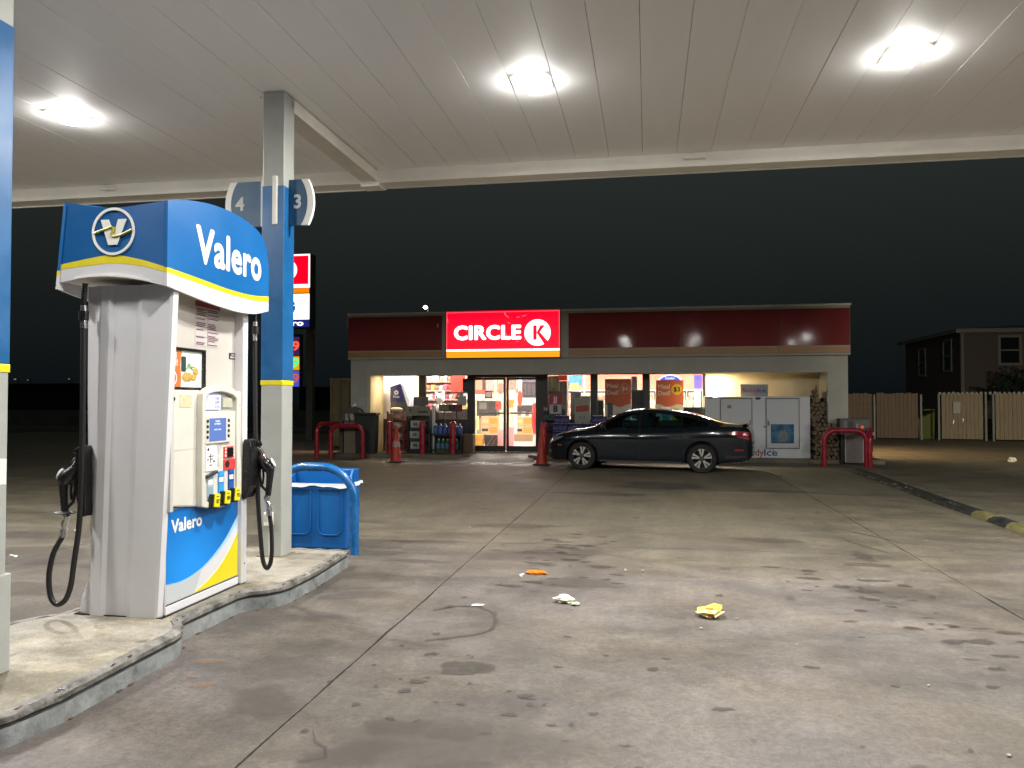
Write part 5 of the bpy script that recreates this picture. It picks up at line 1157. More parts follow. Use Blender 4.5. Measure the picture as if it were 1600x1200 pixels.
# red wire rack
t = T("wire_rack", "red wire rack with white and tan bags behind the left cone", "rack", (-6.87, 20.45, .10))
b = MB()
for x in (-7.08,-6.62):
    for y in (20.3, 20.62): b.cyl((x,y,.10),(x,y,1.24),.018)
for z in (.18,.46,.74,1.0,1.22):
    for y in (20.3, 20.62): b.cyl((-7.08,y,z),(-6.62,y,z),.010)
    for x in (-7.08,-6.62): b.cyl((x,20.3,z),(x,20.62,z),.010)
    for k in range(1,6): b.cyl((-7.08+.077*k,20.3,z),(-7.08+.077*k,20.62,z),.005, n=6)
b.obj("frame", red, t)
gb_ = "bags on the red wire rack"
for z, c, lab in ((.19,(.20,.12,.10),"brown bag at the bottom of the red wire rack"),(.47,(.45,.42,.38),"grey white bag on the second shelf of the red wire rack"),(.75,(.55,.52,.44),"cream bag on the third shelf of the red wire rack"),(1.01,(.50,.36,.26),"tan bag on the fourth shelf of the red wire rack")):
    bb_ = MB(); bb_.blob((-6.85,20.45,z+.10),(.17,.13,.10),14,8,.10); bb_.thing("bag", mat("rackbag_%d" % (z*100), c, .7, noise=(9,.4)), lab, "bag", gb_, smooth=True)
bb_ = MB(); bb_.blob((-6.88,20.45,1.29),(.19,.14,.065),16,8,.05); bb_.thing("bag", mat("rackbag_top", (.75,.70,.55), .6), "bright cream bundle lying on top of the red wire rack", "bag", gb_, smooth=True)

# dark rack with white price cards
t = T("display_rack", "dark green display rack with three white price cards", "rack", (-6.2, 20.45, .10))
rkm = mat("rack_dark", (.018,.022,.020), .5); rkg = mat("rack_goods", (.05,.065,.05), .5, noise=(18,.8))
b = MB(); b.box(-6.50,-5.88,20.68,20.72,.10,1.12)
for x in (-6.50,-5.90): b.box(x,x+.03,20.3,20.7,.10,1.12)
for z in (.12,.42,.70,.95): b.box(-6.50,-5.87,20.3,20.7,z,z+.025)
b.obj("frame", rkm, t)
for z in (.145,.445,.725): MB().box(-6.45,-5.92,20.36,20.66,z,z+.19).obj("goods", rkg, t)
for z, s_, x in ((.24,"98",-6.28),(.53,"38",-6.30),(.82,"36",-6.28)):
    p_ = MB().box(x-.13,x+.14,20.285,20.295,z-.02,z+.17).obj("price_card", mat("card_dim", (.42,.44,.40), .6), t); text(s_, (x, 20.2845, z+.07), X3, Z3, .13, rkm, "card_print", p_, bold=.03)
    p_ = MB().box(x+.19,x+.27,20.285,20.295,z-.02,z+.15).obj("price_card", mat("card_dim", (.42,.44,.40), .6), t)
hd = MB().box(-6.54,-5.86,20.29,20.31,1.13,1.38).obj("header_sign", mat("header_olive", (.27,.26,.20), .6), t)
b = MB()
for k in range(8): b.box(-6.20+.035*k,-6.175+.035*k,20.286,20.29,1.20,1.245+.01*(k%3))
b.obj("header_print", ink, hd); MB().prism(arc(-6.42,1.27,.03,0,360,10)[:-1],'XZ',20.286,20.29).obj("header_logo", mat("header_logo_dark",(.10,.05,.05),.6), hd)
MB().box(-6.38,-5.98,20.5,20.52,1.40,1.64).obj("back_sign", mat("backsign_grey", (.16,.16,.15), .6), t)
b = MB(); b.box(-6.385,-6.375,20.5,20.525,1.1,1.64); b.box(-5.985,-5.975,20.5,20.525,1.1,1.64); b.box(-6.14,-6.13,20.495,20.53,1.1,1.64); b.obj("upright", rkm, t)
MB().box(-5.87,-5.80,20.52,20.58,.10,1.40).thing("white_post", trimw, "thin white post between the card rack and the jugs", "post")

# jug rack
t = T("jug_rack", "black two tier rack holding blue and green washer fluid jugs", "rack", (-5.40, 20.5, .10))
b = MB()
for z in (.20,.62): b.box(-5.82,-4.98,20.3,20.72,z-.03,z)
for x in (-5.82,-5.00):
    for y in (20.3,20.69): b.box(x,x+.025,y,y+.025,.10,.64)
for x in (-5.58,-5.22): b.box(x-.012,x+.012,20.72,20.74,.6,1.26)
b.obj("frame", rkm, t)
hb = MB().box(-5.72,-5.06,20.70,20.73,1.24,1.43).obj("header_board", blackp, t)
MB().box(-5.70,-5.44,20.694,20.70,1.26,1.41).obj("header_panel", mat("header_olive2", (.20,.19,.12), .6), hb); MB().box(-5.40,-5.30,20.694,20.70,1.26,1.41).obj("header_panel", mat("header_navy", (.05,.06,.10), .6), hb); MB().box(-5.26,-5.08,20.694,20.70,1.26,1.41).obj("header_panel", mat("header_maroon", (.22,.03,.03), .6), hb)
ORD = ["first", "second", "third", "fourth", "fifth", "sixth", "seventh", "eighth", "ninth", "tenth", "eleventh", "twelfth"]
def jug(x, z, m, label, grp):
    t = T("fluid_jug", label, "jug", (x, 20.40, z), grp)
    pr_ = [(.062,0),(.066,.02),(.066,.17),(.055,.21),(.028,.245),(.022,.25)]
    b = MB(); n = 14
    for r_, h in pr_:
        for k in range(n):
            a = 2*math.pi*k/n; c_, s_ = math.cos(a), math.sin(a); ex = .62
            b.v.append((x+r_*math.copysign(abs(c_)**ex, c_), 20.40+r_*1.2*math.copysign(abs(s_)**ex, s_), z+h))
    for i in range(len(pr_)-1):
        for k in range(n): b.f.append((i*n+k,i*n+(k+1)%n,(i+1)*n+(k+1)%n,(i+1)*n+k)); b.m.append(0)
    b.f.append(tuple(range(n-1,-1,-1))); b.m.append(0); b.f.append(tuple((len(pr_)-1)*n+k for k in range(n))); b.m.append(0)
    b.obj("body", m, t, smooth=True)
    MB().lathe([(.001,z+.25),(.024,z+.25),(.024,z+.29),(.001,z+.29)], (x,20.40,0), 'Z', 12, caps=False).obj("cap", mat("cap_white", (.7,.7,.72), .4), t)
    MB().tube([(x+.01,20.35,z+.24),(x+.03,20.31,z+.235),(x+.035,20.31,z+.20),(x+.03,20.325,z+.17)], .011, 6).obj("handle", m, t)
    MB().box(x-.045,x+.045,20.318,20.322,z+.04,z+.15).obj("label_sticker", mat("jug_label", (.10,.16,.34) if m.name=="jug_blue" else (.06,.18,.10), .5, noise=(30,.6)), t)
jb = mat("jug_blue", (.03,.11,.42), .25); jg = mat("jug_green", (.02,.16,.075), .25)
for k in range(6): jug(-5.72+.135*k, .62, jb, ORD[k]+" blue washer fluid jug from the left on the jug rack", "blue jugs on the rack")
for k in range(5): jug(-5.64+.125*k, .20, jg, ORD[k]+" green coolant jug from the left on the lower rack shelf", "green jugs on the rack")
MB().box(-4.98,-4.70,20.50,20.75,.105,.62).thing("brown_box", mat("box_brown", (.13,.085,.04), .7, noise=(6,.2)), "plain brown box between the jug rack and the door", "box", bevel=.01)
# right of the door: small dark racks and bottled water
t = T("sale_rack", "dark rack with red and white number signs right of the door", "rack", (-2.50, 20.75, .10))
b = MB(); b.box(-2.80,-2.20,20.75,20.80,.10,1.30)
for z in (.4,.72,1.0): b.box(-2.80,-2.20,20.5,20.78,z,z+.025)
b.obj("frame", rkm, t)
p_ = MB().box(-2.62,-2.27,20.50,20.51,1.44,1.70).obj("red_card", mat("card_red", (.40,.02,.03), .5), t); text("JJ", (-2.44,20.497,1.57), X3, Z3, .20, paper, "card_print", p_, bold=.03)
p_ = MB().box(-2.60,-2.28,20.50,20.51,1.18,1.43).obj("white_card", mat("card_pale", (.50,.48,.50), .6), t); text("8", (-2.44,20.497,1.31), X3, Z3, .24, ink, "card_print", p_, bold=.05)
p_ = MB().box(-2.78,-2.64,20.50,20.51,1.22,1.40).obj("dark_card", mat("card_dark", (.10,.02,.04), .6), t); text("16", (-2.71,20.497,1.31), X3, Z3, .12, mat("card_pale", (.50,.48,.50), .6), "card_print", p_, bold=.02)
b = MB(); b.box(-2.46,-2.42,20.6,20.62,1.0,1.70); b.obj("card_stand", rkm, t)
MB().box(-2.76,-2.3,20.52,20.72,1.026,1.16).obj("goods", mat("goods_teal", (.03,.07,.06), .5, noise=(25,.8)), t)
wpm = mat("water_pack", (.030,.035,.17), .25, noise=(16,.8)); capm = mat("water_caps", (.62,.62,.72), .35)
def pack(x, y, z, label):
    t = T("water_pack", label, "water pack", (x+.19, y+.13, z), "shrink wrapped packs of bottled water by the shop windows")
    b = MB()
    for i in range(6):
        for j in range(4): b.lathe([(.031,z+.002),(.031,z+.13),(.027,z+.165),(.014,z+.19)], (x+.033+.064*i, y+.033+.064*j, 0), 'Z', 8)
    b.obj("bottle_block", wpm, t, smooth=True, kind="stuff")
    b = MB()
    for i in range(6):
        for j in range(4): b.lathe([(.014,z+.19),(.014,z+.205)], (x+.033+.064*i, y+.033+.064*j, 0), 'Z', 8)
    b.obj("bottle_caps", capm, t, kind="stuff")
    MB().prism(rrect(x-.002,x+.386,y-.002,y+.258,.03), 'XY', z+.03, z+.11).obj("wrap_band", mat("water_band", (.06,.07,.30), .2, noise=(22,.8)), t)
rows = [(-2.50,.10),(-2.10,.10),(-1.70,.10),(-1.30,.10),(-.90,.10),(-2.50,.31),(-2.10,.31),(-1.70,.31),(-1.30,.31),(-.90,.31),(-2.50,.52),(-2.10,.52),(-1.70,.52),(-1.30,.52),(-.90,.52),(-2.50,.73),(-2.10,.73),(-1.70,.73),(-1.30,.73),(-.90,.73),(-2.45,.94),(-1.45,.94),(-.98,.94)]
for i, (x, z) in enumerate(rows):
    lab = {20: "bottled water pack on top of the stack left of the pale poster", 21: "bottled water pack on top of the stack right of the pale poster", 22: "bottled water pack on top of the stack nearest the car windscreen"}.get(i, "%s bottled water pack from the left, %s row of the low stack" % (ORD[i % 5], ("bottom", "second", "third", "top")[min(3, i//5)]))
    pack(x, 20.36 + (.02 if i % 2 else 0), z, lab)

# ice chest
t = T("ice_chest", "white two door ice chest with ReddyIce lettering", "ice chest", (2.70, 20.5, .10))
icew = mat("ice_white", (.80,.82,.84), .20, coat=.5); iced = mat("ice_door", (.70,.72,.74), .28)
MB().box(1.43, 3.98, 20.10, 20.90, .06, 1.64).obj("cabinet", icew, t, bevel=.02)
b = MB()
for x in (1.6,3.8): b.box(x-.05,x+.05,20.2,20.3,0,.06); b.box(x-.05,x+.05,20.7,20.8,0,.06)
b.obj("foot", blackp, t)
for x0, x1, hinge in ((1.82, 2.57, 0), (2.93, 3.70, 1)):
    MB().ring([(x0-.02,.33),(x1+.02,.33),(x1+.02,1.60),(x0-.02,1.60)], [(x0,.35),(x1,.35),(x1,1.575),(x0,1.575)], 'XZ', 20.085, 20.1005).obj("door_gasket", mat("gasket_grey", (.16,.16,.16), .6), t)
    d = MB().box(x0, x1, 20.06, 20.0995, .35, 1.575).obj("door", iced, t, bevel=.012)
    if hinge:
        MB().tube([(x0+.04,20.06,.90),(x0+.04,20.02,.92),(x0+.04,20.02,1.02),(x0+.04,20.06,1.04)], .016, 8).obj("handle", chrome, d)
        p_ = MB().box(3.03, 3.58, 20.052, 20.059, .47, .945).obj("poster", mat("ice_poster", (.035,.16,.30), .3, noise=(5,.5)), d)
        b = MB(); b.blob((3.32,20.052,.66),(.12,.004,.16),12,7,.12); b.blob((3.32,20.05,.72),(.07,.004,.07),12,6,.1); b.blob((3.25,20.052,.60),(.06,.004,.10),10,6,.1); b.obj("poster_ice_shape", mat("ice_shape", (.20,.26,.26), .5, noise=(30,.5)), p_)
        b = MB(); b.box(3.03,3.19,20.049,20.052,.47,.50); b.box(3.24,3.50,20.049,20.052,.475,.495); b.obj("poster_caption", mat("ice_caption", (.03,.05,.10), .5), p_)
    else:
        MB().tube([(x1-.04,20.06,.90),(x1-.04,20.02,.92),(x1-.04,20.02,1.02),(x1-.04,20.06,1.04)], .016, 8).obj("handle", chrome, d)
        MB().box(1.98,2.08,20.052,20.059,1.34,1.42).obj("warning_sticker", mat("sticker_tan", (.40,.28,.16), .6), d)
MB().cyl((2.88,20.10,.88),(2.88,20.05,.88),.022).obj("lock_knob", chrome, t)
MB().blob((2.73,20.09,1.59),(.07,.012,.035),14,6).obj("maker_badge", mat("badge_navy", (.05,.06,.12), .4), t)
MB().box(1.49,1.62,20.094,20.10,1.585,1.61).obj("vent", mat("gasket_grey", (.16,.16,.16), .6), t)
icr = mat("ice_red", (.42,.03,.05), .5); icb = mat("ice_blue", (.03,.07,.30), .5); icl = mat("ice_lightblue", (.16,.28,.48), .5)
text("Reddy", (2.57,20.0985,.225), X3, Z3, .235, icr, "lettering", t, bold=.015, width=.56)
text("Ice", (3.02,20.0985,.225), X3, Z3, .235, icb, "lettering", t, bold=.02, width=.31)
b = MB(); b.ring([(2.98,.29),(3.05,.36),(3.12,.29),(3.05,.24)],[(3.0,.29),(3.05,.34),(3.10,.29),(3.05,.26)],'XZ',20.095,20.0995); b.ring([(3.01,.36),(3.06,.41),(3.11,.36),(3.06,.33)],[(3.03,.36),(3.06,.39),(3.09,.36),(3.06,.345)],'XZ',20.095,20.0995); b.obj("ice_cube_mark", icl, t)
t = T("ice_sign", "small ReddyIce sign standing on top of the ice chest", "sign", (2.68, 20.4, 1.64))
MB().box(2.34, 3.02, 20.38, 20.42, 1.64, 1.955).obj("board", mat("ice_board", (.34,.36,.38), .5), t, bevel=.008)
text("Reddy", (2.57,20.377,1.79), X3, Z3, .15, icr, "lettering", t, bold=.01, width=.36); text("Ice", (2.86,20.377,1.79), X3, Z3, .15, icb, "lettering", t, bold=.015, width=.20)
MB().ring([(2.84,1.88),(2.89,1.925),(2.94,1.88),(2.89,1.85)],[(2.86,1.88),(2.89,1.91),(2.92,1.88),(2.89,1.86)],'XZ',20.375,20.379).obj("ice_cube_mark", icl, t)

# firewood stacked against the right pier
fw = T("firewood_stack", "stack of split firewood between the ice chest and the right pier", "firewood", (4.22, 20.4, .10))
logm = [mat("log_bark", (.055,.040,.028), .9, noise=(14,.5), bump=(40,.01)), mat("log_end", (.20,.145,.085), .85, noise=(20,.45))]
def log(x, y, z, r, L, tw):
    b = MB(); n = 9
    for e_ in (0, 1):
        for k in range(n):
            a = 2*math.pi*k/n+tw; rr = r*(1+rnd.uniform(-.18,.18))
            b.v.append((x+rr*math.cos(a), y+e_*L+rnd.uniform(-.02,.02), z+rr*math.sin(a)))
    for k in range(n): b.f.append((k,(k+1)%n,n+(k+1)%n,n+k)); b.m.append(0)
    b.f.append(tuple(range(n-1,-1,-1))); b.m.append(1); b.f.append(tuple(range(n,2*n))); b.m.append(1)
    b.obj("log", logm, fw)
z = .16; row = 0
while z < 1.52:
    x = 4.04 + (.05 if row % 2 else 0)
    while x < 4.40:
        log(x, 20.22+rnd.uniform(-.03,.05), z+rnd.uniform(-.012,.012), rnd.uniform(.045,.062), .55, rnd.uniform(0,6)); x += .105
    z += .098; row += 1
for dx, dz, r in ((4.10,1.56,.06),(4.16,1.66,.055),(4.15,1.76,.04),(4.38,1.55,.05),(4.04,1.62,.04)): log(dx, 20.24, dz, r, .45, rnd.uniform(0,6))
b = MB(); b.tube([(4.12,20.3,1.66),(4.15,20.28,1.80),(4.16,20.28,1.93)], [.04,.025,.004], 7); b.obj("splinter", logm, fw)
z = .10; row = 0
while z < .92:
    x = 4.03 + (.05 if row % 2 else 0)
    while x < (4.74 if z < .80 else 4.55):
        log(x, 19.80+rnd.uniform(-.03,.04), z+.05+rnd.uniform(-.012,.012), rnd.uniform(.045,.062), .26, rnd.uniform(0,6)); x += .107
    z += .098; row += 1
# right air machine
t = T("air_machine", "brown air and vacuum machine behind the right hoop guard", "air machine", (4.92, 19.75, 0))
amb = mat("machine_brown", (.20,.16,.15), .5, noise=(4,.2)); amt = mat("machine_trim", (.42,.40,.38), .4)
MB().box(4.66, 5.18, 19.60, 20.0, .03, .72).obj("cabinet", amb, t, bevel=.012)
b = MB()
for x in (4.66,5.06): b.box(x, x+.025, 19.585, 19.60, .06, .72)
b.obj("trim_bar", amt, t)
MB().box(4.56, 5.26, 19.62, 19.98, .72, 1.10).obj("head", mat("machine_head", (.10,.095,.085), .5), t, bevel=.015)
for x0, x1, c in ((4.64,4.72,(.18,.19,.20)),(4.76,4.86,(.05,.05,.05)),(4.90,5.20,(.13,.12,.11))): MB().box(x0, x1, 19.61, 19.62, .80, 1.04).obj("panel", mat("mpanel_%d" % (c[0]*100), c, .5), t)
MB().cyl((5.06,19.605,.90),(5.06,19.59,.90),.035).obj("red_lamp", mat("lamp_red", (.4,.03,.01), .4, emit=(1.0,.10,.02), estr=.45), t)
MB().box(4.93,4.96,19.603,19.61,.84,.98).obj("coin_slot", amt, t)
MB().box(4.58, 4.64, 19.62, 19.98, 0, .72).obj("side_post", blackp, t); MB().cyl((5.30,19.7,.74),(5.30,19.58,.74),.035).obj("nozzle_end", amt, t)

# wall lamps on the two side walls, out of sight round the corners
wlm = mat("wall_lamp_lens", (.9,.8,.6), .4, emit=(1.0,.72,.40), estr=14.0)
for x, sx, lab in ((-8.08, -1, "warm wall lamp on the left side wall of the shop"), (4.88, 1, "warm wall lamp on the right side wall of the shop")):
    t = T("wall_lamp", lab, "lamp", (x, 24.5, 2.9))
    MB().prism([(x,2.95),(x+sx*.22,2.95),(x+sx*.22,3.05),(x,3.2)], 'XZ', 24.35, 24.65).obj("housing", blackp, t); MB().box(min(x+sx*.03,x+sx*.2), max(x+sx*.03,x+sx*.2), 24.37, 24.63, 2.935, 2.948).obj("lens", wlm, t)
    ld = bpy.data.lights.new("lamp", 'SPOT'); ld.energy = 620; ld.spot_size = rad(112); ld.spot_blend = .6; ld.shadow_soft_size = .1; ld.color = (1.0,.66,.33)
    lo_ = bpy.data.objects.new("lamp", ld); COL.objects.link(lo_); lo_.parent = t; lo_.location = (sx*.15, 0, -.01); lo_.rotation_euler = (0, rad(-26*sx), 0)

# rubber speed bump on the right
bump = T("speed_bump", "worn black rubber speed bump with yellow bands, right side", "speed bump", (4.36, 12.5, 0))
rubb = mat("bump_rubber", (.022,.024,.022), .75, noise=(7,.6), bump=(30,.008)); rubd = mat("bump_dust", (.16,.15,.11), .85, noise=(9,.6))
yb = mat("bump_yellow", (.20,.18,.065), .7, noise=(10,.5))
y = 17.55; k = 0
while y > 7.2:
    xo = interp([(7,4.27),(12.5,4.31),(17.6,4.44)], y)
    y1 = y - .50; pr_ = [(-.13,0),(-.10,.045),(-.05,.072),(.05,.072),(.10,.045),(.13,0)]
    isy = y < 11.2 and (k % 2 == 1)
    MB().prism([(xo+a+rnd.uniform(-.006,.006), z) for a, z in pr_], 'XZ', y1+.012, y-.004).obj("yellow_band" if isy else "rubber_segment", yb if isy else rubb, bump, bevel=.008)
    if not isy and rnd.random() < .5:
        b = MB()
        for _ in range(3): b.blob((xo+rnd.uniform(-.1,.08), y-rnd.uniform(.05,.4), .062), (rnd.uniform(.02,.05), rnd.uniform(.02,.05), .012), 7, 4, .3)
        b.obj("scuff", rubd, bump, kind="stuff")
    y = y1; k += 1

# litter on the forecourt
def crumple(name, m, label, cat, c, r, seed, segs=(12, 7)):
    q_ = random.Random(seed); b = MB(); n, mm = segs
    for i in range(1, mm):
        th = math.pi*i/mm
        for k in range(n):
            a = 2*math.pi*k/n; j = 1+q_.uniform(-.28,.28); b.v.append((c[0]+r[0]*j*math.sin(th)*math.cos(a), c[1]+r[1]*j*math.sin(th)*math.sin(a), max(.004, c[2]+r[2]*j*math.cos(th))))
    b.f = [(i*n+k,(i+1)*n+k,(i+1)*n+(k+1)%n,i*n+(k+1)%n) for i in range(mm-2) for k in range(n)] + [tuple(range(n)), tuple((mm-2)*n+k for k in range(n-1,-1,-1))]; b.m = [0]*len(b.f)
    return b.thing(name, m, label, cat)
crumple("food_wrapper", mat("wrapper_orange", (.62,.17,.01), .35), "crumpled orange wrapper lying near the dark stains", "wrapper", (-.96,6.67,.012), (.085,.045,.022), 3)
MB().tube([(-1.06,6.60,.012),(-1.09,6.57,.008),(-1.07,6.53,.006)], .008, 6).thing("paper_scrap", paper, "white twisted tip beside the orange wrapper", "scrap")
crumple("paper_cup", mat("cup_cream", (.74,.72,.56), .55), "crushed cream paper cup right of the drip trail", "cup", (-.62,5.77,.022), (.075,.055,.030), 5)
crumple("paper_scrap", mat("cup_green_print", (.42,.50,.36), .55), "green printed scrap at the end of the crushed cup", "scrap", (-.53,5.70,.012), (.03,.03,.012), 6)
MB().prism([(-1.28,5.52),(-1.20,5.54),(-1.19,5.57),(-1.27,5.56)], 'XY', .006, .012).thing("paper_scrap", paper, "tiny white paper scrap on the drip trail", "scrap")
# yellow food box with an open torn flap
t = T("food_box", "open yellow paper food box lying on the forecourt", "food box", (.42, 5.55, 0))
yo = mat("box_yellow_out", (.78,.60,.10), .5); yi = mat("box_yellow_in", (.80,.70,.32), .55); 
b = MB(); cx, cy = .42, 5.57
ang = [i*math.pi*2/8+.3 for i in range(8)]
hs = [.062,.060,.030,.034,.012,.034,.030,.058]
for k, a in enumerate(ang): b.v.append((cx+.055*math.cos(a), cy+.055*math.sin(a), .006))
for k, a in enumerate(ang): b.v.append((cx+.092*math.cos(a), cy+.10*math.sin(a), .012+hs[k]))
b.f = [tuple(range(7,-1,-1))]+[(k,(k+1)%8,8+(k+1)%8,8+k) for k in range(8)]; b.m = [0]*9
o = b.obj("tray", yo, t); sm_ = o.modifiers.new("thickness", 'SOLIDIFY'); sm_.thickness = .003
b = MB(); b.add([(cx-.10,cy-.02,.035),(cx-.02,cy-.09,.016),(cx-.01,cy-.02,.05)],[(0,1,2)]); b.add([(cx+.0,cy-.03,.05),(cx+.03,cy-.10,.018),(cx+.10,cy-.04,.045)],[(0,1,2)])
o = b.obj("flap", yi, t); sm_ = o.modifiers.new("thickness", 'SOLIDIFY'); sm_.thickness = .003
b = MB(); b.box(cx-.02,cx+.03,cy+.060,cy+.066,.030,.040); b.box(cx+.05,cx+.056,cy+.0,cy+.05,.028,.038); b.obj("printed_mark", mat("box_print", (.45,.22,.02), .6), t)
MB().blob((cx-.005, cy-.07, .012), (.022,.015,.010), 8, 5, .2).obj("leftover", mat("crumb_brown", (.30,.12,.06), .8), t)
CRL = ["pale crumb just right of the yellow food box", "pale crumb in front of the yellow food box, larger", "tiny pale crumb left in front of the yellow food box", "left of two white specks far behind the food box", "right of two white specks far behind the food box", "white speck far left near the pump island end", "pale crumb at the lower right of the forecourt", "pale speck on the concrete at the right", "small pale speck right of the food box"]
for k, (x, y, s_) in enumerate(((.60,5.52,.014),(.34,5.25,.015),(.29,5.20,.008),(-.2,6.95,.02),(-.05,6.95,.018),(-2.1,9.0,.02),(1.5,3.6,.014),(1.45,4.4,.01),(.9,5.0,.01))):
    MB().blob((x,y,.006),(s_*.7,s_*.55,.007),7,4,.3).thing("crumb", mat("crumb_pale", (.42,.39,.33), .8), CRL[k], "crumb", "pale crumbs on the forecourt")
for k, (x, y, lab) in enumerate(((-6.10,7.75,"white scrap of paper behind the pump hose loop"),(-6.5,7.95,"small white scrap on the ground left of the pump"),(-6.05,6.55,"white scrap near the left edge behind the pump"))):
    MB().prism([(x-.06,y),(x+.03,y-.02),(x+.07,y-.07),(x+.05,y-.08),(x+.01,y-.03),(x-.06,y-.02)], 'XY', .005, .015).thing("paper_scrap", paper, lab, "scrap")
crumple("paper_bag", mat("cup_cream", (.74,.72,.56), .55), "crumpled pale bag on the dark lot at far right", "bag", (8.95,21.1,.05), (.09,.07,.075), 9)

# ------------------------------------------------------------------ parked car
exec_car = True
CX, CY, CA = -0.03, 17.66, rad(170.0)
car = T("parked_car", "dark saloon car parked in front of the shop windows", "car", (CX, CY, 0))
car.rotation_euler = (0, 0, CA); car.scale = (.965, .965, .965)
ORG[car.name] = (0, 0, 0)          # the car is built in its own axes: x forward, y to its left
paint = mat("car_paint", (.006,.0095,.014), .16, .0, coat=.6, spec=.35)
cwin = glass_mat("car_side_glass", (.30, .50, .49)); cseat = mat("car_seat", (.03,.032,.034), .8)
cglass = mat("car_glass", (.004,.014,.015), .03); cteal = mat("car_cabin", (.02,.06,.06), .3)
trimb = mat("car_trim_black", (.008,.008,.009), .45); lampg = mat("head_lamp_glass", (.45,.47,.48), .08, .6, coat=1.0); lampr = mat("tail_lamp_red", (.30,.006,.012), .10, coat=1.0)
rimm = mat("alloy_rim", (.62,.62,.56), .28, .85)
TOP = [(-2.40,.72),(-2.36,.98),(-2.28,1.055),(-2.0,1.085),(-1.75,1.115),(-1.35,1.235),(-.9,1.335),(-.45,1.395),(-.1,1.412),(.2,1.395),(.45,1.345),(.8,1.185),(1.05,1.045),(1.2,.985),(1.6,.925),(1.95,.845),(2.12,.77),(2.22,.66),(2.26,.52)]
BELT = [(-2.40,.70),(-2.36,.93),(-2.2,1.01),(-1.6,1.02),(-1.0,.985),(0,.945),(.7,.925),(1.1,.915),(1.6,.865),(1.95,.78),(2.12,.70),(2.22,.60),(2.26,.48)]
WID = [(-2.40,.66),(-2.36,.76),(-2.2,.835),(-1.8,.885),(-1.2,.90),(0,.895),(1.0,.895),(1.5,.885),(1.8,.85),(2.0,.78),(2.15,.66),(2.26,.50)]
BOT = [(-2.40,.38),(-2.3,.27),(-1.8,.22),(-.9,.19),(.9,.19),(1.8,.19),(2.1,.20),(2.26,.30)]
ROOFW = [(-2.4,.50),(-1.9,.62),(-1.3,.56),(-.6,.565),(.1,.575),(.6,.62),(1.1,.70),(1.7,.66),(2.26,.34)]
def sec(x):
    tp, be, w, bo, rw = (smooth_interp(TOP,x), smooth_interp(BELT,x), smooth_interp(WID,x), smooth_interp(BOT,x), smooth_interp(ROOFW,x))
    be = min(be, tp-.012); rw = min(rw, w-.10); gh = tp-be
    side = [(0,bo),(w*.78,bo),(w-.055,bo+.02),(w-.03,bo+.09),(w-.028,bo+.17),(w-.012,bo+(be-bo)*.50),(w-.004,bo+(be-bo)*.66),(w-.002,bo+(be-bo)*.77),(w-.022,bo+(be-bo)*.90),(w-.055,be)]
    a = (w-.062, be+.004*min(1,gh*4))
    up = [a] + [(a[0]+(rw-a[0])*t, a[1]+(tp-.07*min(1,gh*2.5)-.02-a[1])*t**.92) for t in (.33,.66,1.0)] if gh > .10 else [a] + [(a[0]+(rw-a[0])*t, a[1]+(tp-a[1])*(.55*t)) for t in (.33,.66,1.0)]
    zr = up[-1][1]
    up += [(rw*.90, zr+(tp-zr)*.45),(rw*.70, zr+(tp-zr)*.74),(rw*.38, zr+(tp-zr)*.93),(0, tp)]
    return side+up
xs_ = [-2.40,-2.385,-2.36,-2.32,-2.26,-2.15,-2.0,-1.85,-1.7,-1.55,-1.4,-1.2,-1.0,-.8,-.6,-.4,-.2,0,.2,.35,.5,.65,.8,.95,1.05,1.15,1.25,1.4,1.55,1.7,1.85,1.97,2.06,2.13,2.18,2.22,2.245,2.26]
b = MB(); secs = [sec(x) for x in xs_]; ns_ = len(secs[0])
ringn = 2*ns_-2
for x, s_ in zip(xs_, secs):
    b.v += [(x, y, z) for y, z in s_] + [(x, -y, z) for y, z in reversed(s_[1:-1])]
for i in range(len(xs_)-1):
    for k in range(ringn): b.f.append((i*ringn+k, i*ringn+(k+1)%ringn, (i+1)*ringn+(k+1)%ringn, (i+1)*ringn+k)); b.m.append(0)
b.f += [tuple(range(ringn)), tuple((len(xs_)-1)*ringn+k for k in range(ringn-1,-1,-1))]; b.m += [0,0]
body = b.obj("body", [paint, trimb], car, smooth=True)
# cut the wheel wells
WR = .318; AX = (1.345, -1.355)
cut = MB()
for ax in AX:
    for sgn in (1,-1): cut.lathe([(.375, .58*sgn),(.375, 1.2*sgn)], (ax,0,.335), 'Y', 32)
cutter = cut.obj("cutter", trimb, car)
bo_ = body.modifiers.new("wells", 'BOOLEAN'); bo_.operation = 'DIFFERENCE'; bo_.object = cutter; bo_.solver = 'EXACT'
bpy.context.view_layer.update()
dgp = bpy.context.evaluated_depsgraph_get()
newm = bpy.data.meshes.new_from_object(body.evaluated_get(dgp)); body.modifiers.clear(); body.data = newm
bpy.data.objects.remove(cutter)
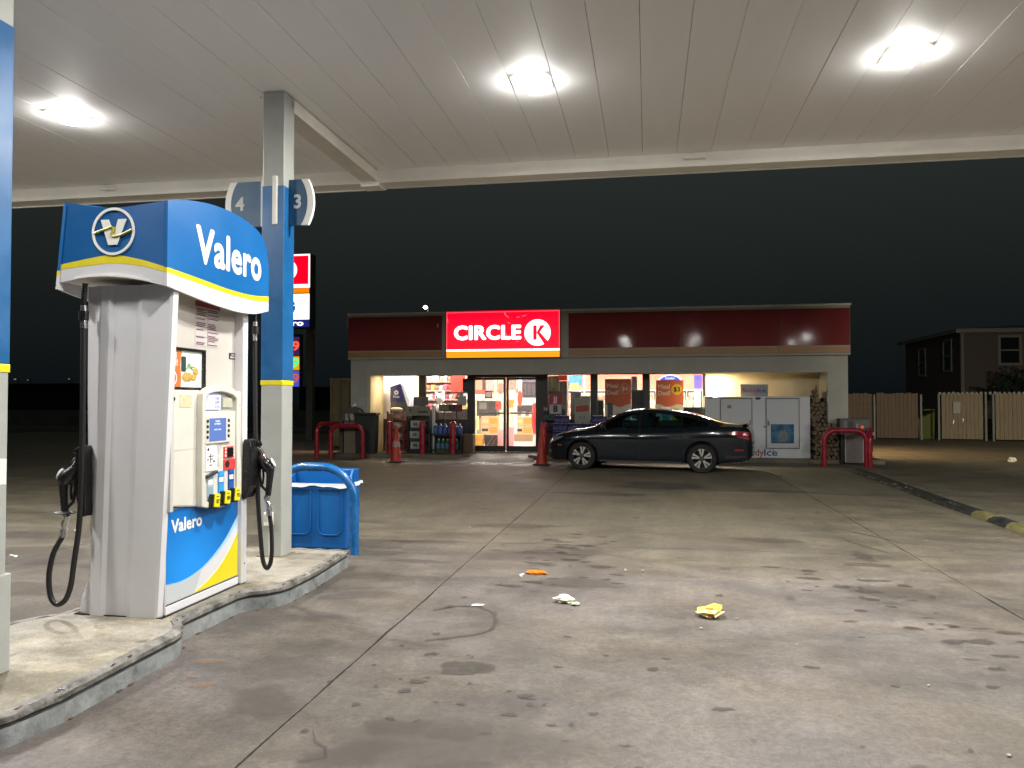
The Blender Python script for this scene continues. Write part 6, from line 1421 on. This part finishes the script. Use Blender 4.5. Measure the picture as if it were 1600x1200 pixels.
# open the side windows so that the cabin shows
bmw = bmesh.new(); bmw.from_mesh(newm)
dele = [f for f in bmw.faces if -1.42 < f.calc_center_median().x < .84 and abs(f.calc_center_median().y) > .45
        and smooth_interp(BELT, f.calc_center_median().x)+.012 < f.calc_center_median().z < smooth_interp(TOP, f.calc_center_median().x)-.085]
bmesh.ops.delete(bmw, geom=dele, context='FACES'); bmw.to_mesh(newm); bmw.free()
try: newm.set_sharp_from_angle(angle=rad(32))
except Exception: pass
def top_at(x, y):
    s_ = sec(x)[::-1]; ay = abs(y)
    for (y0, z0), (y1, z1) in zip(s_, s_[1:]):
        if y0 <= ay <= y1 and y1 > y0: return z0+(z1-z0)*(ay-y0)/(y1-y0)
    return s_[-1][1]
def side_at(x, z):
    s_ = sec(x)
    for (y0, z0), (y1, z1) in zip(s_[2:], s_[3:]):
        if z0 <= z <= z1 and z1 > z0: return y0+(y1-y0)*(z-z0)/(z1-z0)
    return s_[4][0]
def side_patch(name, m, x0, x1, zlo, zhi, off=.004, nx=16, nz=5, sgn=1, parent=None, **k):
    def fn(u, v):
        x = x0+(x1-x0)*u; a = zlo(x) if callable(zlo) else zlo; c = zhi(x) if callable(zhi) else zhi; z = a+(c-a)*v
        return (x, sgn*(side_at(x, z)+off), z)
    return MB().grid(fn, nx, nz).obj(name, m, parent or car, smooth=True, **k)
def beltz(x): return smooth_interp(BELT, x)+.022
def glz(x): return interp([(-1.62,1.065),(-1.35,1.125),(-.9,1.235),(-.45,1.295),(-.1,1.312),(.2,1.297),(.42,1.25),(.62,1.16),(.8,1.06),(.98,.95)], x)
for sgn in (1,-1):
    # side_at on the greenhouse follows the sloping glass
    side_patch("door_window", cwin, .05, .88, beltz, lambda x: max(beltz(x)+.004, glz(x)), sgn=sgn)
    side_patch("door_window", cwin, -.88, -.02, beltz, lambda x: max(beltz(x)+.004, glz(x)), sgn=sgn)
    side_patch("quarter_window", cwin, -1.48, -.93, beltz, lambda x: max(beltz(x)+.004, glz(x)), sgn=sgn)
    def railz(x):
        tp, be = smooth_interp(TOP, x), smooth_interp(BELT, x); return tp-.07*min(1, (tp-be)*2.5)-.02
    side_patch("roof_rail", trimb, -1.46, .82, lambda x: min(glz(x), railz(x))-.004, lambda x: railz(x)+.012, off=.003, nx=24, nz=2, sgn=sgn)
    for x0_, x1_ in ((-.03,.06),(-.94,-.87)): side_patch("door_pillar", trimb, x0_, x1_, beltz, lambda x: railz(x), off=.003, nx=2, sgn=sgn)
    side_patch("window_trim", chrome if False else trimb, -1.55, .95, lambda x: beltz(x)-.014, lambda x: beltz(x)-.002, off=.006, sgn=sgn, nz=1)
    side_patch("sill_trim", mat("sill_grey", (.10,.10,.105), .25, .4), -.93, .93, .205, .245, off=.012, sgn=sgn, nz=2)
    for xx in (.93, -.0, -.98):
        side_patch("door_seam", trimb, xx-.004, xx+.004, .30, lambda x: beltz(x)-.02, off=.0012, nx=1, nz=10, sgn=sgn)
    for xx in (.14, -.82):
        yy = side_at(xx, .80); MB().tube([(xx-.10, sgn*(yy+.004), .80),(xx-.08, sgn*(yy+.035), .805),(xx+.06, sgn*(yy+.035), .805),(xx+.09, sgn*(yy+.004), .80)], .012, 8).obj("door_handle", mat("handle_chrome", (.30,.30,.31), .15, .9), car, smooth=True)
    yy = side_at(.78, .96); b = MB(); b.blob((.80, sgn*(yy+.13), .985), (.075,.11,.065), 14, 8); b.tube([(.80, sgn*(yy-.02), .95),(.80, sgn*(yy+.08), .965)], .022, 8); b.obj("door_mirror", paint, car, smooth=True)
    side_patch("headlight", lampg, 1.80, 2.13, lambda x: interp([(1.8,.742),(2.13,.60)], x), lambda x: interp([(1.8,.765),(1.95,.752),(2.13,.675)], x), off=.006, sgn=sgn)
    side_patch("marker_lamp", mat("marker_amber", (.55,.10,.02), .2, coat=1.0), 1.83, 1.93, .545, .575, off=.006, sgn=sgn, nx=4, nz=2)
    side_patch("taillight", lampr, -2.355, -1.93, lambda x: interp([(-2.36,.74),(-2.2,.775),(-1.93,.86)], x), lambda x: interp([(-2.36,.905),(-2.1,.93),(-1.93,.895)], x), off=.007, sgn=sgn)
    side_patch("side_reflector", lampr, -2.22, -2.05, .50, .535, off=.005, sgn=sgn, nx=5, nz=2)
    side_patch("lower_bumper", trimb, -2.30, -1.84, .29, .40, off=.004, sgn=sgn); side_patch("lower_bumper", trimb, 1.84, 2.20, .25, .36, off=.004, sgn=sgn)
def roof_patch(name, m, x0, x1, w0, w1, off=.004):
    def fn(u, v):
        x = x0+(x1-x0)*u; w = w0+(w1-w0)*u; y = (2*v-1)*w; return (x, y, top_at(x, y)+off)
    return MB().grid(fn, 12, 16).obj(name, m, car, smooth=True)
roof_patch("windscreen", cglass, .97, .38, .60, .50); roof_patch("rear_window", cglass, -1.75, -1.02, .50, .46)
b = MB()
b.grid(lambda u, v: (2.262-.20*(2*v-1)**2, (2*v-1)*.56, .42+.20*u), 3, 14); b.obj("grille", trimb, car, smooth=True)
MB().grid(lambda u, v: (2.268-.20*(2*v-1)**2, (2*v-1)*.50, .585+.03*u), 1, 14).obj("grille_bar", chrome, car, smooth=True)
MB().box(-2.405, -2.395, -.26, .26, .66, .78).obj("number_plate", mat("plate_white", (.6,.6,.58), .5), car)
b = MB(); b.tube([(-2.25,.0,1.06),(-2.28,.0,1.09)], .01, 6); b.grid(lambda u, v: (-2.20-.12*u, (2*v-1)*.66, 1.07+.02*u), 2, 10); b.obj("boot_spoiler", paint, car)
# cabin
def seat(x, y, w, rec):
    b = MB(); b.obox((x+.05, y, .52), (.25,0,0), (0,w,0), (0,0,.08)); b.obox((x-.22, y, .80), (.06,0,.0), (0,w,0), (-rec,0,.30)); b.obox((x-.29, y, 1.13), (.04,0,0), (0,w*.5 if w < .3 else .14,0), (-.02,0,.08)); b.obj("seat", cseat, car, bevel=.03)
seat(.10, .36, .24, .08); seat(.10, -.36, .24, .08); seat(-.85, 0, .55, .10)
b = MB(); b.tube([(.52+.06*math.sin(rad(a)), .36+.18*math.cos(rad(a)), .93+.17*math.sin(rad(a))) for a in range(0,361,24)], .014, 6); b.obj("steering_wheel", trimb, car)
MB().prism([(.55,.60),(1.0,.60),(1.0,.92),(.68,.94)], 'XZ', -.70, .70).obj("dashboard", cseat, car)
# wheels
def wheel(ax, sgn):
    t = MB(); yo_, yi_ = .865*sgn, .655*sgn; r = WR
    pr_ = [(.212,yi_),(r-.02,yi_),(r,yi_+.025*sgn),(r,yo_-.03*sgn),(r-.018,yo_-.004*sgn),(.250,yo_),(.222,yo_-.008*sgn),(.212,yo_-.03*sgn)]
    w = t.lathe(pr_, (ax,0,r), 'Y', 40, caps=False).obj("tyre", mat("tyre", (.012,.012,.012), .8, bump=(60,.004)), car, smooth=True)
    b = MB(); b.lathe([(.222,yo_-.008*sgn),(.222,yi_),(.05,yi_),(.05,yi_+.02*sgn)], (ax,0,r), 'Y', 32, caps=False); b.obj("wheel_barrel", trimb, w, smooth=True)
    MB().lathe([(.226,yo_-.004*sgn),(.226,yo_-.02*sgn),(.206,yo_-.03*sgn),(.206,yo_-.012*sgn)], (ax,0,r), 'Y', 40, caps=False).obj("rim_lip", rimm, w, smooth=True)
    b = MB()
    for k in range(5):
        a0 = 2*math.pi*k/5+.35+ax
        for d, tw in ((-.20,-.06),(.20,.10)):
            a1 = a0+d; a2 = a0+d*.55+tw
            def pt(rr, aa, yy): return (ax+rr*math.cos(aa), yy, r+rr*math.sin(aa))
            y1, y2 = yo_-.030*sgn, yo_-.012*sgn
            q_ = [(.055,a0+d*.6-.22),(.055,a0+d*.6+.22),(.150,a2+.115),(.215,a1+.13),(.215,a1-.13),(.150,a2-.115)]
            vs = [pt(rr,aa,y1) for rr,aa in q_]+[pt(rr,aa,y2) for rr,aa in q_]
            b.add(vs, [tuple(range(5,-1,-1)), tuple(range(6,12))]+[(i,(i+1)%6,6+(i+1)%6,6+i) for i in range(6)])
    b.obj("spokes", rimm, w)
    MB().lathe([(.001,yo_-.006*sgn),(.045,yo_-.008*sgn),(.06,yo_-.03*sgn),(.06,yi_+.02*sgn)], (ax,0,r), 'Y', 20, caps=False).obj("hub_cap", mat("hub_dark", (.05,.05,.05), .4), w, smooth=True)
for ax in AX:
    for sgn in (1,-1): wheel(ax, sgn)

# ------------------------------------------------------------------ beyond the shop
# left: container
ct = T("shipping_container", "beige steel container standing beyond the left end of the shop", "container", (-9.2, 25.2, 0))
cm = mat("container_beige", (.40,.33,.18), .6, noise=(3,.2))
MB().box(-10.36, -8.2, 24.06, 28.0, .05, 2.28).obj("shell", cm, ct)
b = MB()
for x in (-10.36,-9.36,-8.3): b.box(x, x+.08, 24.0, 24.06, .05, 2.28)
for z in (.05,.75,1.5,2.2): b.box(-10.36, -8.2, 24.02, 24.06, z, z+.08)
b.obj("door_frame", cm, ct, bevel=.006)
b = MB()
for x in (-10.0,-9.7,-9.0,-8.7): b.cyl((x,24.0,.1),(x,24.0,2.25),.018)
b.obj("lock_bar", mat("lockbar", (.30,.26,.16), .5), ct)
# price sign on its pole
ps = T("price_sign", "tall lit roadside sign with red and white panels behind the column", "sign", (-14.1, 28.2, 0))
X0s, X1s = -14.80, -12.95
MB().box(X0s-.03, X1s+.03, 28.02, 28.5, 4.40, 7.30).obj("cabinet", mat("signcab_dark", (.05,.05,.05), .5), ps, bevel=.02)
fr_ = MB().box(X0s, X1s, 28.0, 28.02, 5.96, 7.28).obj("red_panel", mat("psign_white", (.8,.8,.8), .4, emit=(1,.86,.86), estr=1.1), ps)
MB().box(X0s+.05, X1s-.06, 27.99, 28.0, 6.10, 7.21).obj("red_face", mat("psign_red", (.5,0,.01), .4, emit=(1,0,.015), estr=1.0), fr_)
ccx = (X0s+X1s)/2; MB().prism(arc(ccx,6.66,.40,0,360,36)[:-1], 'XZ', 27.985, 27.99).obj("badge", mat("psign_white", (.8,.8,.8), .4), fr_)
text("K", (ccx, 27.984, 6.66), X3, Z3, .72, mat("psign_red", (.5,0,.01), .4), "lettering", fr_, bold=.06)
MB().box(X0s+.05, X1s-.02, 27.99, 28.0, 5.76, 5.94).obj("orange_panel", mat("psign_orange", (.6,.2,0), .4, emit=(1.0,.24,.0), estr=.8), ps)
wh_ = MB().box(X0s+.05, X1s-.02, 28.0, 28.02, 4.72, 5.72).obj("white_panel", mat("psign_white2", (.8,.8,.8), .4, emit=(1,.98,.95), estr=1.25), ps)
pb = mat("psign_blue", (.01,.10,.30), .4, emit=(.01,.12,.38), estr=.8)
MB().prism(arc(ccx,5.22,.34,0,360,30)[:-1], 'XZ', 27.99, 28.0).obj("badge", pb, wh_)
b = MB(); b.prism([(ccx-.2,5.40),(ccx-.08,5.40),(ccx,5.16),(ccx+.08,5.40),(ccx+.2,5.40),(ccx+.06,5.02),(ccx-.06,5.02)], 'XZ', 27.985, 27.99); b.tube([(ccx-.32,27.985,5.14),(ccx,27.985,5.20),(ccx+.33,27.985,5.28)], .02, 6); b.obj("badge_letter", mat("psign_white", (.8,.8,.8), .4), wh_)
nb_ = MB().box(X0s+.05, X1s-.02, 28.0, 28.02, 4.42, 4.70).obj("navy_panel", mat("psign_navy", (.01,.015,.12), .4, emit=(.01,.015,.14), estr=.9), ps)
text("valero", (ccx+.02, 27.995, 4.57), X3, Z3, .30, mat("psign_white2", (.8,.8,.8), .4), "lettering", nb_, bold=.03, width=1.30)
X2s = -13.42
for z0, z1, nm, c, s_, dc in ((3.30,4.05,"price_panel_purple",(.05,.015,.07),"3.19",(1.0,.10,.04)),(2.75,3.28,"price_panel_yellow",(.75,.42,.0),"2.89",(.05,.80,.30)),(2.10,2.72,"price_panel_blue",(.06,.09,.55),"3.49",(.45,.08,.05))):
    p_ = MB().box(X0s+.1, X2s, 28.1, 28.3, z0, z1).obj("price_panel", mat(nm, c, .4, emit=c, estr=.75), ps)
    text(s_, ((X0s+.1+X2s)/2+.12, 28.098, (z0+z1)/2), X3, Z3, .50, mat(nm+"_digit", dc, .4, emit=dc, estr=1.0), "price", p_, bold=.03, width=1.0)
MB().box(X0s+.05, X2s+.05, 28.12, 28.32, 2.0, 4.15).obj("price_case", mat("signcab_dark", (.05,.05,.05), .5), ps)
pol = mat("sign_pole", (.18,.17,.15), .6)
for x in (-14.5, -13.12): MB().box(x-.13, x+.13, 28.36, 28.6, 0, 4.45).obj("pole", pol, ps)
MB().box(-45, -13.6, 44.8, 45.2, 0, .95).thing("boundary_wall", mat("far_wall", (.20,.19,.16), .9, noise=(1,.3)), "long low wall far across the dark road on the left", "wall")
rdm = mat("far_road", (.10,.09,.075), .8, noise=(.5,.3)); rr_ = MB(); rr_.box(-120, 60, 37, 44, -.049, -.02); S("road", rr_, rdm)
# lamp above the shop roof, far behind
def far_lamp(x, y, z, label, e_, r=.14):
    t = T("street_lamp", label, "street lamp", (x, y, -.05), "street lamps far behind the forecourt")
    b = MB(); b.tube([(x,y,-.05),(x,y,z+.1)], [.09,.05], 8); b.tube([(x,y,z+.1),(x,y-.5,z+.2)], .04, 6); b.obj("pole", pol, t)
    MB().blob((x,y-.55,z+.05),(r,r,r*.7),10,6).obj("lamp_head", mat("far_lamp_lit_%d" % int(e_*100), (.9,.8,.6), .4, emit=(1.0,.84,.60), estr=e_), t)
far_lamp(-13.29, 45.5, 7.2, "lit street lamp showing above the shop roof", 14.0)
far_lamp(-83.7, 90.5, 4.5, "faint far street lamp, leftmost, beside the left column", .12, .16)
far_lamp(-82.2, 91.0, 4.4, "faint far street lamp just right of the leftmost one", .12, .10)
far_lamp(-75.5, 90.5, 4.5, "faint far street lamp beside the pump hose", .12, .12)
# fence and gates on the right
fwood = mat("fence_wood", (.40,.32,.21), .85, noise=(4,.25), stretch=(8,8,.5)); fpost = mat("fence_post", (.30,.30,.27), .5)
F0 = Vector((7.7, 33.45)); fd2 = Vector((.975,-.222)); fn2 = Vector((-.222,-.975))
fen = T("board_fence", "tall wooden board fence with steel posts across the back lot", "fence", (14, 32, 0))
def fpt(s_, d, z): p_ = F0+fd2*s_+fn2*d; return (p_.x, p_.y, z)
def fpanel(s0, s1, z0, z1, parent, nm="fence_panel", m=fwood, openv=0):
    b = MB(); w = .14; s_ = s0
    while s_ < s1-.02:
        e_ = min(s1, s_+w); d = rnd.uniform(0,.012); zt2 = z1+rnd.uniform(-.02,.03)
        vs = [fpt(s_+.004,d,z0),fpt(e_-.004,d,z0),fpt(e_-.004,d-.02,z0),fpt(s_+.004,d-.02,z0),fpt(s_+.004,d,zt2),fpt(e_-.004,d,zt2),fpt(e_-.004,d-.02,zt2),fpt(s_+.004,d-.02,zt2)]
        b.add(vs, [(0,3,2,1),(4,5,6,7),(0,1,5,4),(1,2,6,5),(2,3,7,6),(3,0,4,7)]); s_ += w
    for z in (z0+.25, z1-.3): b.add([fpt(s0,-.025,z),fpt(s1,-.025,z),fpt(s1,-.07,z),fpt(s0,-.07,z),fpt(s0,-.025,z+.09),fpt(s1,-.025,z+.09),fpt(s1,-.07,z+.09),fpt(s0,-.07,z+.09)], [(0,3,2,1),(4,5,6,7),(0,1,5,4),(1,2,6,5),(2,3,7,6),(3,0,4,7)])
    return b.obj(nm, m, parent)
fdark = mat("fence_wood_dark", (.26,.19,.13), .85, noise=(4,.25), stretch=(8,8,.5))
S_ = lambda x: (x-7.7)/.975
for x0, x1, m in ((7.0,8.95,fdark),(9.1,10.55,fdark),(11.35,12.72,fwood),(13.12,14.30,fwood),(14.55,16.0,fwood),(16.15,18.1,fwood),(18.25,20.2,fwood),(20.35,22.3,fwood)):
    fpanel(S_(x0), S_(x1), .06, 1.84, fen, m=m)
for x in (9.02, 10.65, 11.25, 12.80, 13.04, 14.38, 14.47, 16.08, 18.18, 20.28):
    b = MB(); c = fpt(S_(x), .03, 0); b.box(c[0]-.035, c[0]+.035, c[1]-.035, c[1]+.035, -.04, 1.80); b.obj("post", fpost, fen)
b = MB(); s_ = S_(11.3)
while s_ < S_(22.3): a = fpt(s_, .03, 1.80); b.box(a[0]-.05, a[0]+.03, a[1]-.02, a[1]+.02, 1.79, 1.88+rnd.uniform(0,.02)); s_ += .155
b.obj("top_finial", mat("fence_top", (.42,.40,.34), .7), fen, kind="stuff")
b = MB()
for z in (.9,.98,1.5): 
    c0 = fpt(S_(12.80),.0,z); c1 = fpt(S_(13.04),.0,z); b.tube([c0, c1], .03, 6)
b.obj("gate_chain", mat("chain_dark", (.09,.05,.04), .7), fen)
c = fpt(S_(11.85), .05, 1.28); MB().box(c[0]-.13, c[0]+.13, c[1]-.01, c[1]+.005, 1.05, 1.50).thing("fence_notice", mat("notice_fence", (.50,.50,.46), .6), "white notice fixed to the middle fence panel", "notice")
c = fpt(S_(11.9), .07, .8)
b = MB(); b.tube([(c[0]+.16,c[1],.72),(c[0]+.17,c[1],.86)], .018, 6); b.tube([(c[0]-.2,c[1],.66),(c[0]-.16,c[1],.80)], .012, 6); b.obj("gate_latch", steel, fen)
t = T("wheelie_bin", "yellow green wheeled bin standing in the gap of the fence", "wheelie bin", (11.05, 33.6, -.04))
b = MB(); b.prism([(10.78,.0),(11.35,.0),(11.42,1.15),(10.72,.80)], 'XZ', 33.4, 33.9); b.obj("body", mat("bin_lime", (.12,.145,.012), .6), t, bevel=.03); MB().box(10.95, 11.42, 33.38, 33.92, 1.15, 1.22).obj("lid", mat("bin_lime", (.12,.145,.012), .6), t, bevel=.02)
# floodlight on the canopy edge at the right (outside the view): it lights the fence and the house
t = T("canopy_floodlight", "floodlight on the right part of the canopy edge, out of view", "floodlight", (11.2, 9.0, 4.5))
MB().box(11.15, 11.25, 8.905, 9.06, 4.42, 4.50).obj("bracket", fpost, t); MB().obox((11.2,9.12,4.50), (.20,0,0), (0,.07,-.01), (0,.02,.11)).obj("head", blackp, t)
MB().obox((11.2,9.197,4.485), (.17,0,0), (0,.004,.0), (0,.02,.09)).obj("lens", mat("flood_lens", (.9,.9,.8), .4, emit=(1.0,.90,.70), estr=20.0), t)
ld = bpy.data.lights.new("lamp", 'SPOT'); ld.energy = 3000; ld.spot_size = rad(84); ld.spot_blend = .8; ld.shadow_soft_size = .15; ld.color = (1.0,.90,.72)
lo_ = bpy.data.objects.new("lamp", ld); COL.objects.link(lo_); lo_.parent = t; lo_.location = (0, .24, -.02)
dv = Vector((13.5, 33, 2.2)) - Vector((11.2, 9.24, 4.48)); lo_.rotation_euler = dv.to_track_quat('-Z', 'Y').to_euler()
# house
ho = T("house", "dark two storey house with pale trim behind the fence", "house", (20, 44, -.05))
hw = mat("house_siding", (.11,.09,.08), .85, noise=(1,.12)); hr = mat("house_roof", (.09,.085,.08), .9); ht = mat("house_trim", (.20,.19,.165), .7)
HX, HY = 14.75, 39.8
b = MB(); b.box(HX, 28, HY, 47.8, -.04, 4.86)
b.obj("wall", hw, ho)
b = MB(); z = .2
while z < 4.8: b.box(HX-.012, 28, HY-.014, HY-.001, z, z+.205); b.box(HX-.014, HX-.001, HY, 47.8, z, z+.205); z += .22
b.obj("siding_board", hw, ho, kind="stuff")
MB().box(HX-.025, HX+.11, HY-.03, HY+.11, 0, 4.86).obj("corner_board", ht, ho)
b = MB(); b.box(HX-.35, 28.3, HY-.35, HY-.30, 4.78, 4.97); b.box(HX-.35, HX-.30, HY-.30, 48.1, 4.78, 4.97); b.box(HX-.30, 28.3, HY-.30, 48.1, 4.86, 4.90); b.obj("eave_board", ht, ho)
b = MB(); b.add([(HX-.35,HY-.35,4.97),(28.3,HY-.35,4.97),(28.3,48.1,4.97),(HX-.35,48.1,4.97),(HX+3.8,43.9,5.5),(24.3,43.9,5.5)], [(0,1,5,4),(1,2,5),(2,3,4,5),(3,0,4)]); b.obj("roof", hr, ho)
def hwin(face, a, c, z0, z1):
    if face == 'F':
        f = MB().ring([(a-.12,z0-.12),(c+.12,z0-.12),(c+.12,z1+.12),(a-.12,z1+.12)], [(a,z0),(c,z0),(c,z1),(a,z1)], 'XZ', HY-.06, HY-.012).obj("window", ht, ho)
        MB().box(a, c, HY-.03, HY-.016, z0, z1).obj("pane", mat("house_pane", (.012,.016,.018), .08), f); MB().box(a, c, HY-.045, HY-.03, (z0+z1)/2-.03, (z0+z1)/2+.03).obj("sash", ht, f)
    else:
        f = MB().ring([(a-.12,z0-.12),(c+.12,z0-.12),(c+.12,z1+.12),(a-.12,z1+.12)], [(a,z0),(c,z0),(c,z1),(a,z1)], 'YZ', HX-.06, HX-.012).obj("window", ht, ho)
        MB().box(HX-.03, HX-.016, a, c, z0, z1).obj("pane", mat("house_pane", (.012,.016,.018), .08), f); MB().box(HX-.045, HX-.03, a, c, (z0+z1)/2-.03, (z0+z1)/2+.03).obj("sash", ht, f)
hwin('F', 16.45, 17.25, 3.35, 4.55); hwin('F', 20.5, 21.3, 3.35, 4.55); hwin('L', 41.0, 41.9, 3.1, 4.5); hwin('L', 44.6, 45.5, 3.0, 4.3)
def leafy(name, label, c, r, n, m, trunk=None, group=None):
    t = T(name, label, "bush" if not trunk else "tree", (c[0], c[1], -.04), group)
    b = MB()
    for _ in range(n):
        while True:
            d = Vector((rnd.uniform(-1,1), rnd.uniform(-1,1), rnd.uniform(-1,1)))
            if .25 < d.length < 1: break
        k = 1+.25*math.sin(3*d.x+5*d.z)
        p_ = Vector(c)+Vector((d.x*r[0]*k, d.y*r[1]*k, d.z*r[2]*k)); a = Vector((rnd.uniform(-1,1),rnd.uniform(-1,1),rnd.uniform(-1,1))).normalized(); u = a.orthogonal().normalized(); s_ = rnd.uniform(.05,.11)
        b.add([p_-u*s_, p_+a.cross(u)*s_*.5, p_+u*s_, p_-a.cross(u)*s_*.5], [(0,1,2,3)])
    b.obj("crown", m, t)
    MB().tube([(c[0],c[1],-.04),(c[0]+.05,c[1],c[2]*.5),(c[0],c[1],c[2])], [.09,.06,.03], 7).obj("trunk", logm[0], t)
lf = mat("leaf_dark", (.028,.045,.022), .8, noise=(2,.5))
leafy("garden_tree", "dark bushy tree rising over the fence by the house", (16.3, 37.2, 2.35), (1.1,.8,.75), 900, lf, True)
leafy("garden_bush", "low dark bush left of the tree by the house", (15.3, 37.0, 2.0), (.6,.5,.45), 400, lf)
# dark shapes far away on the left
fb = mat("far_building", (.022,.024,.024), .9, noise=(.4,.3))
for x, y, w, h, lab in ((-70,88,26,3.6,"low dark building far off on the left"),(-32,86,18,3.0,"low dark building beyond the price sign")):
    t = T("far_building", lab, "building", (x, y, -.05)); MB().box(x-w/2, x+w/2, y, y+10, -.05, h).obj("wall", fb, t); MB().box(x-w/2-.3, x+w/2+.3, y-.3, y+10.3, h, h+.3).obj("roof", fb, t)
